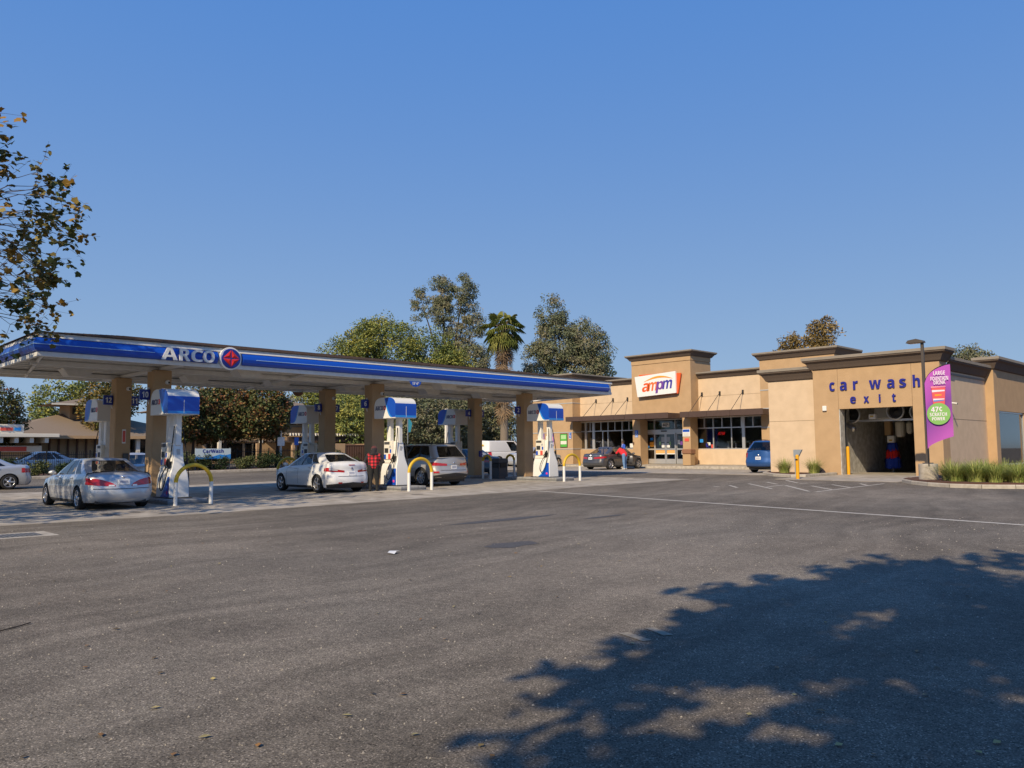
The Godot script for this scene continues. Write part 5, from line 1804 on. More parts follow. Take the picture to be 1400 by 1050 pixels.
func make_wheel(t: Node3D, p: Dictionary, at: Vector3, sd: float, rim: Material, spokes: int) -> void:
	var o := Node3D.new()
	o.name = "wheel"
	t.add_child(o, true)
	o.position = at
	o.rotation.y = 0.0 if sd > 0 else PI
	var r: float = p.wr
	var ty := MB.new()
	ty.lathe([Vector2(r * 0.66, -0.20), Vector2(r * 0.92, -0.21), Vector2(r, -0.17), Vector2(r, -0.02), Vector2(r * 0.93, 0.015), Vector2(r * 0.72, 0.01), Vector2(r * 0.68, -0.01)], 28, Vector3.ZERO, Vector3(0, 0, 1))
	place(o, "tyre", ty.done(), M.tyre)
	var rm := MB.new()
	rm.lathe([Vector2(r * 0.70, -0.015), Vector2(r * 0.685, 0.008), Vector2(r * 0.62, -0.005), Vector2(r * 0.60, -0.09)], 28, Vector3.ZERO, Vector3(0, 0, 1))
	for k in spokes:
		var a := TAU * k / spokes
		var e := Vector3(cos(a), sin(a), 0)
		var q := Vector3(-sin(a), cos(a), 0)
		var w0 := 0.035; var w1 := r * (0.11 if spokes > 6 else 0.17)
		var zc := Vector3(0, 0, -0.005)
		var p0 := e * 0.04 + Vector3(0, 0, 0.0); var p1 := e * r * 0.64 + zc
		rm.quad(p0 - q * w0, p1 - q * w1 * 0.6, p1 + q * w1 * 0.6, p0 + q * w0)
		rm.quad(p0 - q * w0 + Vector3(0, 0, -0.03), p1 - q * w1 * 0.6 + Vector3(0, 0, -0.03), p1 - q * w1 * 0.6, p0 - q * w0)
		rm.quad(p0 + q * w0, p1 + q * w1 * 0.6, p1 + q * w1 * 0.6 + Vector3(0, 0, -0.03), p0 + q * w0 + Vector3(0, 0, -0.03))
	rm.lathe([Vector2(0.065, -0.03), Vector2(0.06, 0.008), Vector2(0.0, 0.012)], 14, Vector3.ZERO, Vector3(0, 0, 1))
	place(o, "rim", rm.done(), rim)
	var dk := MB.new()
	dk.lathe([Vector2(r * 0.66, -0.085), Vector2(0.0, -0.085)], 20, Vector3.ZERO, Vector3(0, 0, 1))
	place(o, "brake_disc", dk.done(), M.dark_grey)

func make_car(called: String, label: String, at: Vector3, turn: float, col: Material, d: Dictionary) -> Node3D:
	var t := thing(called, label, d.get("category", "car"), at, turn)
	var c := Car.new()
	c.setup(d)
	c.cabin_setup()
	var W2: float = d.w * 0.5
	var open: bool = d.get("open_door", false)
	var dx0: float = d.doors[1]; var dx1: float = d.doors[0]
	var b := MB.new()
	c.lower(b, func(q0: Vector3, q1: Vector3, j: int) -> bool:
		return open and q0.z > 0 and j >= 2 and j < 9 and q0.x > dx0 and q1.x < dx1)
	place(t, "body", b.done(), col)
	# greenhouse: columns over the roof from right to left
	var S: Array = Car.S
	var K := S.size()
	var rows := []
	for i in c.gp.size():
		var row := []
		for s in S: row.append(c.cab(i, s))
		var e: Vector3 = row[-1]
		for k in range(1, 8):
			var f := 1.0 - k / 4.0
			row.append(Vector3(e.x, e.y + 0.045 * (1.0 - f * f) * clampf(e.z / 0.4, 0, 1), e.z * f))
		for k in K:
			var q: Vector3 = row[K - 1 - k]
			row.append(Vector3(q.x, q.y, -q.z))
		rows.append(row)
	var win := {}
	var n0 := 8
	var nc: int = d.cuts.size()
	var cls := func(i: int, j: int) -> String:
		var jj := j if j < K else 2 * K + 5 - j
		if j >= K - 1 and j < K + 7: return ""
		if jj < 1 or jj >= K - 2: return ""
		if i < 5: return "rear" if i < 5 and not d.get("no_rear", false) else ""
		if i >= n0 + nc + 2: return "front"
		if i >= n0 and i < n0 + nc - 1:
			var k: String = d.kinds[i - n0]
			if k == "w1" and open and j < K: return "gone"
			if k != "": return k + ("r" if j < K else "l")
		return ""
	var gb := MB.new()
	gb.grid(rows, true, func(i, j): return cls.call(i, j) != "")
	place(t, "roof", gb.done(), d.get("roof_mat", col))
	var names := {}
	for i in rows.size() - 1:
		for j in rows[0].size() - 1:
			var k: String = cls.call(i, j)
			if k != "" and k != "gone": names[k] = true
	for k in names:
		var wb := MB.new()
		wb.grid(rows, true, func(i, j): return cls.call(i, j) != k)
		var pil: bool = k.begins_with("b")
		var nm := "pillar_trim" if pil else ("rear_window" if k == "rear" else ("windscreen" if k == "front" else "side_window"))
		var gm: Material = M.black if pil else (d.get("rear_glass", M.car_glass) if k == "rear" else d.get("side_glass", M.car_glass))
		place(t, nm, wb.done(), gm)
	# underbody, seats
	var ub := MB.new()
	ub.box(Vector3(d.x0 + 0.25, 0.17, -W2 + 0.26), Vector3(d.x1 - 0.25, d.get("floor", 0.5), W2 - 0.26))
	ub.box(Vector3(d.ax0 + d.wr + 0.1, 0.16, -W2 + 0.1), Vector3(d.ax1 - d.wr - 0.1, 0.3, W2 - 0.1))
	place(t, "underbody", ub.done(), M.black)
	var sx: Array = d.seats
	for k in sx.size():
		for z in ([-0.38, 0.38]):
			var sb := MB.new()
			var sy: float = d.get("floor", 0.5)
			sb.box(Vector3(sx[k] - 0.1, sy - 0.1, z - 0.24), Vector3(sx[k] + 0.42, sy + 0.1, z + 0.24), 0.05)
			sb.box(Vector3(sx[k] - 0.22, sy, z - 0.23), Vector3(sx[k] - 0.06, sy + 0.52, z + 0.23), 0.06)
			sb.box(Vector3(sx[k] - 0.24, sy + 0.54, z - 0.13), Vector3(sx[k] - 0.12, sy + 0.74, z + 0.13), 0.045)
			place(t, "seat", sb.done(), M.seat_cloth)
	if not d.get("no_rear", false):
		var db := MB.new()
		db.box(Vector3(d.cb[1] - 0.75, 0.6, -W2 + 0.2), Vector3(d.cb[1] - 0.3, c.curve(d.deck, d.cb[1]) - 0.03, W2 - 0.2), 0.04)
		place(t, "dashboard", db.done(), M.dark_trim)
		if not d.get("rails", false):
			var sh := MB.new()
			sh.box(Vector3(d.cb[0] + 0.02, c.curve(d.deck, d.cb[0]) - 0.16, -W2 + 0.14), Vector3(d.cb[0] + 0.62, c.curve(d.deck, d.cb[0] + 0.4) - 0.03, W2 - 0.14), 0.02)
			place(t, "parcel_shelf", sh.done(), M.seat_cloth)
	# wheels
	for x in [d.ax0, d.ax1]:
		for s in [-1.0, 1.0]:
			make_wheel(t, d, Vector3(x, d.wr, s * (W2 - 0.02)), s, d.get("rim", M.rim), d.get("spokes", 5))
	# shut lines and handles
	for s in [-1.0, 1.0]:
		for x in d.doors:
			if open and s > 0 and (x == dx0 or x == dx1): continue
			var ln := MB.new()
			var i := c.index_of_x(x)
			var i2 := c.index_of_x(x + 0.012)
			c.patch(ln, i, i2, 0.06 if absf(x - d.ax0) > d.wr + 0.1 else 0.75, 0.99, 0.003, s, 1, 8)
			place(t, "shut_line", ln.done(), M.black)
		for x in d.get("handles", []):
			if open and s > 0 and x > dx0 and x < dx1: continue
			var hq := c.at(c.index_of_x(x), d.get("handle_t", 0.86))
			var hb := MB.new()
			hb.box(Vector3(x - 0.1, hq.y - 0.016, hq.z - 0.01), Vector3(x + 0.1, hq.y + 0.016, hq.z + 0.035), 0.012)
			place(t, "door_handle", hb.done(), d.get("handle_mat", col), Transform3D(Basis.from_scale(Vector3(1, 1, s)), Vector3.ZERO))
		# lower black trim
		var sk := MB.new()
		c.patch(sk, c.index_of_x(d.ax0 + d.wr + 0.09), c.index_of_x(d.ax1 - d.wr - 0.09), 0.0, d.get("skirt", 0.08), 0.006, s, 8, 2)
		place(t, "sill_trim", sk.done(), M.dark_trim)
		# mirrors
		var mq := c.cab(8 + nc - 1, 0.12)
		var mb := MB.new()
		var rws := []
		for k in 6:
			var f := k / 5.0
			var rr := sin(PI * (0.08 + 0.84 * f))
			var row := []
			for a in 11: row.append(Vector3(mq.x + 0.02 + sin(TAU * a / 10) * 0.07 * rr + 0.03 * f, mq.y + 0.04 + cos(TAU * a / 10) * 0.075 * rr, mq.z + 0.04 + 0.2 * f))
			rws.append(row)
		mb.grid(rws, true)
		place(t, "mirror", mb.done(), d.get("mirror_mat", col), Transform3D(Basis.from_scale(Vector3(1, 1, s)), Vector3.ZERO))
		# lamps
		for l in d.lamps:
			var lb := MB.new()
			c.patch(lb, l[0], l[1], l[2], l[3], l[4], s, 12, 5)
			place(t, l[6], lb.done(), l[5])
	# bands across the tail
	for l in d.get("bands", []):
		for s in [-1.0, 1.0]:
			var lb := MB.new()
			c.patch(lb, l[0], l[1], l[2], l[3], l[4], s, 12, 3)
			place(t, l[6], lb.done(), l[5])
	# plate
	var pq := c.raw(0, d.plate)
	var slope := (c.raw(0, d.plate + 0.05) - c.raw(0, d.plate - 0.05)).normalized()
	var pb := MB.new()
	pb.box(Vector3(-0.012, -0.08, -0.155), Vector3(0.0, 0.08, 0.155), 0.003)
	var bs := Basis(slope.cross(Vector3(0, 0, 1)).normalized(), slope, Vector3(0, 0, 1))
	var po := place(t, "number_plate", pb.done(), M.plate, Transform3D(bs, pq + Vector3(-0.008, 0, 0)))
	var pf := MB.new()
	pf.box(Vector3(-0.014, -0.025, -0.11), Vector3(-0.011, 0.03, 0.11))
	place(po, "plate_print", pf.done(), M.plate_print)
	var bg := MB.new()
	bg.lathe([Vector2(0.05, -0.02), Vector2(0.045, 0.012), Vector2(0, 0.014)], 12, c.raw(0, d.get("badge", d.plate + 0.22)), Vector3(-1, 0, 0))
	place(t, "badge", bg.done(), M.rim)
	if d.get("rails", false):
		for s in [-1.0, 1.0]:
			var rb := MB.new()
			var pth := []
			for k in 9:
				var x: float = lerpf(d.ct[0] + 0.25, d.ct[1] - 0.25, k / 8.0)
				pth.append(Vector3(x, c.curve(d.roof, x) + 0.035 + 0.035 * sin(PI * clampf(k / 8.0, 0.06, 0.94)), s * (d.cw[1] * 0.5 - 0.1)))
			rb.tube(pth, 0.018, 6)
			place(t, "roof_rail", rb.done(), M.dark_trim)
	if d.get("pipe", false):
		var eb := MB.new()
		eb.tube([Vector3(d.x0 + 0.4, 0.26, 0.45), Vector3(d.x0 + 0.06, 0.25, 0.45)], 0.035, 8)
		place(t, "exhaust", eb.done(), M.dark_grey)
	if open:
		# front door swung out on its forward edge
		var px := dx1 - 0.01
		var hz := c.at(c.index_of_x(px), 0.6).z
		var dp := Node3D.new()
		dp.name = "open_door"
		t.add_child(dp)
		dp.position = Vector3(px, 0, hz - 0.03)
		dp.rotation.y = -deg_to_rad(58)
		var db := MB.new()
		var r2 := []
		for k in 9:
			var f := k / 8.0
			var x := lerpf(dx0, px, f)
			var row := []
			for m in 8:
				var q := c.at(c.index_of_x(x), lerpf(0.12, 1.0, m / 7.0))
				row.append(Vector3(q.x - px, q.y, q.z - hz + 0.03))
			r2.append(row)
		db.grid(r2, true)
		var r3 := []
		for row in r2:
			var nr := []
			for q in row: nr.append(q + Vector3(0, 0, -0.1))
			r3.append(nr)
		db.grid(r3)
		for m in 7:
			db.quad(r2[0][m], r3[0][m], r3[0][m + 1], r2[0][m + 1])
			db.quad(r2[8][m], r2[8][m + 1], r3[8][m + 1], r3[8][m])
		place(dp, "door_panel", db.done(), col)
		var fb := MB.new()
		var top := [r2[8][7] + Vector3(-0.02, 0, -0.05), Vector3(-0.45, c.curve(d.roof, px - 0.6) - 0.10, -0.26), Vector3(dx0 - px + 0.05, c.curve(d.roof, dx0) - 0.08, -0.26), r2[0][7] + Vector3(0.02, 0, -0.05)]
		fb.tube(top, 0.028, 6)
		place(dp, "window_frame", fb.done(), M.black)
		var gl := MB.new()
		gl.quad(top[0], top[3], top[2], top[1])
		place(dp, "side_window", gl.done(), M.car_glass)
	return t

func sedan(L: float, w: float, H: float) -> Dictionary:
	# a plain four-door saloon; callers change what differs
	var x0 := -L * 0.5
	var x1 := L * 0.5
	return {
		"x0": x0, "x1": x1, "w": w, "sill": 0.19, "wr": 0.315, "ax0": x0 + 1.02, "ax1": x1 - 0.94, "rc": 0.42, "fc": 0.62, "rb": 0.10, "fb": 0.22, "crown": 0.035,
		"wide": [[0.0, 0.93], [0.12, 0.97], [0.35, 0.995], [0.55, 1.0], [0.8, 0.975], [0.93, 0.945], [1.0, 0.885]],
		"tail": [[0.0, 0.10], [0.12, 0.02], [0.28, 0.0], [0.44, 0.015], [0.5, 0.06], [0.9, 0.10], [0.97, 0.125], [1.0, 0.17]],
		"nose": [[0.0, 0.06], [0.25, 0.0], [0.5, 0.05], [0.8, 0.2], [1.0, 0.42]],
		"deck": [[x0, 0.99], [x0 + 0.55, 1.01], [x0 + 1.4, 0.97], [0.3, 0.93], [x1 - 1.35, 0.93], [x1 - 0.6, 0.84], [x1, 0.70]],
		"roof": [[x0 + 0.9, H - 0.09], [x0 + 1.6, H - 0.045], [-0.1, H - 0.04], [0.6, H - 0.09], [1.2, H - 0.16]],
		"cb": [x0 + 0.62, x1 - 1.10], "ct": [x0 + 1.42, 0.42], "cw": [w * 0.885, w * 0.66],
		"cuts": [0.0, 0.10, 0.27, 0.30, 0.56, 0.60, 0.93, 1.0], "kinds": ["", "q", "", "w2", "b", "w1", ""],
		"doors": [x1 - 1.52, 0.02, x0 + 1.52], "handles": [0.2, -0.88], "seats": [0.28, -0.78], "plate": 0.66, "spokes": 5,
		"lamps": [], "bands": [], "skirt": 0.08,
	}

func cars() -> void:
	var silver := paint("paint_silver", 0.50, 0.52, 0.54, 0.45)
	var white := paint("paint_white_car", 0.76, 0.76, 0.75)
	var beige := paint("paint_champagne", 0.44, 0.42, 0.39, 0.4)
	var graphite := paint("paint_graphite", 0.085, 0.083, 0.085, 0.4)
	var dark := paint("paint_midnight", 0.02, 0.028, 0.042, 0.2)
	var blue := paint("paint_blue", 0.02, 0.085, 0.27, 0.3)
	var steel := paint("paint_steel_blue", 0.09, 0.16, 0.28, 0.3)
	var away := PI / 2        # nose to -z (v rising)
	# silver saloon at the first pump
	var d := sedan(5.0, 1.85, 1.42)
	d.sill = 0.2
	d.tail = [[0.0, 0.12], [0.1, 0.03], [0.28, 0.0], [0.47, 0.01], [0.52, 0.05], [0.75, 0.08], [0.93, 0.13], [1.0, 0.26]]
	d.deck = [[d.x0, 0.97], [d.x0 + 0.5, 1.0], [d.x0 + 1.4, 0.97], [0.3, 0.93], [d.x1 - 1.35, 0.91], [d.x1 - 0.6, 0.80], [d.x1, 0.62]]
	d.rc = 0.5; d.rb = 0.13
	d.cb = [d.x0 + 0.55, d.x1 - 1.15]; d.ct = [d.x0 + 1.42, 0.4]
	d.cw = [1.62, 1.16]
	d.lamps = [[2.6, 11.5, func(f): return 0.56 + 0.06 * f, func(f): return 0.60 + 0.30 * pow(f, 0.6) - 0.16 * maxf(0.0, f - 0.6), 0.010, M.tail_red, "tail_lamp"], [2.9, 4.6, 0.565, 0.62, 0.014, M.lamp_clear, "reversing_lamp"], [0.0, 2.4, 0.90, 0.905, 0.006, M.black, "boot_seam"], [0.0, 9.0, 0.475, 0.49, 0.004, M.black, "bumper_seam"]]
	d.plate = 0.72; d.badge = 0.88
	d.spokes = 5
	make_car("silver_sedan", "silver rounded sedan standing at the pump with leaf shadows on it", G(7.85, 25.82, 0.012), away, silver, d)
	# white saloon
	d = sedan(4.53, 1.82, 1.47)
	d.wr = 0.32
	d.ax0 = d.x0 + 0.98; d.ax1 = d.x1 - 0.90
	d.deck = [[d.x0, 1.06], [d.x0 + 0.35, 1.10], [d.x0 + 1.2, 1.04], [0.3, 0.97], [d.x1 - 1.2, 0.94], [d.x1 - 0.5, 0.84], [d.x1, 0.66]]
	d.tail = [[0.0, 0.14], [0.12, 0.04], [0.26, 0.0], [0.45, 0.02], [0.62, 0.10], [0.9, 0.08], [0.97, 0.11], [1.0, 0.17]]
	d.cb = [d.x0 + 0.42, d.x1 - 0.88]; d.ct = [d.x0 + 1.22, 0.40]
	d.cw = [1.62, 1.14]
	d.lamps = [[3.2, 13.6, func(f): return 0.60 + 0.05 * f, func(f): return 0.69 + 0.13 * f - 0.22 * maxf(0, f - 0.75), 0.010, M.tail_red, "tail_lamp"], [6.0, 10.0, func(f): return 0.67 + 0.02 * f, func(f): return 0.72 + 0.05 * f, 0.014, M.lamp_clear, "reversing_lamp"], [4.6, 6.2, 0.17, 0.225, 0.012, M.tail_red, "reflector"]]
	d.bands = [[0.0, 12.5, 0.0, func(f): return 0.22 - 0.10 * f, 0.008, M.dark_trim, "bumper_trim"], [0.0, 1.6, 0.90, 0.925, 0.012, M.tail_red, "brake_lamp"]]
	d.bands.append([0.0, 6.0, 0.455, 0.467, 0.004, M.black, "boot_seam"])
	d.plate = 0.58; d.badge = 0.78
	d.doors = [d.x1 - 1.36, 0.06, d.x0 + 1.36]; d.handles = [0.25, -0.78]; d.seats = [0.25, -0.72]
	make_car("white_sedan", "glossy white sedan with wide red tail lamps at the middle pump", G(16.15, 27.05, 0.012), away, white, d)
	# champagne suv
	var s := suv(4.88, 1.92, 1.73)
	make_car("silver_suv", "champagne silver SUV with roof rails standing past the middle pump", G(21.25, 27.55, 0.012), away, beige, s)
	# dark saloon past the third island
	d = sedan(4.85, 1.83, 1.46)
	d.lamps = [[2.6, 12.0, func(f): return 0.66, func(f): return 0.76 + 0.08 * f, 0.010, M.tail_red, "tail_lamp"]]
	make_car("dark_sedan", "midnight blue sedan seen behind the dark bin", G(29.4, 34.0, 0.012), away, dark, d)
	# graphite saloon with an open door
	d = sedan(4.87, 1.83, 1.47)
	d.wr = 0.335
	d.lamps = [[3.0, 14.5, func(f): return 0.62 + 0.05 * f, func(f): return 0.74 + 0.10 * f - 0.2 * maxf(0, f - 0.7), 0.010, M.tail_red, "tail_lamp"]]
	d.bands = [[0.0, 10.0, 0.0, 0.10, 0.008, M.dark_trim, "bumper_trim"], [0.0, 7.0, 0.47, 0.482, 0.004, M.black, "boot_seam"], [0.0, 7.5, 0.86, 0.88, 0.008, M.rim, "chrome_strip"]]
	d.open_door = true
	d.spokes = 5
	make_car("graphite_sedan", "dark grey sedan parked at the shop with its front door open", G(41.75, 33.25, 0.012), 0.0, graphite, d)
	# blue suv
	s = suv(4.44, 1.81, 1.72)
	s.tail = [[0.0, 0.14], [0.1, 0.03], [0.25, 0.0], [0.42, 0.0], [0.46, 0.06], [1.0, 0.12]]
	s.lamps = [[8.0, 13.0, 0.60, 0.88, 0.010, M.tail_red, "tail_lamp"]]
	s.bands = [[0.0, 12.5, 0.0, 0.08, 0.006, M.dark_trim, "bumper_trim"]]
	s.rear_glass = M.car_glass_dark
	make_car("blue_suv", "bright blue boxy SUV parked beside the pale wash wall", G(40.75, 21.15, 0.012), 0.0, blue, s)
	# white van
	var v := suv(4.75, 1.83, 1.9)
	v.category = "van"
	v.deck = [[v.x0, 1.12], [0.4, 1.12], [v.x1 - 1.1, 1.08], [v.x1 - 0.5, 0.98], [v.x1, 0.75]]
	v.roof = [[v.x0, 1.86], [0.2, 1.88], [1.2, 1.72]]
	v.cb = [v.x0 + 0.02, v.x1 - 0.75]; v.ct = [v.x0 + 0.12, 0.75]; v.cw = [1.72, 1.52]
	v.cuts = [0.0, 0.2, 0.4, 0.58, 0.62, 0.94, 1.0]; v.kinds = ["", "", "", "", "w1", ""]
	v.no_rear = true; v.rails = false; v.rbow = 0.0
	v.lamps = [[8.0, 12.5, 0.55, 0.95, 0.010, M.tail_red, "tail_lamp"]]
	v.doors = [v.x1 - 1.3, 0.2]
	v.handles = [0.45]
	v.seats = [0.5]
	var vo := make_car("white_van", "white panel van with an orange and yellow mark on its tail", G(41.6, 43.6), 0.0, white, v)
	var lg := MB.new()
	lg.box(Vector3(v.x0 + 0.02, 1.50, -0.45), Vector3(v.x0 + 0.06, 1.62, 0.35), 0.02)
	var lo := place(vo, "logo_mark", lg.done(), M.yellow)
	var l2 := MB.new()
	l2.box(Vector3(v.x0 + 0.015, 1.52, -0.15), Vector3(v.x0 + 0.03, 1.60, 0.2), 0.004)
	place(lo, "logo_text", l2.done(), M.orange)
	# saloon passing behind the canopy
	d = sedan(4.7, 1.8, 1.45)
	d.lamps = [[4.0, 14.0, func(f): return 0.62, func(f): return 0.80 + 0.05 * f, 0.010, M.tail_red, "tail_lamp"]]
	make_car("passing_sedan", "pale silver sedan on the aisle behind the canopy", G(7.2, 40.0), PI, silver, d)
	# hatch at the back pump
	d = sedan(4.4, 1.78, 1.5)
	make_car("pale_sedan", "pale blue grey car standing between the canopy columns", G(12.3, 36.0, 0.012), away, silver, d)
	# car beyond the fence
	d = sedan(4.9, 1.85, 1.46)
	make_car("parked_blue_sedan", "steel blue sedan parked behind the iron fence", G(14.0, 57.2), PI, steel, d)
	d = sedan(4.7, 1.8, 1.45)
	make_car("parked_grey_sedan", "silver sedan parked at the shop beyond the last pump", G(42.0, 40.6, 0.012), 0.0, silver, d)

func suv(L: float, w: float, H: float) -> Dictionary:
	var d := sedan(L, w, H)
	var x0: float = d.x0; var x1: float = d.x1
	d.wr = 0.37; d.sill = 0.27; d.floor = 0.62
	d.ax0 = x0 + 1.08; d.ax1 = x1 - 0.95
	d.rc = 0.38; d.rb = 0.09; d.crown = 0.02
	d.deck = [[x0, 1.16], [x0 + 1.5, 1.12], [0.6, 1.06], [x1 - 1.2, 1.05], [x1 - 0.5, 0.97], [x1, 0.78]]
	d.roof = [[x0 + 0.2, H - 0.09], [x0 + 1.2, H - 0.05], [0.2, H - 0.05], [1.0, H - 0.13]]
	d.tail = [[0.0, 0.16], [0.12, 0.04], [0.28, 0.0], [0.42, 0.015], [0.5, 0.09], [0.75, 0.10], [1.0, 0.13]]
	d.cb = [x0 + 0.12, x1 - 1.0]; d.ct = [x0 + 0.55, 0.55]; d.cw = [w * 0.90, w * 0.70]
	d.cuts = [0.0, 0.06, 0.27, 0.31, 0.56, 0.60, 0.93, 1.0]
	d.kinds = ["", "q", "b", "w2", "b", "w1", ""]
	d.doors = [x1 - 1.5, 0.1, x0 + 1.55]; d.handles = [0.3, -0.75]
	d.seats = [0.3, -0.7]
	d.lamps = [[3.4, 13.5, func(f): return 0.62 + 0.03 * f, func(f): return 0.72 + 0.10 * f - 0.1 * maxf(0, f - 0.8), 0.010, M.tail_red, "tail_lamp"], [8.0, 11.5, 0.30, 0.38, 0.012, M.tail_red, "reflector"]]
	d.bands = [[0.0, 12.8, 0.0, func(f): return 0.30 - 0.12 * f, 0.008, M.dark_trim, "bumper_trim"], [0.0, 7.0, 0.42, 0.432, 0.004, M.black, "tailgate_seam"], [0.0, 3.6, 0.66, 0.69, 0.008, M.rim, "chrome_strip"]]
	d.skirt = 0.14
	d.plate = 0.56; d.badge = 0.74
	d.rails = true
	d.spokes = 10
	d.rear_glass = M.car_glass_dark
	d.side_glass = M.car_glass_dark
	return d

# ---------------------------------------------------------------- people
# bones: [a, ra, b, rb, group]; meshed as one surface by surface nets
func blob(b: MB, bones: Array, cell: float, k: float, colour: Callable) -> void:
	var lo := Vector3(1e9, 1e9, 1e9)
	var hi := -lo
	for q in bones:
		var r := maxf(q[1], q[3]) + cell * 3.0
		lo = lo.min((q[0] as Vector3).min(q[2]) - Vector3.ONE * r)
		hi = hi.max((q[0] as Vector3).max(q[2]) + Vector3.ONE * r)
	var nx := int((hi.x - lo.x) / cell) + 2
	var ny := int((hi.y - lo.y) / cell) + 2
	var nz := int((hi.z - lo.z) / cell) + 2
	var f := PackedFloat32Array(); f.resize(nx * ny * nz); f.fill(1.0)
	var near := PackedFloat32Array(); near.resize(nx * ny * nz); near.fill(1.0)
	var grp := PackedByteArray(); grp.resize(nx * ny * nz)
	for q in bones:
		var a: Vector3 = q[0]; var ra: float = q[1]; var e: Vector3 = q[2]; var rb: float = q[3]; var gi: int = q[4]
		var r := maxf(ra, rb) + maxf(k, cell * 2.0)
		var l0 := (a.min(e) - Vector3.ONE * r - lo) / cell
		var h0 := (a.max(e) + Vector3.ONE * r - lo) / cell
		var ae := e - a
		var il := 1.0 / maxf(ae.length_squared(), 1e-8)
		for x in range(maxi(0, int(l0.x)), mini(nx - 1, int(h0.x) + 1) + 1):
			for y in range(maxi(0, int(l0.y)), mini(ny - 1, int(h0.y) + 1) + 1):
				var o := (x * ny + y) * nz
				for z in range(maxi(0, int(l0.z)), mini(nz - 1, int(h0.z) + 1) + 1):
					var p := lo + Vector3(x, y, z) * cell - a
					var t := clampf(p.dot(ae) * il, 0.0, 1.0)
					var d := (p - ae * t).length() - lerpf(ra, rb, t)
					var w := f[o + z]
					var h := maxf(k - absf(w - d), 0.0) / k
					f[o + z] = minf(w, d) - h * h * k * 0.25
					if d < near[o + z]:
						near[o + z] = d
						grp[o + z] = gi
	var idx := {}
	var st := [ny * nz, nz, 1]
	var base := b.v.size()
	for x in nx - 1:
		for y in ny - 1:
			for z in nz - 1:
				var o := (x * ny + y) * nz + z
				if absf(f[o]) > cell * 2.2: continue
				var s := 0
				var acc := Vector3.ZERO
				var cnt := 0
				for e in 12:
					var ax := e / 4
					var c0 := (e % 4) & 1; var c1 := (e % 4) >> 1
					var off := Vector3i.ZERO
					off[(ax + 1) % 3] = c0; off[(ax + 2) % 3] = c1
					var i0: int = o + off.x * st[0] + off.y * st[1] + off.z
					var i1: int = i0 + st[ax]
					var fa := f[i0]; var fb := f[i1]
					if (fa < 0.0) != (fb < 0.0):
						var p := Vector3(off)
						p[ax] += fa / (fa - fb)
						acc += p; cnt += 1
				if cnt == 0: continue
				idx[o] = b.v.size()
				var pos := lo + (Vector3(x, y, z) + acc / cnt) * cell
				b.v.append(pos)
				var g := Vector3(f[o + st[0]] - f[o], f[o + st[1]] - f[o], f[o + 1] - f[o])
				g += Vector3(f[o + st[0] + st[1] + 1] - f[o + st[1] + 1], f[o + st[0] + st[1] + 1] - f[o + st[0] + 1], f[o + st[0] + st[1] + 1] - f[o + st[0] + st[1]])
				b.n.append(g.normalized())
				b.c.append(colour.call(pos, grp[o]))
	for o in idx:
		for ax in 3:
			var s1: int = st[(ax + 1) % 3]; var s2: int = st[(ax + 2) % 3]
			var fa := f[o]; var fb := f[o + st[ax]]
			if (fa < 0.0) == (fb < 0.0): continue
			if not (idx.has(o - s1) and idx.has(o - s2) and idx.has(o - s1 - s2)): continue
			var q := [idx[o], idx[o - s1], idx[o - s1 - s2], idx[o - s2]]
			if fa < 0.0: b.ix.append_array([q[0], q[2], q[1], q[0], q[3], q[2]])
			else: b.ix.append_array([q[0], q[1], q[2], q[0], q[2], q[3]])

func hand_bones(w: Vector3, d: Vector3, up: Vector3, thumb: float) -> Array:
	# palm and five bent fingers from the wrist w along d; up = back of the hand
	var side := d.cross(up).normalized() * thumb
	var out := []
	var palm := w + d * 0.085
	out.append([w, 0.024, w + d * 0.05 + side * 0.012, 0.028, 0])
	for i in 4:
		var s := side * (0.03 - i * 0.02)
		var k := palm + s
		out.append([w + d * 0.03 + s * 0.6, 0.016, k, 0.013, 0])
		var l: float = [0.035, 0.042, 0.038, 0.028][i]
		var m := k + d * l - up * 0.014
		out.append([k, 0.0105, m, 0.0095, 0])
		out.append([m, 0.0095, m + d * l * 0.4 - up * l * 0.75, 0.008, 0])
	var t0 := w + d * 0.03 + side * 0.03
	var t1 := t0 + d * 0.035 + side * 0.028 - up * 0.012
	out.append([t0, 0.014, t1, 0.011, 0])
	out.append([t1, 0.011, t1 + d * 0.03 + side * 0.004 - up * 0.01, 0.009, 0])
	return out

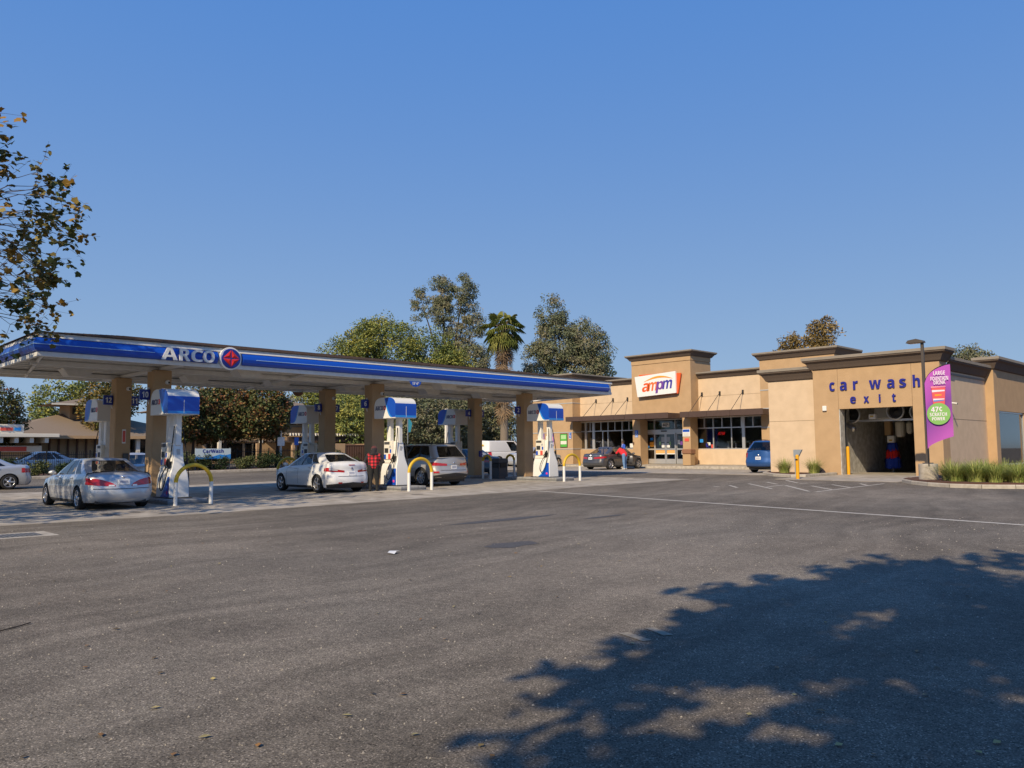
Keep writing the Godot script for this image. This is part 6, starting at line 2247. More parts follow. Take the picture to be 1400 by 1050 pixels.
func person(label: String, at: Vector3, turn: float, sk: Dictionary, colour: Callable) -> Node3D:
	var t := thing("person", label, "person", at, turn)
	var b := MB.new()
	var bones := []
	for q in sk.bones: bones.append(q)
	blob(b, bones, 0.013, 0.035, colour)
	# head with a face
	var h: Vector3 = sk.head; var f: Vector3 = sk.face; var u: Vector3 = sk.up
	var r := f.cross(u).normalized()
	var hb := [
		[h - u * 0.03 + f * 0.012, 0.072, h + u * 0.045 - f * 0.01, 0.083, 0],
		[h - u * 0.075 + f * 0.045, 0.035, h - u * 0.05 + f * 0.03, 0.05, 0],
		[h + u * 0.01 + f * 0.085, 0.009, h - u * 0.02 + f * 0.102, 0.014, 0],
		[h - u * 0.055 + f * 0.088 - r * 0.016, 0.009, h - u * 0.055 + f * 0.088 + r * 0.016, 0.009, 3],
		[h + u * 0.012 + f * 0.078 - r * 0.032, 0.0105, h + u * 0.012 + f * 0.079 - r * 0.03, 0.0105, 4],
		[h + u * 0.012 + f * 0.078 + r * 0.032, 0.0105, h + u * 0.012 + f * 0.079 + r * 0.03, 0.0105, 4],
		[h - u * 0.02 + r * 0.078, 0.012, h + u * 0.02 + r * 0.08 - f * 0.005, 0.014, 0],
		[h - u * 0.02 - r * 0.078, 0.012, h + u * 0.02 - r * 0.08 - f * 0.005, 0.014, 0],
		[h - u * 0.17 - f * 0.01, 0.055, h - u * 0.05 - f * 0.012, 0.052, 0],
	]
	blob(b, hb, 0.0065, 0.012, colour)
	for q in sk.hands:
		blob(b, hand_bones(q[0], q[1], q[2], q[3]), 0.005, 0.008, colour)
	place(t, "body", b.done(), M.skin_and_cloth)
	var hair := MB.new()
	blob(hair, [[h + u * 0.03 - f * 0.022, 0.093, h + u * 0.055 - f * 0.015, 0.086, 1], [h - u * 0.03 - f * 0.05, 0.07, h + u * 0.03 - f * 0.035, 0.085, 1]] + sk.get("hair", []), 0.009, 0.02, colour)
	place(t, "hair", hair.done(), M.skin_and_cloth)
	return t

func people() -> void:
	var m := mat("skin_and_cloth", Color(1, 1, 1), 0.85)
	m.vertex_color_use_as_albedo = true
	m.rim_enabled = true
	m.rim = 0.15
	var skin := Color(0.36, 0.20, 0.13)
	# 0 skin, 1 hair, 2 top, 3 lips, 4 eyes, 5 trousers, 6 shoes, 7 sleeves
	var V := func(x: float, y: float, z: float) -> Vector3: return Vector3(x, y, z)
	var standing := func(lean: float, arms: Array, stride: float) -> Array:
		var s := Vector3(lean, 0, 0)
		var o := []
		for sd in [-1.0, 1.0]:
			var st: float = stride * sd
			o.append([V.call(0, 0.90, 0.085 * sd), 0.105, V.call(0.03 + st * 0.5, 0.48, 0.10 * sd), 0.07, 5])
			o.append([V.call(0.03 + st * 0.5, 0.48, 0.10 * sd), 0.068, V.call(-0.01 + st, 0.09, 0.105 * sd), 0.046, 5])
			o.append([V.call(-0.03 + st, 0.045, 0.105 * sd), 0.042, V.call(0.15 + st, 0.035, 0.125 * sd), 0.034, 6])
			o.append([V.call(0.3 * lean, 1.02, 0.05 * sd), 0.115, V.call(lean * 0.85, 1.24, 0.075 * sd), 0.118, 2])
			o.append([V.call(lean * 0.9, 1.30, 0.05 * sd), 0.09, V.call(lean, 1.335, 0.155 * sd), 0.07, 2])
		o.append([V.call(0, 0.93, 0), 0.13, V.call(0.3 * lean, 1.05, 0), 0.12, 2])
		o.append([V.call(lean, 1.36, 0), 0.075, V.call(lean * 1.1, 1.43, 0), 0.055, 2])
		for a in arms:
			o.append([a[0], 0.062, a[1], 0.05, 7])
			o.append([a[1], 0.05, a[2], 0.036, 7])
		return o
	# plaid waistcoat over a dark hooded top, seen from behind
	var arms := [[Vector3(0.0, 1.32, -0.175), Vector3(0.0, 1.07, -0.285), Vector3(0.21, 1.14, -0.17)], [Vector3(0, 1.32, 0.175), Vector3(0.0, 1.07, 0.285), Vector3(0.21, 1.14, 0.17)]]
	var sk := {"bones": standing.call(0.0, arms, 0.05), "head": Vector3(0.03, 1.535, 0), "face": Vector3(0.96, -0.2, -0.1).normalized(), "up": Vector3(0.2, 0.98, 0).normalized(),
		"hands": [[arms[0][2], Vector3(0.8, 0.3, 0.5).normalized(), Vector3(0, 0.85, -0.3).normalized(), 1.0], [arms[1][2], Vector3(0.8, 0.3, -0.5).normalized(), Vector3(0, 0.85, 0.3).normalized(), -1.0]],
		"hair": [[Vector3(-0.06, 1.40, 0), 0.085, Vector3(-0.04, 1.50, 0), 0.09, 8], [Vector3(-0.07, 1.36, -0.06), 0.06, Vector3(-0.07, 1.36, 0.06), 0.06, 8]]}
	var pl := person("person in a red and black plaid vest and black trousers at the middle pump", G(17.16, 24.95, 0.012), deg_to_rad(52), sk, func(p: Vector3, g: int) -> Color:
		match g:
			0: return skin
			1: return Color(0.10, 0.03, 0.03)
			8: return Color(0.02, 0.016, 0.02)
			3: return Color(0.3, 0.1, 0.09)
			4: return Color(0.02, 0.02, 0.02)
			5: return Color(0.012, 0.012, 0.014)
			6: return Color(0.012, 0.012, 0.012)
			7: return Color(0.02, 0.018, 0.022)
		var a := fposmod(p.y + 0.03, 0.115) < 0.055
		var bb := fposmod(p.z + 0.028, 0.115) < 0.055
		if a and bb: return Color(0.015, 0.01, 0.012)
		if a or bb: return Color(0.20, 0.012, 0.018)
		return Color(0.72, 0.03, 0.045))
	pl.scale = Vector3(1.15, 1.0, 1.18)
	# red hooded top and jeans, stooping to the open door
	arms = [[Vector3(0.34, 1.22, -0.18), Vector3(0.50, 1.05, -0.24), Vector3(0.66, 1.10, -0.10)], [Vector3(0.32, 1.22, 0.18), Vector3(0.40, 1.08, 0.40), Vector3(0.52, 1.02, 0.62)]]
	var bones := []
	for sd in [-1.0, 1.0]:
		bones.append_array([
			[Vector3(0, 0.93, 0.09 * sd), 0.12, Vector3(0.04 + 0.06 * sd, 0.50, 0.11 * sd), 0.08, 5],
			[Vector3(0.04 + 0.06 * sd, 0.50, 0.11 * sd), 0.078, Vector3(-0.02 + 0.06 * sd, 0.1, 0.12 * sd), 0.055, 5],
			[Vector3(-0.04 + 0.06 * sd, 0.05, 0.12 * sd), 0.046, Vector3(0.16 + 0.06 * sd, 0.04, 0.14 * sd), 0.038, 6],
			[Vector3(0.06, 1.0, 0.07 * sd), 0.145, Vector3(0.26, 1.15, 0.09 * sd), 0.15, 2],
			[Vector3(0.28, 1.2, 0.06 * sd), 0.12, Vector3(0.34, 1.24, 0.16 * sd), 0.085, 2]])
	bones.append([Vector3(0.0, 0.95, 0), 0.15, Vector3(0.1, 1.05, 0), 0.15, 2])
	bones.append([Vector3(0.34, 1.25, 0), 0.09, Vector3(0.44, 1.32, 0), 0.07, 2])
	for a in arms:
		bones.append([a[0], 0.075, a[1], 0.062, 2]); bones.append([a[1], 0.06, a[2], 0.045, 2])
	sk = {"bones": bones, "head": Vector3(0.53, 1.38, 0), "face": Vector3(0.85, -0.5, 0.1).normalized(), "up": Vector3(0.5, 0.85, 0).normalized(),
		"hands": [[arms[0][2], Vector3(0.9, 0.0, 0.3).normalized(), Vector3.UP, 1.0], [arms[1][2], Vector3(0.6, -0.2, 0.75).normalized(), Vector3.UP, -1.0]],
		"hair": [[Vector3(0.40, 1.30, -0.05), 0.07, Vector3(0.40, 1.30, 0.05), 0.07, 2]]}
	person("person in a red hooded top and jeans stooping at the open car door", G(41.0, 31.75, 0.012), deg_to_rad(80), sk, func(p: Vector3, g: int) -> Color:
		match g:
			0: return Color(0.14, 0.07, 0.045)
			1, 4: return Color(0.015, 0.012, 0.012)
			2: return Color(0.70, 0.022, 0.028)
			3: return Color(0.12, 0.05, 0.04)
			5: return Color(0.13, 0.24, 0.42)
			6: return Color(0.62, 0.60, 0.58)
		return Color(0.70, 0.022, 0.028))
	# blue jacket, standing on the pavement beyond the car
	arms = [[Vector3(0, 1.38, -0.19), Vector3(0.02, 1.1, -0.25), Vector3(0.12, 0.9, -0.22)], [Vector3(0, 1.38, 0.19), Vector3(0.02, 1.1, 0.25), Vector3(0.2, 1.0, 0.15)]]
	bones = standing.call(0.02, arms, 0.06)
	for q in bones:
		for i in [0, 2]:
			if q[i].y > 0.2 and not q[4] == 7: q[i] = q[i] * Vector3(1, 1.035, 1)
	sk = {"bones": bones, "head": Vector3(0.04, 1.60, 0), "face": Vector3(1, -0.1, 0).normalized(), "up": Vector3(0.1, 1, 0).normalized(),
		"hands": [[arms[0][2], Vector3(0.2, -0.95, 0).normalized(), Vector3(0, 0, -1), -1.0], [arms[1][2], Vector3(0.9, -0.2, -0.3).normalized(), Vector3.UP, -1.0]]}
	person("person in a bright blue jacket standing on the pavement beyond the dark grey sedan", W(44.95, 0.475, 34.9), deg_to_rad(150), sk, func(p: Vector3, g: int) -> Color:
		match g:
			0: return Color(0.16, 0.085, 0.055)
			1, 4: return Color(0.015, 0.012, 0.012)
			3: return Color(0.14, 0.06, 0.05)
			5: return Color(0.03, 0.032, 0.04)
			6: return Color(0.05, 0.05, 0.05)
		if absf(p.z) < 0.03: return Color(0.6, 0.6, 0.62)
		return Color(0.03, 0.10, 0.52))

# ---------------------------------------------------------------- plants
func leaf_mat(called: String, through := 0.35) -> StandardMaterial3D:
	var m := mat(called, Color(1, 1, 1), 0.6)
	m.vertex_color_use_as_albedo = true
	m.metallic_specular = 0.35
	m.backlight_enabled = true
	m.backlight = Color(through, through, through * 0.6)
	return m

func ball(r: RandomNumberGenerator) -> Vector3:
	while true:
		var p := Vector3(r.randf_range(-1, 1), r.randf_range(-1, 1), r.randf_range(-1, 1))
		if p.length_squared() <= 1.0: return p
	return Vector3.ZERO

func add_leaf(b: MB, at: Vector3, d: Vector3, n: Vector3, l: float, w: float, c: Color, lobed := false) -> void:
	var s := d.cross(n).normalized()
	var k := b.v.size()
	if lobed:
		var o := [Vector2(0, 0), Vector2(0.30, 0.03), Vector2(0.50, 0.08), Vector2(0.44, 0.30), Vector2(0.60, 0.52), Vector2(0.32, 0.62), Vector2(0, 1.0), Vector2(-0.32, 0.62), Vector2(-0.60, 0.52), Vector2(-0.44, 0.30), Vector2(-0.50, 0.08), Vector2(-0.30, 0.03)]
		b.v.append(at + d * l * 0.35 + n * l * 0.06); b.n.append(n); b.c.append(c)
		for q in o:
			b.v.append(at + d * l * q.y + s * w * q.x - n * l * 0.12 * absf(q.x)); b.n.append((n + s * q.x * 0.3).normalized()); b.c.append(c)
		for i in 12: b.ix.append_array([k, k + 1 + (i + 1) % 12, k + 1 + i])
		return
	b.v.append_array([at, at + d * l * 0.5 + s * w * 0.5, at + d * l - n * l * 0.12, at + d * l * 0.5 - s * w * 0.5])
	b.n.append_array([n, (n + s * 0.35).normalized(), n, (n - s * 0.35).normalized()])
	b.c.append_array([c, c, c, c])
	b.ix.append_array([k, k + 2, k + 1, k, k + 3, k + 2])

func shade_of(pal: Array, r: RandomNumberGenerator, clump: float) -> Color:
	var i := clampf(clump + r.randf_range(-0.22, 0.22), 0.0, 0.999) * (pal.size() - 1)
	var k := int(i)
	var c: Color = (pal[k] as Color).lerp(pal[k + 1], i - k)
	var j := r.randf_range(0.8, 1.2)
	return Color(c.r * j, c.g * j, c.b * j)

# far tree: leaf sprays in clumps spread through a few ellipsoids
func far_tree(called: String, label: String, at: Vector3, blobs: Array, clumps: int, per: int, cr: float, leaf: float, pal: Array, sd: int, trunk_r := 0.3, group := "", hang := 0.0, bark: Material = null, category := "tree") -> Node3D:
	var t := thing(called, label, category, at, 0, group)
	var r := RandomNumberGenerator.new()
	r.seed = sd
	var b := MB.new()
	var vol := []
	var sum := 0.0
	for q in blobs:
		sum += pow(q[1].x * q[1].y * q[1].z, 0.75)
		vol.append(sum)
	for i in clumps:
		var z := r.randf() * sum
		var k := 0
		while vol[k] < z: k += 1
		var p := ball(r)
		p = p.normalized() * pow(p.length(), 0.55)
		var c: Vector3 = blobs[k][0] + p * blobs[k][1]
		var tone := r.randf()
		var sz := cr * r.randf_range(0.6, 1.3)
		for m in per:
			var o := ball(r) * Vector3(1, 0.75, 1) * sz
			var d := (o + Vector3(r.randf_range(-1, 1), r.randf_range(-0.6, 1) - hang * 2.5, r.randf_range(-1, 1)) * 0.8 * sz).normalized()
			var n := (Vector3(r.randf_range(-1, 1), r.randf_range(0.0, 1.6) * (1.0 - hang), r.randf_range(-1, 1)) + p * 0.6).normalized()
			n = (n - d * n.dot(d)).normalized()
			add_leaf(b, c + o, d, n, leaf * r.randf_range(0.7, 1.4), leaf * (0.6 - hang * 0.25), shade_of(pal, r, tone))
	place(t, "crown", b.done(), M.leaf)
	var bk: Material = bark if bark else M.bark
	if trunk_r > 0.0:
		var lowest: Vector3 = blobs[0][0]
		for q in blobs:
			if q[0].y - q[1].y * 0.5 < lowest.y: lowest = Vector3(q[0].x * 0.5, q[0].y - q[1].y * 0.4, q[0].z * 0.5)
		var tb := MB.new()
		var fork := Vector3(lowest.x * 0.3, maxf(lowest.y, 1.0), lowest.z * 0.3)
		tb.tube([Vector3(0, -0.2, 0), Vector3(0.05, fork.y * 0.4, 0.04), fork], [trunk_r * 1.25, trunk_r, trunk_r * 0.8], 8)
		place(t, "trunk", tb.done(), bk)
		var lb := MB.new()
		for q in blobs:
			var e: Vector3 = q[0] + Vector3(0, q[1].y * 0.35, 0)
			var mid := fork.lerp(e, 0.5) + Vector3(0, 0.3, 0)
			lb.tube([fork, mid, e], [trunk_r * 0.7, trunk_r * 0.42, trunk_r * 0.1], 6)
		place(t, "limbs", lb.done(), bk)
	return t

# near tree: trunk, limbs, branches and twigs that carry single leaves
func fine_tree(called: String, label: String, at: Vector3, trunk_h: float, cen: Vector3, rad: Vector3, limbs: int, clusters: int, twigs: int, per: int, leaf: float, pal: Array, sd: int, lobed: bool, trunk_r := 0.2, lowest := -100.0) -> Node3D:
	var t := thing(called, label, "tree", at)
	var r := RandomNumberGenerator.new()
	r.seed = sd
	var wood := MB.new()
	var lv := MB.new()
	var ends := []
	var fork := Vector3(cen.x * 0.15, trunk_h, cen.z * 0.15)
	for i in limbs:
		var y := 1.0 - 2.0 * (i + 0.5) / limbs
		var a := i * 2.39996 + 0.6
		var d := Vector3(cos(a) * sqrt(1 - y * y), y, sin(a) * sqrt(1 - y * y))
		var e := cen + d * rad * 0.5
		var mid := fork.lerp(e, 0.5) + Vector3(0, 0.25, 0) + ball(r) * 0.2
		wood.tube([fork - Vector3(0, 0.2, 0), mid, e], [trunk_r * 0.55, trunk_r * 0.32, trunk_r * 0.16], 7, false)
		ends.append([mid, e])
	for i in clusters:
		var p := ball(r)
		p = p.normalized() * pow(p.length(), 0.6)
		var c := cen + p * rad
		if at.y + c.y < lowest: continue
		var best := 0
		var bd := 1e9
		for k in limbs:
			var dd: float = (ends[k][1] - c).length()
			if dd < bd: bd = dd; best = k
		var s: Vector3 = (ends[best][0] as Vector3).lerp(ends[best][1], r.randf_range(0.45, 1.0))
		var pth := [s]
		for q in 4:
			var f := (q + 1) / 5.0
			pth.append(s.lerp(c, f) + Vector3(0, 0.14 * bd * sin(PI * f), 0) + ball(r) * (0.05 * bd + 0.05))
		pth.append(c)
		wood.tube(pth, [0.02, 0.017, 0.014, 0.011, 0.008, 0.006], 5, false)
		var tone := r.randf()
		for m in twigs:
			var e := c + ((c - cen).normalized() * 0.35 + ball(r)) * 0.75
			var md := c.lerp(e, 0.5) + ball(r) * 0.06
			wood.tube([c, md, e], [0.006, 0.004, 0.0025], 3, false)
			for q in per:
				var f := r.randf_range(0.25, 1.0)
				var lp := c.lerp(md, f * 2.0) if f < 0.5 else md.lerp(e, f * 2.0 - 1.0)
				lp += ball(r) * 0.10
				var d := (Vector3(r.randf_range(-1, 1), r.randf_range(-1.1, 0.4), r.randf_range(-1, 1))).normalized()
				var n := Vector3(r.randf_range(-0.9, 0.9), 1.0, r.randf_range(-0.9, 0.9)).normalized()
				n = (n - d * n.dot(d)).normalized()
				var l := leaf * r.randf_range(0.6, 1.25)
				add_leaf(lv, lp, d, n, l, l, shade_of(pal, r, tone), lobed)
	var tb := MB.new()
	tb.tube([Vector3(0, -0.1, 0), Vector3(0.03, trunk_h * 0.5, -0.02), fork], [trunk_r * 1.2, trunk_r, trunk_r * 0.8], 12)
	place(t, "trunk", tb.done(), M.bark)
	place(t, "limbs", wood.done(), M.bark)
	place(t, "crown", lv.done(), M.leaf)
	return t

func grass_mesh(sd: int, n: int, h: float, spread: float, pal: Array) -> ArrayMesh:
	var r := RandomNumberGenerator.new()
	r.seed = sd
	var b := MB.new()
	for i in n:
		var a := r.randf() * TAU
		var d := Vector3(cos(a), 0, sin(a))
		var s := Vector3(-sin(a), 0, cos(a))
		var o := d * r.randf() * spread * 0.35
		var l := h * r.randf_range(0.55, 1.15)
		var bend := r.randf_range(0.15, 0.95)
		var c := shade_of(pal, r, r.randf())
		var w := r.randf_range(0.007, 0.014)
		var k := b.v.size()
		for q in 5:
			var f := q / 4.0
			var p := o + Vector3(0, l * (f - 0.42 * bend * f * f), 0) + d * (spread * bend * f * f)
			var n2 := s.cross(Vector3(0, l * (1.0 - 0.84 * bend * f), 0) + d * (2.0 * spread * bend * f)).normalized()
			b.v.append_array([p - s * w * (1.0 - f * 0.85), p + s * w * (1.0 - f * 0.85)])
			b.n.append_array([n2, n2]); b.c.append_array([c, c])
			if q < 4: b.ix.append_array([k + q * 2, k + q * 2 + 2, k + q * 2 + 3, k + q * 2, k + q * 2 + 3, k + q * 2 + 1])
	return b.done()

func palm(at: Vector3, h: float) -> void:
	var t := thing("fan_palm", "tall fan palm with a shaggy skirt of dead fronds", "palm tree", at)
	var r := RandomNumberGenerator.new()
	r.seed = 5
	var tb := MB.new()
	tb.tube([Vector3(0, -0.2, 0), Vector3(0.1, h * 0.5, 0), Vector3(0.05, h, 0.05)], [0.45, 0.36, 0.3], 12)
	place(t, "trunk", tb.done(), M.pale_bark)
	var fan := func(b: MB, o: Vector3, d: Vector3, up: Vector3, l: float, c: Color, droop: float, blades: int) -> void:
		var s := d.cross(up).normalized()
		var n := s.cross(d).normalized()
		var k := b.v.size()
		for i in blades:
			var a := lerpf(-1.25, 1.25, i / (blades - 1.0))
			var e := (d * cos(a) + s * sin(a)).normalized()
			var w := d.cross(n) * 0.0 + (s * cos(a) - d * sin(a)) * 0.035
			var mid := o + e * l * 0.6 - Vector3(0, droop * l * 0.12, 0)
			var tip := o + e * l * r.randf_range(0.85, 1.1) - Vector3(0, droop * l * 0.5, 0)
			var q := b.v.size()
			b.v.append_array([o, mid - w, tip, mid + w]); b.n.append_array([n, n, n, n]); b.c.append_array([c, c, c, c])
			b.ix.append_array([q, q + 1, q + 2, q, q + 2, q + 3])
	var gb := MB.new()
	var stems := MB.new()
	var top := Vector3(0.05, h, 0.05)
	for i in 34:
		var a := i * 2.39996
		var el := lerpf(1.3, -0.95, pow(i / 33.0, 0.85))
		var d := Vector3(cos(a) * cos(el), sin(el), sin(a) * cos(el))
		var pl := r.randf_range(0.9, 1.35)
		var o := top + d * pl
		stems.tube([top, top + d * pl * 0.5 + Vector3(0, 0.05, 0), o], [0.04, 0.03, 0.02], 4, false)
		var c := Color(0.19, 0.26, 0.06).lerp(Color(0.36, 0.36, 0.11), r.randf())
		fan.call(gb, o, (d + Vector3(0, -0.25, 0)).normalized(), Vector3.UP if absf(d.y) < 0.9 else Vector3.RIGHT, r.randf_range(1.0, 1.4), c, 0.6 + 1.2 * r.randf(), 13)
	place(t, "fronds", gb.done(), M.leaf)
	place(t, "stalks", stems.done(), M.dead_frond)
	var db := MB.new()
	for i in 190:
		var f := r.randf()
		var y := lerpf(h * 0.33, h - 0.15, pow(f, 0.8))
		var a := r.randf() * TAU
		var d := Vector3(cos(a), 0, sin(a))
		var o := Vector3(0.05, y, 0.05) + d * lerpf(0.42, 0.62, r.randf()) * (0.8 + 0.35 * f)
		var c := Color(0.30, 0.205, 0.12).lerp(Color(0.17, 0.115, 0.07), r.randf())
		fan.call(db, o, (Vector3(0, -1, 0) + d * r.randf_range(-0.05, 0.35)).normalized(), d, r.randf_range(0.8, 1.3), c, 0.1, 9)
	place(t, "dead_skirt", db.done(), M.leaf)

func planting() -> void:
	var olive := [Color(0.055, 0.075, 0.03), Color(0.09, 0.11, 0.04), Color(0.14, 0.145, 0.05)]
	var yellowing := [Color(0.05, 0.07, 0.022), Color(0.10, 0.105, 0.03), Color(0.21, 0.16, 0.045), Color(0.26, 0.15, 0.03)]
	var lime := [Color(0.10, 0.145, 0.05), Color(0.21, 0.24, 0.065), Color(0.35, 0.325, 0.075)]
	var gum := [Color(0.10, 0.12, 0.066), Color(0.165, 0.18, 0.10), Color(0.25, 0.22, 0.14)]
	var autumn := [Color(0.045, 0.07, 0.028), Color(0.10, 0.12, 0.042), Color(0.18, 0.155, 0.06), Color(0.25, 0.10, 0.045)]
	var deep := [Color(0.022, 0.04, 0.018), Color(0.04, 0.065, 0.025), Color(0.07, 0.09, 0.035)]
	# near trees
	fine_tree("sycamore_tree", "sparse yellowing sycamore tree beside the end of the canopy", W(0.3, 0.0, 23.5), 3.0, Vector3(0.4, 6.5, 0.2), Vector3(5.7, 4.5, 5.6), 16, 460, 4, 6, 0.145, yellowing, 3, true, 0.19)
	fine_tree("shade_tree", "leafy tree whose shadow falls over the asphalt", W(-2.3, 0.0, -4.6), 3.2, Vector3(0.9, 6.8, -0.5), Vector3(6.2, 2.3, 5.4), 18, 640, 5, 12, 0.19, olive, 8, true, 0.22, 4.6)
	# trees that the shop windows mirror, across the street
	for q in [[-25.0, 40.0, 8.0], [-22.0, 52.0, 9.5], [-18.0, 63.0, 8.0], [-24.0, 74.0, 10.0], [-16.0, 86.0, 9.0], [-22.0, 98.0, 8.5], [-14.0, 110.0, 9.0], [-20.0, 124.0, 10.0]]:
		far_tree("street_tree", "broad leafy tree across the street at the canopy's open end", W(q[0], 0, q[1]), [[Vector3(0, q[2] * 0.62, 0), Vector3(4.5, q[2] * 0.4, 4.5)], [Vector3(2, q[2] * 0.5, 2), Vector3(3, 2.5, 3)]], 260, 22, 0.8, 0.4, deep, int(q[1]) + 60, 0.3, "trees across the street")
	# behind the canopy, against the sky
	far_tree("broad_green_tree", "broad yellow green tree rising behind the canopy roof", G(49.9, 70.4), [[Vector3(0, 10.2, 0), Vector3(4.2, 5.4, 4.2)], [Vector3(-3.2, 8.8, -3.6), Vector3(3.6, 4.4, 3.6)], [Vector3(3.4, 9.3, 3.2), Vector3(3.4, 4.8, 3.4)], [Vector3(-5.0, 7.4, -5.2), Vector3(2.4, 3.6, 2.4)], [Vector3(5.2, 7.6, 5.0), Vector3(2.2, 4.6, 2.2)], [Vector3(-1.5, 12.8, -1.0), Vector3(2.2, 2.6, 2.2)], [Vector3(1.2, 5.8, 0.6), Vector3(5.0, 3.0, 5.0)]], 1250, 66, 0.85, 0.235, lime, 21, 0.32)
	far_tree("tall_gum_tree", "tall open gum tree with hanging foliage behind the canopy", G(60.9, 73.6), [[Vector3(-2.2, 18.6, -2.2), Vector3(1.1, 2.2, 1.1)], [Vector3(-0.6, 20.2, -0.4), Vector3(1.5, 1.8, 1.5)], [Vector3(1.6, 20.6, 1.4), Vector3(1.4, 1.6, 1.4)], [Vector3(-0.5, 17.6, 0), Vector3(1.5, 2.0, 1.5)], [Vector3(2.0, 18.2, 1.6), Vector3(1.3, 2.2, 1.3)], [Vector3(1.0, 14.4, 1.0), Vector3(1.7, 2.2, 1.7)], [Vector3(2.8, 16.0, 2.4), Vector3(0.8, 1.6, 0.8)], [Vector3(2.2, 12.0, 2.2), Vector3(2.2, 2.0, 2.2)], [Vector3(-0.2, 11.4, 0), Vector3(1.8, 2.4, 1.8)], [Vector3(1.0, 9.0, 1.0), Vector3(2.6, 2.4, 2.6)]], 620, 64, 0.55, 0.225, gum, 22, 0.26, "", 0.5)
	palm(G(54.0, 56.5), 13.0)
	far_tree("dense_gum_tree", "dense grey green gum tree rising behind the shop", G(63.6, 56.9), [[Vector3(-1.2, 15.2, -1.0), Vector3(1.5, 2.6, 1.5)], [Vector3(-0.6, 12.2, -0.4), Vector3(2.5, 3.0, 2.5)], [Vector3(1.4, 12.6, 1.2), Vector3(2.0, 2.6, 2.0)], [Vector3(2.6, 11.2, 2.4), Vector3(1.4, 2.4, 1.4)], [Vector3(-2.2, 10.0, -2.0), Vector3(1.8, 2.6, 1.8)], [Vector3(1.0, 9.0, 0.8), Vector3(3.0, 3.0, 3.0)], [Vector3(-1.0, 6.4, -1.0), Vector3(3.2, 3.0, 3.2)]], 900, 62, 0.6, 0.225, gum, 23, 0.3, "", 0.4)
	far_tree("slim_conifer", "slim dark conifer standing behind the shop parapet", G(74.5, 60.3), [[Vector3(0, 11.6, 0), Vector3(0.35, 1.4, 0.35)], [Vector3(0, 9.8, 0), Vector3(0.9, 1.6, 0.9)], [Vector3(0, 7.6, 0), Vector3(1.4, 1.8, 1.4)]], 130, 20, 0.4, 0.3, deep, 24, 0.16)
	far_tree("bronze_tree", "bronze leaved tree top above the wash roof", G(73.7, 33.2), [[Vector3(0, 12.0, 0), Vector3(1.3, 1.6, 1.3)], [Vector3(-0.6, 10.4, -0.6), Vector3(1.8, 1.8, 1.8)]], 130, 46, 0.5, 0.22, [Color(0.15, 0.11, 0.04), Color(0.25, 0.18, 0.065), Color(0.34, 0.23, 0.08)], 25, 0.22)
	far_tree("bronze_tree", "small bronze leaved tree top beside the corner tower", G(71.4, 35.4), [[Vector3(0, 11.3, 0), Vector3(0.8, 0.9, 0.8)], [Vector3(-0.4, 10.0, 0), Vector3(1.2, 1.2, 1.2)]], 50, 44, 0.4, 0.22, [Color(0.15, 0.11, 0.04), Color(0.25, 0.18, 0.065), Color(0.34, 0.23, 0.08)], 26, 0.2)
	far_tree("grey_green_tree", "grey green tree top beyond the wash roof", G(94.6, 26.8), [[Vector3(0, 10.6, 0), Vector3(1.7, 1.5, 1.7)], [Vector3(1.6, 10.2, -1.8), Vector3(1.4, 1.3, 1.4)], [Vector3(-1.4, 10.0, 1.8), Vector3(1.2, 1.0, 1.2)]], 130, 46, 0.5, 0.22, gum, 27, 0.3)
	# behind the forecourt, under the canopy line
	var row := [[24.3, 53.2, 6.0], [26.6, 52.6, 6.1], [22.0, 53.0, 5.8], [28.0, 52.8, 5.3]]
	for i in row.size():
		var h: float = row[i][2]
		far_tree("bed_tree", ["dense tree with reddening leaves above the hanging banner", "dense tree with reddening leaves beside the light pole", "dense dark tree with reddening leaves behind the pump with the silver sedan", "small reddish tree at the light pole"][i], G(row[i][0], row[i][1], 0.1), [[Vector3(0, h * 0.66, 0), Vector3(1.9, h * 0.3, 1.9)], [Vector3(1.0, h * 0.52, -0.6), Vector3(1.3, 1.2, 1.3)], [Vector3(-1.1, h * 0.55, 0.5), Vector3(1.3, 1.3, 1.3)]] if i < 3 else [[Vector3(0, h * 0.72, 0), Vector3(0.9, h * 0.22, 0.9)]], 520 if i < 3 else 110, 32, 0.40, 0.2, autumn, 40 + i, 0.1, "trees in the bed behind the forecourt")
	far_tree("bank_tree", "yellow green tree against the hipped roof", G(22.4, 71.5), [[Vector3(0, 5.2, 0), Vector3(2.0, 2.3, 2.0)], [Vector3(1.6, 6.0, -1.0), Vector3(1.6, 1.6, 1.6)]], 220, 28, 0.5, 0.24, yellowing, 51, 0.16)
	far_tree("bank_tree", "light green tree rising behind the roof turret", G(23.4, 84.0), [[Vector3(-1.5, 5.8, 0), Vector3(2.2, 2.2, 2.2)], [Vector3(1.5, 6.4, -1.0), Vector3(2.0, 2.0, 2.0)]], 200, 28, 0.55, 0.28, lime, 52, 0.2)
	far_tree("round_tree", "rounded tree far behind the roof with the white sign", G(31.1, 123.7), [[Vector3(0, 5.8, 0), Vector3(1.9, 1.7, 1.9)], [Vector3(-1.4, 4.9, -1.4), Vector3(1.2, 1.2, 1.2)], [Vector3(1.4, 4.9, 1.4), Vector3(1.4, 1.2, 1.4)]], 130, 28, 0.5, 0.3, gum, 53, 0.2)
	far_tree("reddish_tree", "reddish green tree beside the low shop with a red sign", G(13.4, 66.5), [[Vector3(0, 4.6, 0), Vector3(1.7, 2.0, 1.7)], [Vector3(0.8, 3.4, -0.6), Vector3(1.4, 1.4, 1.4)]], 200, 28, 0.42, 0.22, autumn, 54, 0.14)
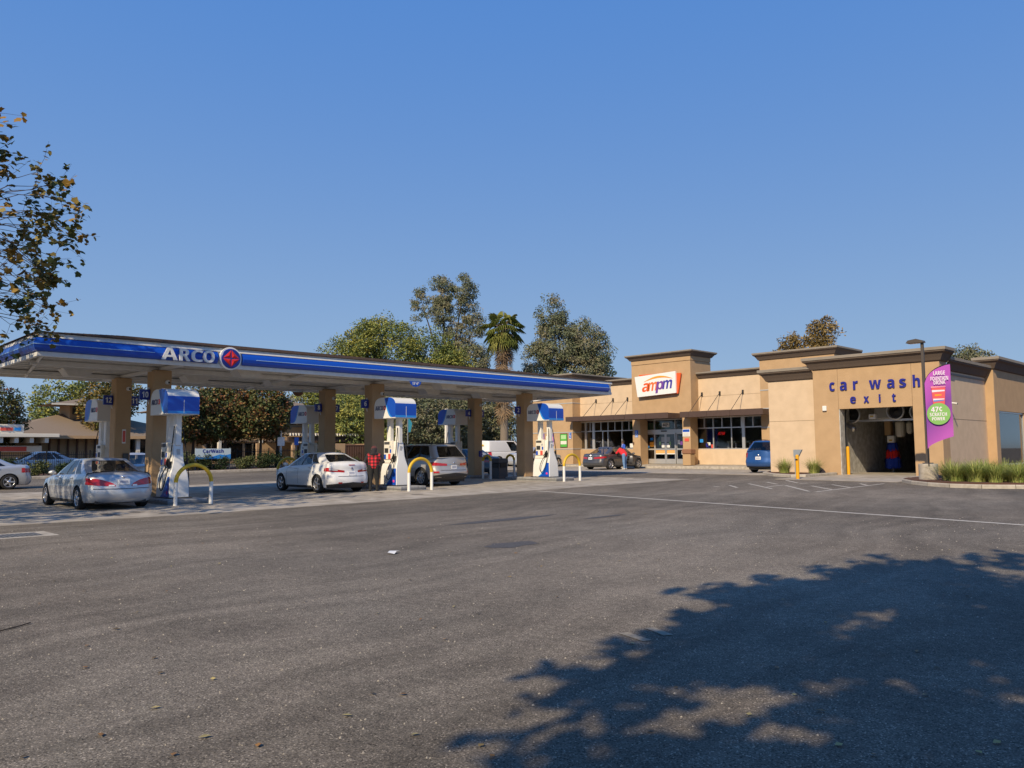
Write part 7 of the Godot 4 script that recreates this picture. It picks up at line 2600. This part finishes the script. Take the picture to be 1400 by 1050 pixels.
	var mass := [[45.6, 60.5, 6.8], [50.2, 62.5, 7.4], [56.0, 63.0, 7.4], [41.0, 64.0, 6.4]]
	for i in mass.size():
		var h: float = mass[i][2]
		far_tree("screen_tree", ["leafy screen tree between the middle columns", "leafy screen tree behind the champagne SUV", "leafy screen tree beside the palm trunk", "leafy screen tree above the brown gate"][i], G(mass[i][0], mass[i][1]), [[Vector3(0, h * 0.6, 0), Vector3(3.2, h * 0.42, 3.2)], [Vector3(2.0, h * 0.5, 1.6), Vector3(2.2, h * 0.34, 2.2)]], 460, 46, 0.6, 0.22, gum if i != 3 else lime, 60 + i, 0.2, "screen trees behind the forecourt", 0.3)
	far_tree("hazy_tree", "pale tree far beyond the two storey building", G(70.5, 127.2), [[Vector3(0, 8.6, 0), Vector3(4.0, 3.0, 4.0)], [Vector3(4, 7.5, 3), Vector3(3, 2.4, 3)]], 160, 26, 0.8, 0.4, gum, 70, 0.3)
	# shrubs in the back bed
	rng.seed = 66
	for i in 22:
		var u := 8.5 + i * 1.35 + rng.randf_range(-0.3, 0.3)
		var v := 50.9 + rng.randf_range(-0.5, 1.2)
		var s := rng.randf_range(0.75, 1.15) * (0.75 if i < 8 else 1.0)
		far_tree("bed_shrub", "low dark green shrub in the bed behind the forecourt", G(u, v, 0.1), [[Vector3(0, 0.5 * s, 0), Vector3(0.75, 0.55, 0.7) * s], [Vector3(0.3, 0.75 * s, 0.1), Vector3(0.45, 0.4, 0.45) * s]], 60, 26, 0.2, 0.11, deep if i % 3 else olive, 100 + i, 0.0, "shrubs in the back bed", 0.0, null, "shrub")
	# ornamental grasses
	var pal := [Color(0.14, 0.20, 0.045), Color(0.27, 0.32, 0.08), Color(0.42, 0.41, 0.14)]
	var kinds := []
	for k in 4: kinds.append(grass_mesh(200 + k, 460, 0.80, 0.85, pal))
	var spots := [[30.9, 9.35], [30.75, 8.7], [30.7, 8.1], [30.95, 7.5], [31.35, 6.9], [31.8, 6.2], [32.2, 5.4], [31.55, 9.75], [31.75, 9.2], [31.3, 9.0], [32.2, 8.8], [31.25, 8.35], [31.9, 8.2], [32.7, 8.3], [31.7, 7.6], [32.4, 7.5], [33.2, 7.7], [32.1, 6.9], [33.0, 6.9], [33.8, 7.0], [32.5, 6.3], [33.5, 6.2], [34.4, 6.4], [33.1, 5.6], [34.2, 5.6], [33.6, 9.4], [34.4, 8.6], [35.3, 7.8], [36.0, 7.2]]
	for i in spots.size():
		var t := thing("grass_tuft", "tuft of arching green grass in the planter beside the lamp post", "grass tuft", W(spots[i][0], 0.365, spots[i][1]), i * 1.7, "grass tufts in the corner planter")
		place(t, "blades", kinds[i % 4], M.leaf, Transform3D(Basis.from_scale(Vector3.ONE * [0.9, 1.0, 0.82][i % 3]), Vector3.ZERO))
	for i in 2:
		var t := thing("grass_tuft", ["green grass tuft standing alone before the pale wash wall", "green grass tuft behind the grey sensor post"][i], "grass tuft", W([37.0, 36.9][i], 0.365, [18.9, 17.35][i]), 2.0 + i, "grass tufts at the wash wall")
		place(t, "blades", kinds[i], M.leaf, Transform3D(Basis.from_scale(Vector3(0.85, 1.0, 0.85)), Vector3.ZERO))
	# litter of leaves and grit on the asphalt
	rng.seed = 12
	var lb := MB.new()
	for i in 130:
		var f := pow(rng.randf(), 1.4)
		var z := lerpf(3.6, 19.0, f)
		var x := rng.randf_range(-0.6, 0.62) * z
		var u := z * 0.698 + x * 0.7157; var v := z * 0.716 - x * 0.698
		var a := rng.randf() * TAU
		var c: Color = [Color(0.34, 0.22, 0.06), Color(0.26, 0.14, 0.05), Color(0.42, 0.34, 0.14), Color(0.12, 0.09, 0.05)][rng.randi_range(0, 3)]
		add_leaf(lb, G(u, v, 0.012), Vector3(cos(a), 0.1, sin(a)).normalized(), Vector3(rng.randf_range(-0.3, 0.3), 1, rng.randf_range(-0.3, 0.3)).normalized(), rng.randf_range(0.03, 0.07), 0.035, c)
	var lo := MeshInstance3D.new()
	lo.name = "leaf_litter"
	lo.mesh = lb.done()
	add_child(lo)
	lo.set_surface_override_material(0, M.leaf)
	tag(lo, "scattered dry leaves on the asphalt", "leaves", "", "stuff")
	var gb := MB.new()
	for i in 1500:
		var z := lerpf(3.4, 17.0, pow(rng.randf(), 1.5))
		var x := rng.randf_range(-0.64, 0.64) * z
		var u := z * 0.698 + x * 0.7157; var v := z * 0.716 - x * 0.698
		var s := rng.randf_range(0.003, 0.008) * (1.0 + z * 0.05)
		var p := G(u, v, 0.0)
		var e := []
		for k in 3:
			var a := TAU * k / 3.0 + rng.randf()
			e.append(p + Vector3(cos(a), 0, sin(a)) * s)
		var top := p + Vector3(rng.randf_range(-0.3, 0.3) * s, s * 1.1, 0)
		for k in 3: gb.tri(e[(k + 1) % 3], e[k], top)
	var go := MeshInstance3D.new()
	go.name = "grit"
	go.mesh = gb.done()
	add_child(go)
	go.set_surface_override_material(0, M.grit)
	tag(go, "loose pale grit scattered over the asphalt", "gravel", "", "stuff")
	var pt := thing("paper_scrap", "crumpled white paper scrap on the open asphalt", "paper", G(7.32, 10.11, 0.01), 0.5)
	var pb := MB.new()
	pb.grid([[Vector3(-0.1, 0.02, -0.05), Vector3(-0.09, 0.0, 0.06)], [Vector3(0, 0.035, -0.06), Vector3(0.01, 0.03, 0.05)], [Vector3(0.1, 0.0, -0.05), Vector3(0.11, 0.025, 0.06)]], true)
	place(pt, "sheet", pb.done(), M.white)
	var tw := thing("twig", "thin dark curved twig lying on the asphalt", "twig", G(1.75, 8.35, 0.005))
	var tb := MB.new()
	var pth := []
	for i in 9: pth.append(Vector3(-0.25 + i * 0.07, 0.008, 0.16 - 0.004 * i * i))
	tb.tube(pth, 0.006, 5)
	place(tw, "stem", tb.done(), M.bark)

# ---------------------------------------------------------------- beyond the forecourt
func surroundings() -> void:
	# iron fence behind the bed
	var t := thing("iron_fence", "black iron picket fence behind the planted bed", "fence", G(12, 54.8))
	var pk := MB.new()
	for i in 380:
		var u := -8.0 + i * 0.115
		var p := G(u, 54.8)
		pk.box(p + Vector3(-0.009, 0.08, -0.009), p + Vector3(0.009, 1.42, 0.009))
	var po := part(t, "pickets", pk, M.iron)
	po.set_meta("kind", "stuff")
	for i in 19:
		var u := -8.0 + i * 2.43
		var p := G(u, 54.8)
		var b := MB.new()
		b.box(p + Vector3(-0.035, 0, -0.035), p + Vector3(0.035, 1.5, 0.035), 0.008)
		part(t, "post", b, M.iron)
		if i < 18:
			for y in [0.18, 1.25]:
				var q := G(u + 2.43, 54.8)
				var rb := MB.new()
				rb.tube([p + Vector3(0.03, y, 0), q + Vector3(-0.03, y, 0)], 0.02, 4)
				part(t, "rail", rb, M.iron)
	# banner on two stakes
	var gy := ground_y(23, 51.4)
	var bn := thing("bed_banner", "pale blue banner with navy lettering on stakes in the planted bed", "banner", W(22.7, gy, 51.4))
	bx(bn, "cloth", M.banner_pale, 21.55, 23.95, gy + 0.82, gy + 1.5, 51.40, 51.42)
	for u in [21.6, 23.9]: bx(bn, "stake", M.galvanised, u - 0.025, u + 0.025, gy, gy + 1.55, 51.42, 51.47)
	var wv := PackedVector2Array([Vector2(21.55, gy + 0.82), Vector2(23.95, gy + 0.82), Vector2(23.95, gy + 1.14), Vector2(23.6, gy + 1.07), Vector2(23.2, gy + 1.12), Vector2(22.8, gy + 1.0), Vector2(22.4, gy + 0.97), Vector2(21.9, gy + 0.92), Vector2(21.55, gy + 1.0)])
	var wb := MB.new()
	wb.prism(wv, W(0, 0, 51.397), Vector3(1, 0, 0), Vector3.UP, 0.004)
	part(bn, "wave_print", wb, M.blue_light)
	words(bn, "lettering", "CarWash", W(22.75, gy + 1.34, 51.39), 1.4, 0.24, M.navy, false, 0.004)
	# light pole with notices
	var lp := thing("back_light_pole", "white steel light pole with two notices in the bed", "light pole", G(28.1, 52.4, 0.1))
	var g2 := ground_y(28.1, 52.4)
	bx(lp, "pole", M.white_metal, 28.04, 28.16, g2, 5.1, 52.34, 52.46, 0.01)
	bx(lp, "lamp_head", M.white_metal, 28.0, 28.9, 5.1, 5.3, 52.25, 52.55, 0.04)
	bx(lp, "notice", M.white, 27.8, 28.35, 2.0, 2.62, 52.30, 52.33, 0.005)
	var bl := thing("blue_notice_post", "small blue notice on a thin post in the bed", "sign", G(29.2, 52.2, 0.1))
	bx(bl, "post", M.galvanised, 29.18, 29.22, g2, 2.6, 52.18, 52.22)
	bx(bl, "notice", M.blue_light2, 29.03, 29.37, 2.05, 2.6, 52.14, 52.17, 0.004)
	# low bank with a hipped roof and turret
	var bk := thing("bank_building", "low beige office with a broad hipped roof, turret and dark window bays", "building", G(20, 70))
	bx(bk, "wall", M.stucco_tan, 14.0, 30.0, 0.2, 2.75, 70.0, 84.0)
	for i in 9:
		var u := 17.2 + i * 0.66
		bx(bk, "pilaster", M.brown, u - 0.06, u + 0.06, 0.3, 2.72, 69.85, 70.0)
	var dk := bx(bk, "window_bay", M.dark_trim, 22.6, 27.0, 0.35, 2.7, 69.9, 70.02)
	for k in 3: bx(dk, "pane", M.window_glass_dark, 22.7 + k * 1.43, 24.05 + k * 1.43, 0.5, 2.6, 69.86, 69.88)
	bx(bk, "post", M.cream, 24.0, 24.3, 0.3, 2.8, 68.9, 69.2)
	var hr := MB.new()
	var e := [W(12.8, 2.78, 68.6), W(31.0, 2.78, 68.6), W(31.0, 2.78, 85.0), W(12.8, 2.78, 85.0)]
	var r1 := W(20.5, 5.0, 76.8); var r2 := W(24.0, 5.0, 76.8)
	hr.quad(e[0], e[1], r2, r1); hr.tri(e[1], e[2], r2); hr.quad(e[2], e[3], r1, r2); hr.tri(e[3], e[0], r1)
	hr.quad(e[0], e[3], e[2], e[1])
	var ro := part(bk, "roof", hr, M.roof_brown)
	bx(ro, "eave_fascia", M.stucco_tan, 12.7, 31.1, 2.72, 2.95, 68.5, 68.6)
	bx(ro, "roof_vent", M.dark_trim, 21.0, 21.4, 4.0, 4.35, 73.0, 73.4)
	bx(bk, "turret", M.stucco_tan, 20.6, 23.6, 4.4, 5.7, 75.0, 78.0)
	bx(bk, "turret_window", M.dark_trim, 20.8, 23.4, 4.9, 5.55, 74.9, 75.0)
	var tr := MB.new()
	var te := [W(18.9, 5.72, 73.6), W(25.4, 5.72, 73.6), W(25.4, 5.72, 79.4), W(18.9, 5.72, 79.4)]
	var ta := W(22.1, 6.4, 76.5)
	for k in 4: tr.tri(te[k], te[(k + 1) % 4], ta)
	tr.quad(te[0], te[3], te[2], te[1])
	part(bk, "turret_roof", tr, M.roof_brown)
	bx(bk, "turret_fascia", M.cream, 18.85, 25.45, 5.6, 5.74, 73.52, 73.6)
	# low shop with a red and white front
	var rs := thing("red_sign_shop", "low shop with a white roof sign and a red and white front band", "building", G(12, 66))
	bx(rs, "wall", M.stucco_tan, 5.0, 16.2, 0.2, 1.7, 66.5, 72.0)
	bx(rs, "front_band", M.cream, 5.0, 16.4, 1.7, 2.15, 66.1, 66.5, 0.02)
	bx(rs, "red_lettering", M.red_print, 13.6, 15.4, 1.76, 2.08, 66.04, 66.1)
	bx(rs, "eave", M.cream, 4.0, 17.2, 2.75, 3.0, 64.8, 65.1, 0.02)
	for k in 7: bx(rs, "rafter", M.cream, 10.6 + k * 0.95, 10.85 + k * 0.95, 2.35, 2.74, 65.0, 67.5)
	bx(rs, "flat_roof", M.roof_brown, 4.0, 17.2, 2.74, 2.8, 65.1, 72.0)
	var sb := bx(rs, "roof_sign", M.cream, 13.4, 15.0, 3.0, 3.65, 65.2, 65.7, 0.02)
	bx(sb, "red_print", M.red_print, 13.55, 14.3, 3.2, 3.42, 65.16, 65.2)
	bx(sb, "blue_print", M.blue_light, 14.4, 14.8, 3.2, 3.42, 65.16, 65.2)
	# two storey block
	var tb := thing("office_block", "tan two storey office block with a brown roof and dark window bands", "building", G(42, 78))
	bx(tb, "wall", M.stucco_tan, 33.0, 50.0, 0.2, 6.0, 78.0, 92.0)
	var rf := MB.new()
	var q4 := [W(32.0, 6.0, 77.0), W(51.0, 6.0, 77.0), W(51.0, 6.0, 93.0), W(32.0, 6.0, 93.0)]
	var ra := W(38.0, 7.6, 85.0); var rb := W(45.0, 7.6, 85.0)
	rf.quad(q4[0], q4[1], rb, ra); rf.tri(q4[1], q4[2], rb); rf.quad(q4[2], q4[3], ra, rb); rf.tri(q4[3], q4[0], ra)
	rf.quad(q4[0], q4[3], q4[2], q4[1])
	part(tb, "roof", rf, M.roof_brown)
	bx(tb, "eave_fascia", M.stucco_orange, 31.9, 51.1, 5.85, 6.1, 76.9, 77.0)
	for k in 8:
		var wu := 33.8 + k * 2.0
		var wn := bx(tb, "window", M.dark_trim, wu, wu + 1.75, 4.5, 5.5, 77.92, 78.01)
		bx(wn, "pane", M.window_glass_dark, wu + 0.06, wu + 1.69, 4.56, 5.44, 77.9, 77.915)
		var w2 := bx(tb, "window", M.dark_trim, wu, wu + 1.75, 0.9, 2.5, 77.92, 78.01)
		bx(w2, "pane", M.window_glass_dark, wu + 0.06, wu + 1.69, 0.96, 2.44, 77.9, 77.915)
	bx(tb, "belt", M.cornice_cap, 33.0, 50.0, 4.2, 4.36, 77.9, 78.0)
	bx(tb, "belt", M.cornice, 33.0, 50.0, 2.6, 2.8, 77.7, 78.0)
	for k in 4: bx(tb, "post", M.cream, 34.6 + k * 4.4, 34.9 + k * 4.4, 0.2, 2.8, 77.0, 77.3)
	# bin enclosure with a brown gate
	var en := thing("bin_enclosure", "tan block enclosure with a brown ribbed metal gate", "enclosure", G(34, 50))
	var g3 := ground_y(33, 50)
	bx(en, "wall", M.stucco_tan, 30.6, 32.3, g3 - 0.1, g3 + 1.75, 50.6, 50.85, 0.01)
	bx(en, "wall", M.stucco_tan, 35.4, 35.65, g3 - 0.1, g3 + 1.75, 50.6, 54.0)
	bx(en, "wall", M.stucco_tan, 30.6, 35.65, g3 - 0.1, g3 + 1.75, 54.0, 54.25)
	bx(en, "gate_frame", M.brown, 32.3, 35.4, g3 + 1.58, g3 + 1.68, 50.62, 50.72)
	for k in 15:
		bx(en, "gate_slat", M.brown, 32.32 + k * 0.205, 32.47 + k * 0.205, g3 + 0.12, g3 + 1.58, 50.64, 50.70)
	bx(en, "gate_backing", M.brown_dark, 32.3, 35.4, g3 + 0.12, g3 + 1.58, 50.72, 50.74)
	# carport with a light tile edge
	var cp := thing("carport", "dark flat carport roof with a scalloped pale edge", "carport", G(40, 62))
	bx(cp, "roof", M.roof_brown, 34.0, 46.5, 3.05, 3.2, 62.0, 68.0)
	for k in 46:
		var ed := MB.new()
		ed.tube([W(34.1 + k * 0.27, 2.95, 61.92), W(34.1 + k * 0.27, 3.16, 61.92)], 0.08, 5)
		part(cp, "edge_tile", ed, M.cream)
	bx(cp, "beam", M.brown_dark, 34.0, 46.5, 2.45, 2.85, 62.05, 62.3)
	for u in [34.4, 40.0, 45.9]: bx(cp, "post", M.stucco_tan, u, u + 0.25, 0.3, 2.45, 62.1, 62.35)
	bx(cp, "back_wall", M.stucco_tan, 34.0, 46.5, 0.2, 2.4, 67.8, 68.0)
	# orange house wall behind the van
	var oh := thing("orange_building", "low orange stucco building with a darker gabled entry behind the van", "building", G(60, 74))
	bx(oh, "wall", M.stucco_orange, 50.0, 72.0, 0.2, 4.3, 74.0, 84.0)
	var gb := MB.new()
	gb.prism(PackedVector2Array([Vector2(57.2, 0.3), Vector2(64.2, 0.3), Vector2(64.2, 2.7), Vector2(60.7, 4.0), Vector2(57.2, 2.7)]), W(0, 0, 73.9), Vector3(1, 0, 0), Vector3.UP, 0.9)
	part(oh, "gabled_entry", gb, M.stucco_ochre)
	bx(oh, "opening", M.dark_trim, 58.0, 63.4, 0.3, 2.1, 72.95, 73.02)
	# pale post and teal pennant behind the back pump
	var fp := thing("flag_post", "cream post with a small teal pennant behind the third back pump", "post", G(33.5, 40.5))
	var g5 := ground_y(33.5, 40.5)
	bx(fp, "post", M.cream, 33.42, 33.58, g5, g5 + 4.0, 40.42, 40.58, 0.01)
	var tp := thing("teal_pennant", "teal pennant on a thin pole beyond the back pump", "flag", G(33.0, 44.0))
	var g6 := ground_y(33.0, 44.0)
	bx(tp, "pole", M.galvanised, 32.98, 33.02, g6, g6 + 3.6, 43.98, 44.02)
	var pn := MB.new()
	pn.prism(PackedVector2Array([Vector2(0, 0), Vector2(0.35, -0.5), Vector2(0.2, -1.1), Vector2(0, -1.1)]), W(33.02, g6 + 3.6, 44.0), Vector3(1, 0, 0), Vector3.UP, 0.01)
	part(tp, "cloth", pn, M.teal)
	# what the wash flank's window mirrors: a wall and fence across the drive
	var nw := thing("neighbour_wall", "long tan neighbour wall across the drive from the wash window", "wall", G(60, -8))
	bx(nw, "wall", M.stucco_tan, 44.0, 80.0, 0.0, 3.6, -9.0, -8.6)
	bx(nw, "coping", M.cornice_cap, 43.9, 80.1, 3.6, 3.75, -9.05, -8.55, 0.02)
	var nf := thing("steel_railing", "grey steel railing before the neighbour wall", "fence", G(60, -5))
	for k in 60:
		bx(nf, "picket", M.galvanised, 44.0 + k * 0.5, 44.03 + k * 0.5, 0.28, 1.5, -5.02, -4.99)
	bx(nf, "rail", M.galvanised, 44.0, 74.0, 1.5, 1.55, -5.03, -4.98)
	var gl := [Color(0.06, 0.08, 0.03), Color(0.11, 0.12, 0.04), Color(0.18, 0.15, 0.05)]
	for q in [[56.0, -14.0], [66.0, -15.0], [76.0, -13.0]]:
		far_tree("drive_tree", "leafy tree behind the neighbour wall across the drive", W(q[0], 0.2, q[1]), [[Vector3(0, 6.0, 0), Vector3(3.6, 3.0, 3.6)], [Vector3(2, 5, 1), Vector3(2.4, 2.2, 2.4)]], 160, 22, 0.8, 0.38, gl, int(q[0]), 0.25, "trees behind the neighbour wall")

func _ready() -> void:
	camera_and_light()
	make_materials()
	ground()
	shop()
	wash()
	forecourt()
	surroundings_and_plants()
	cars()
	corner_things()
	people()

func surroundings_and_plants() -> void:
	leaf_mat("leaf")
	surroundings()
	planting()
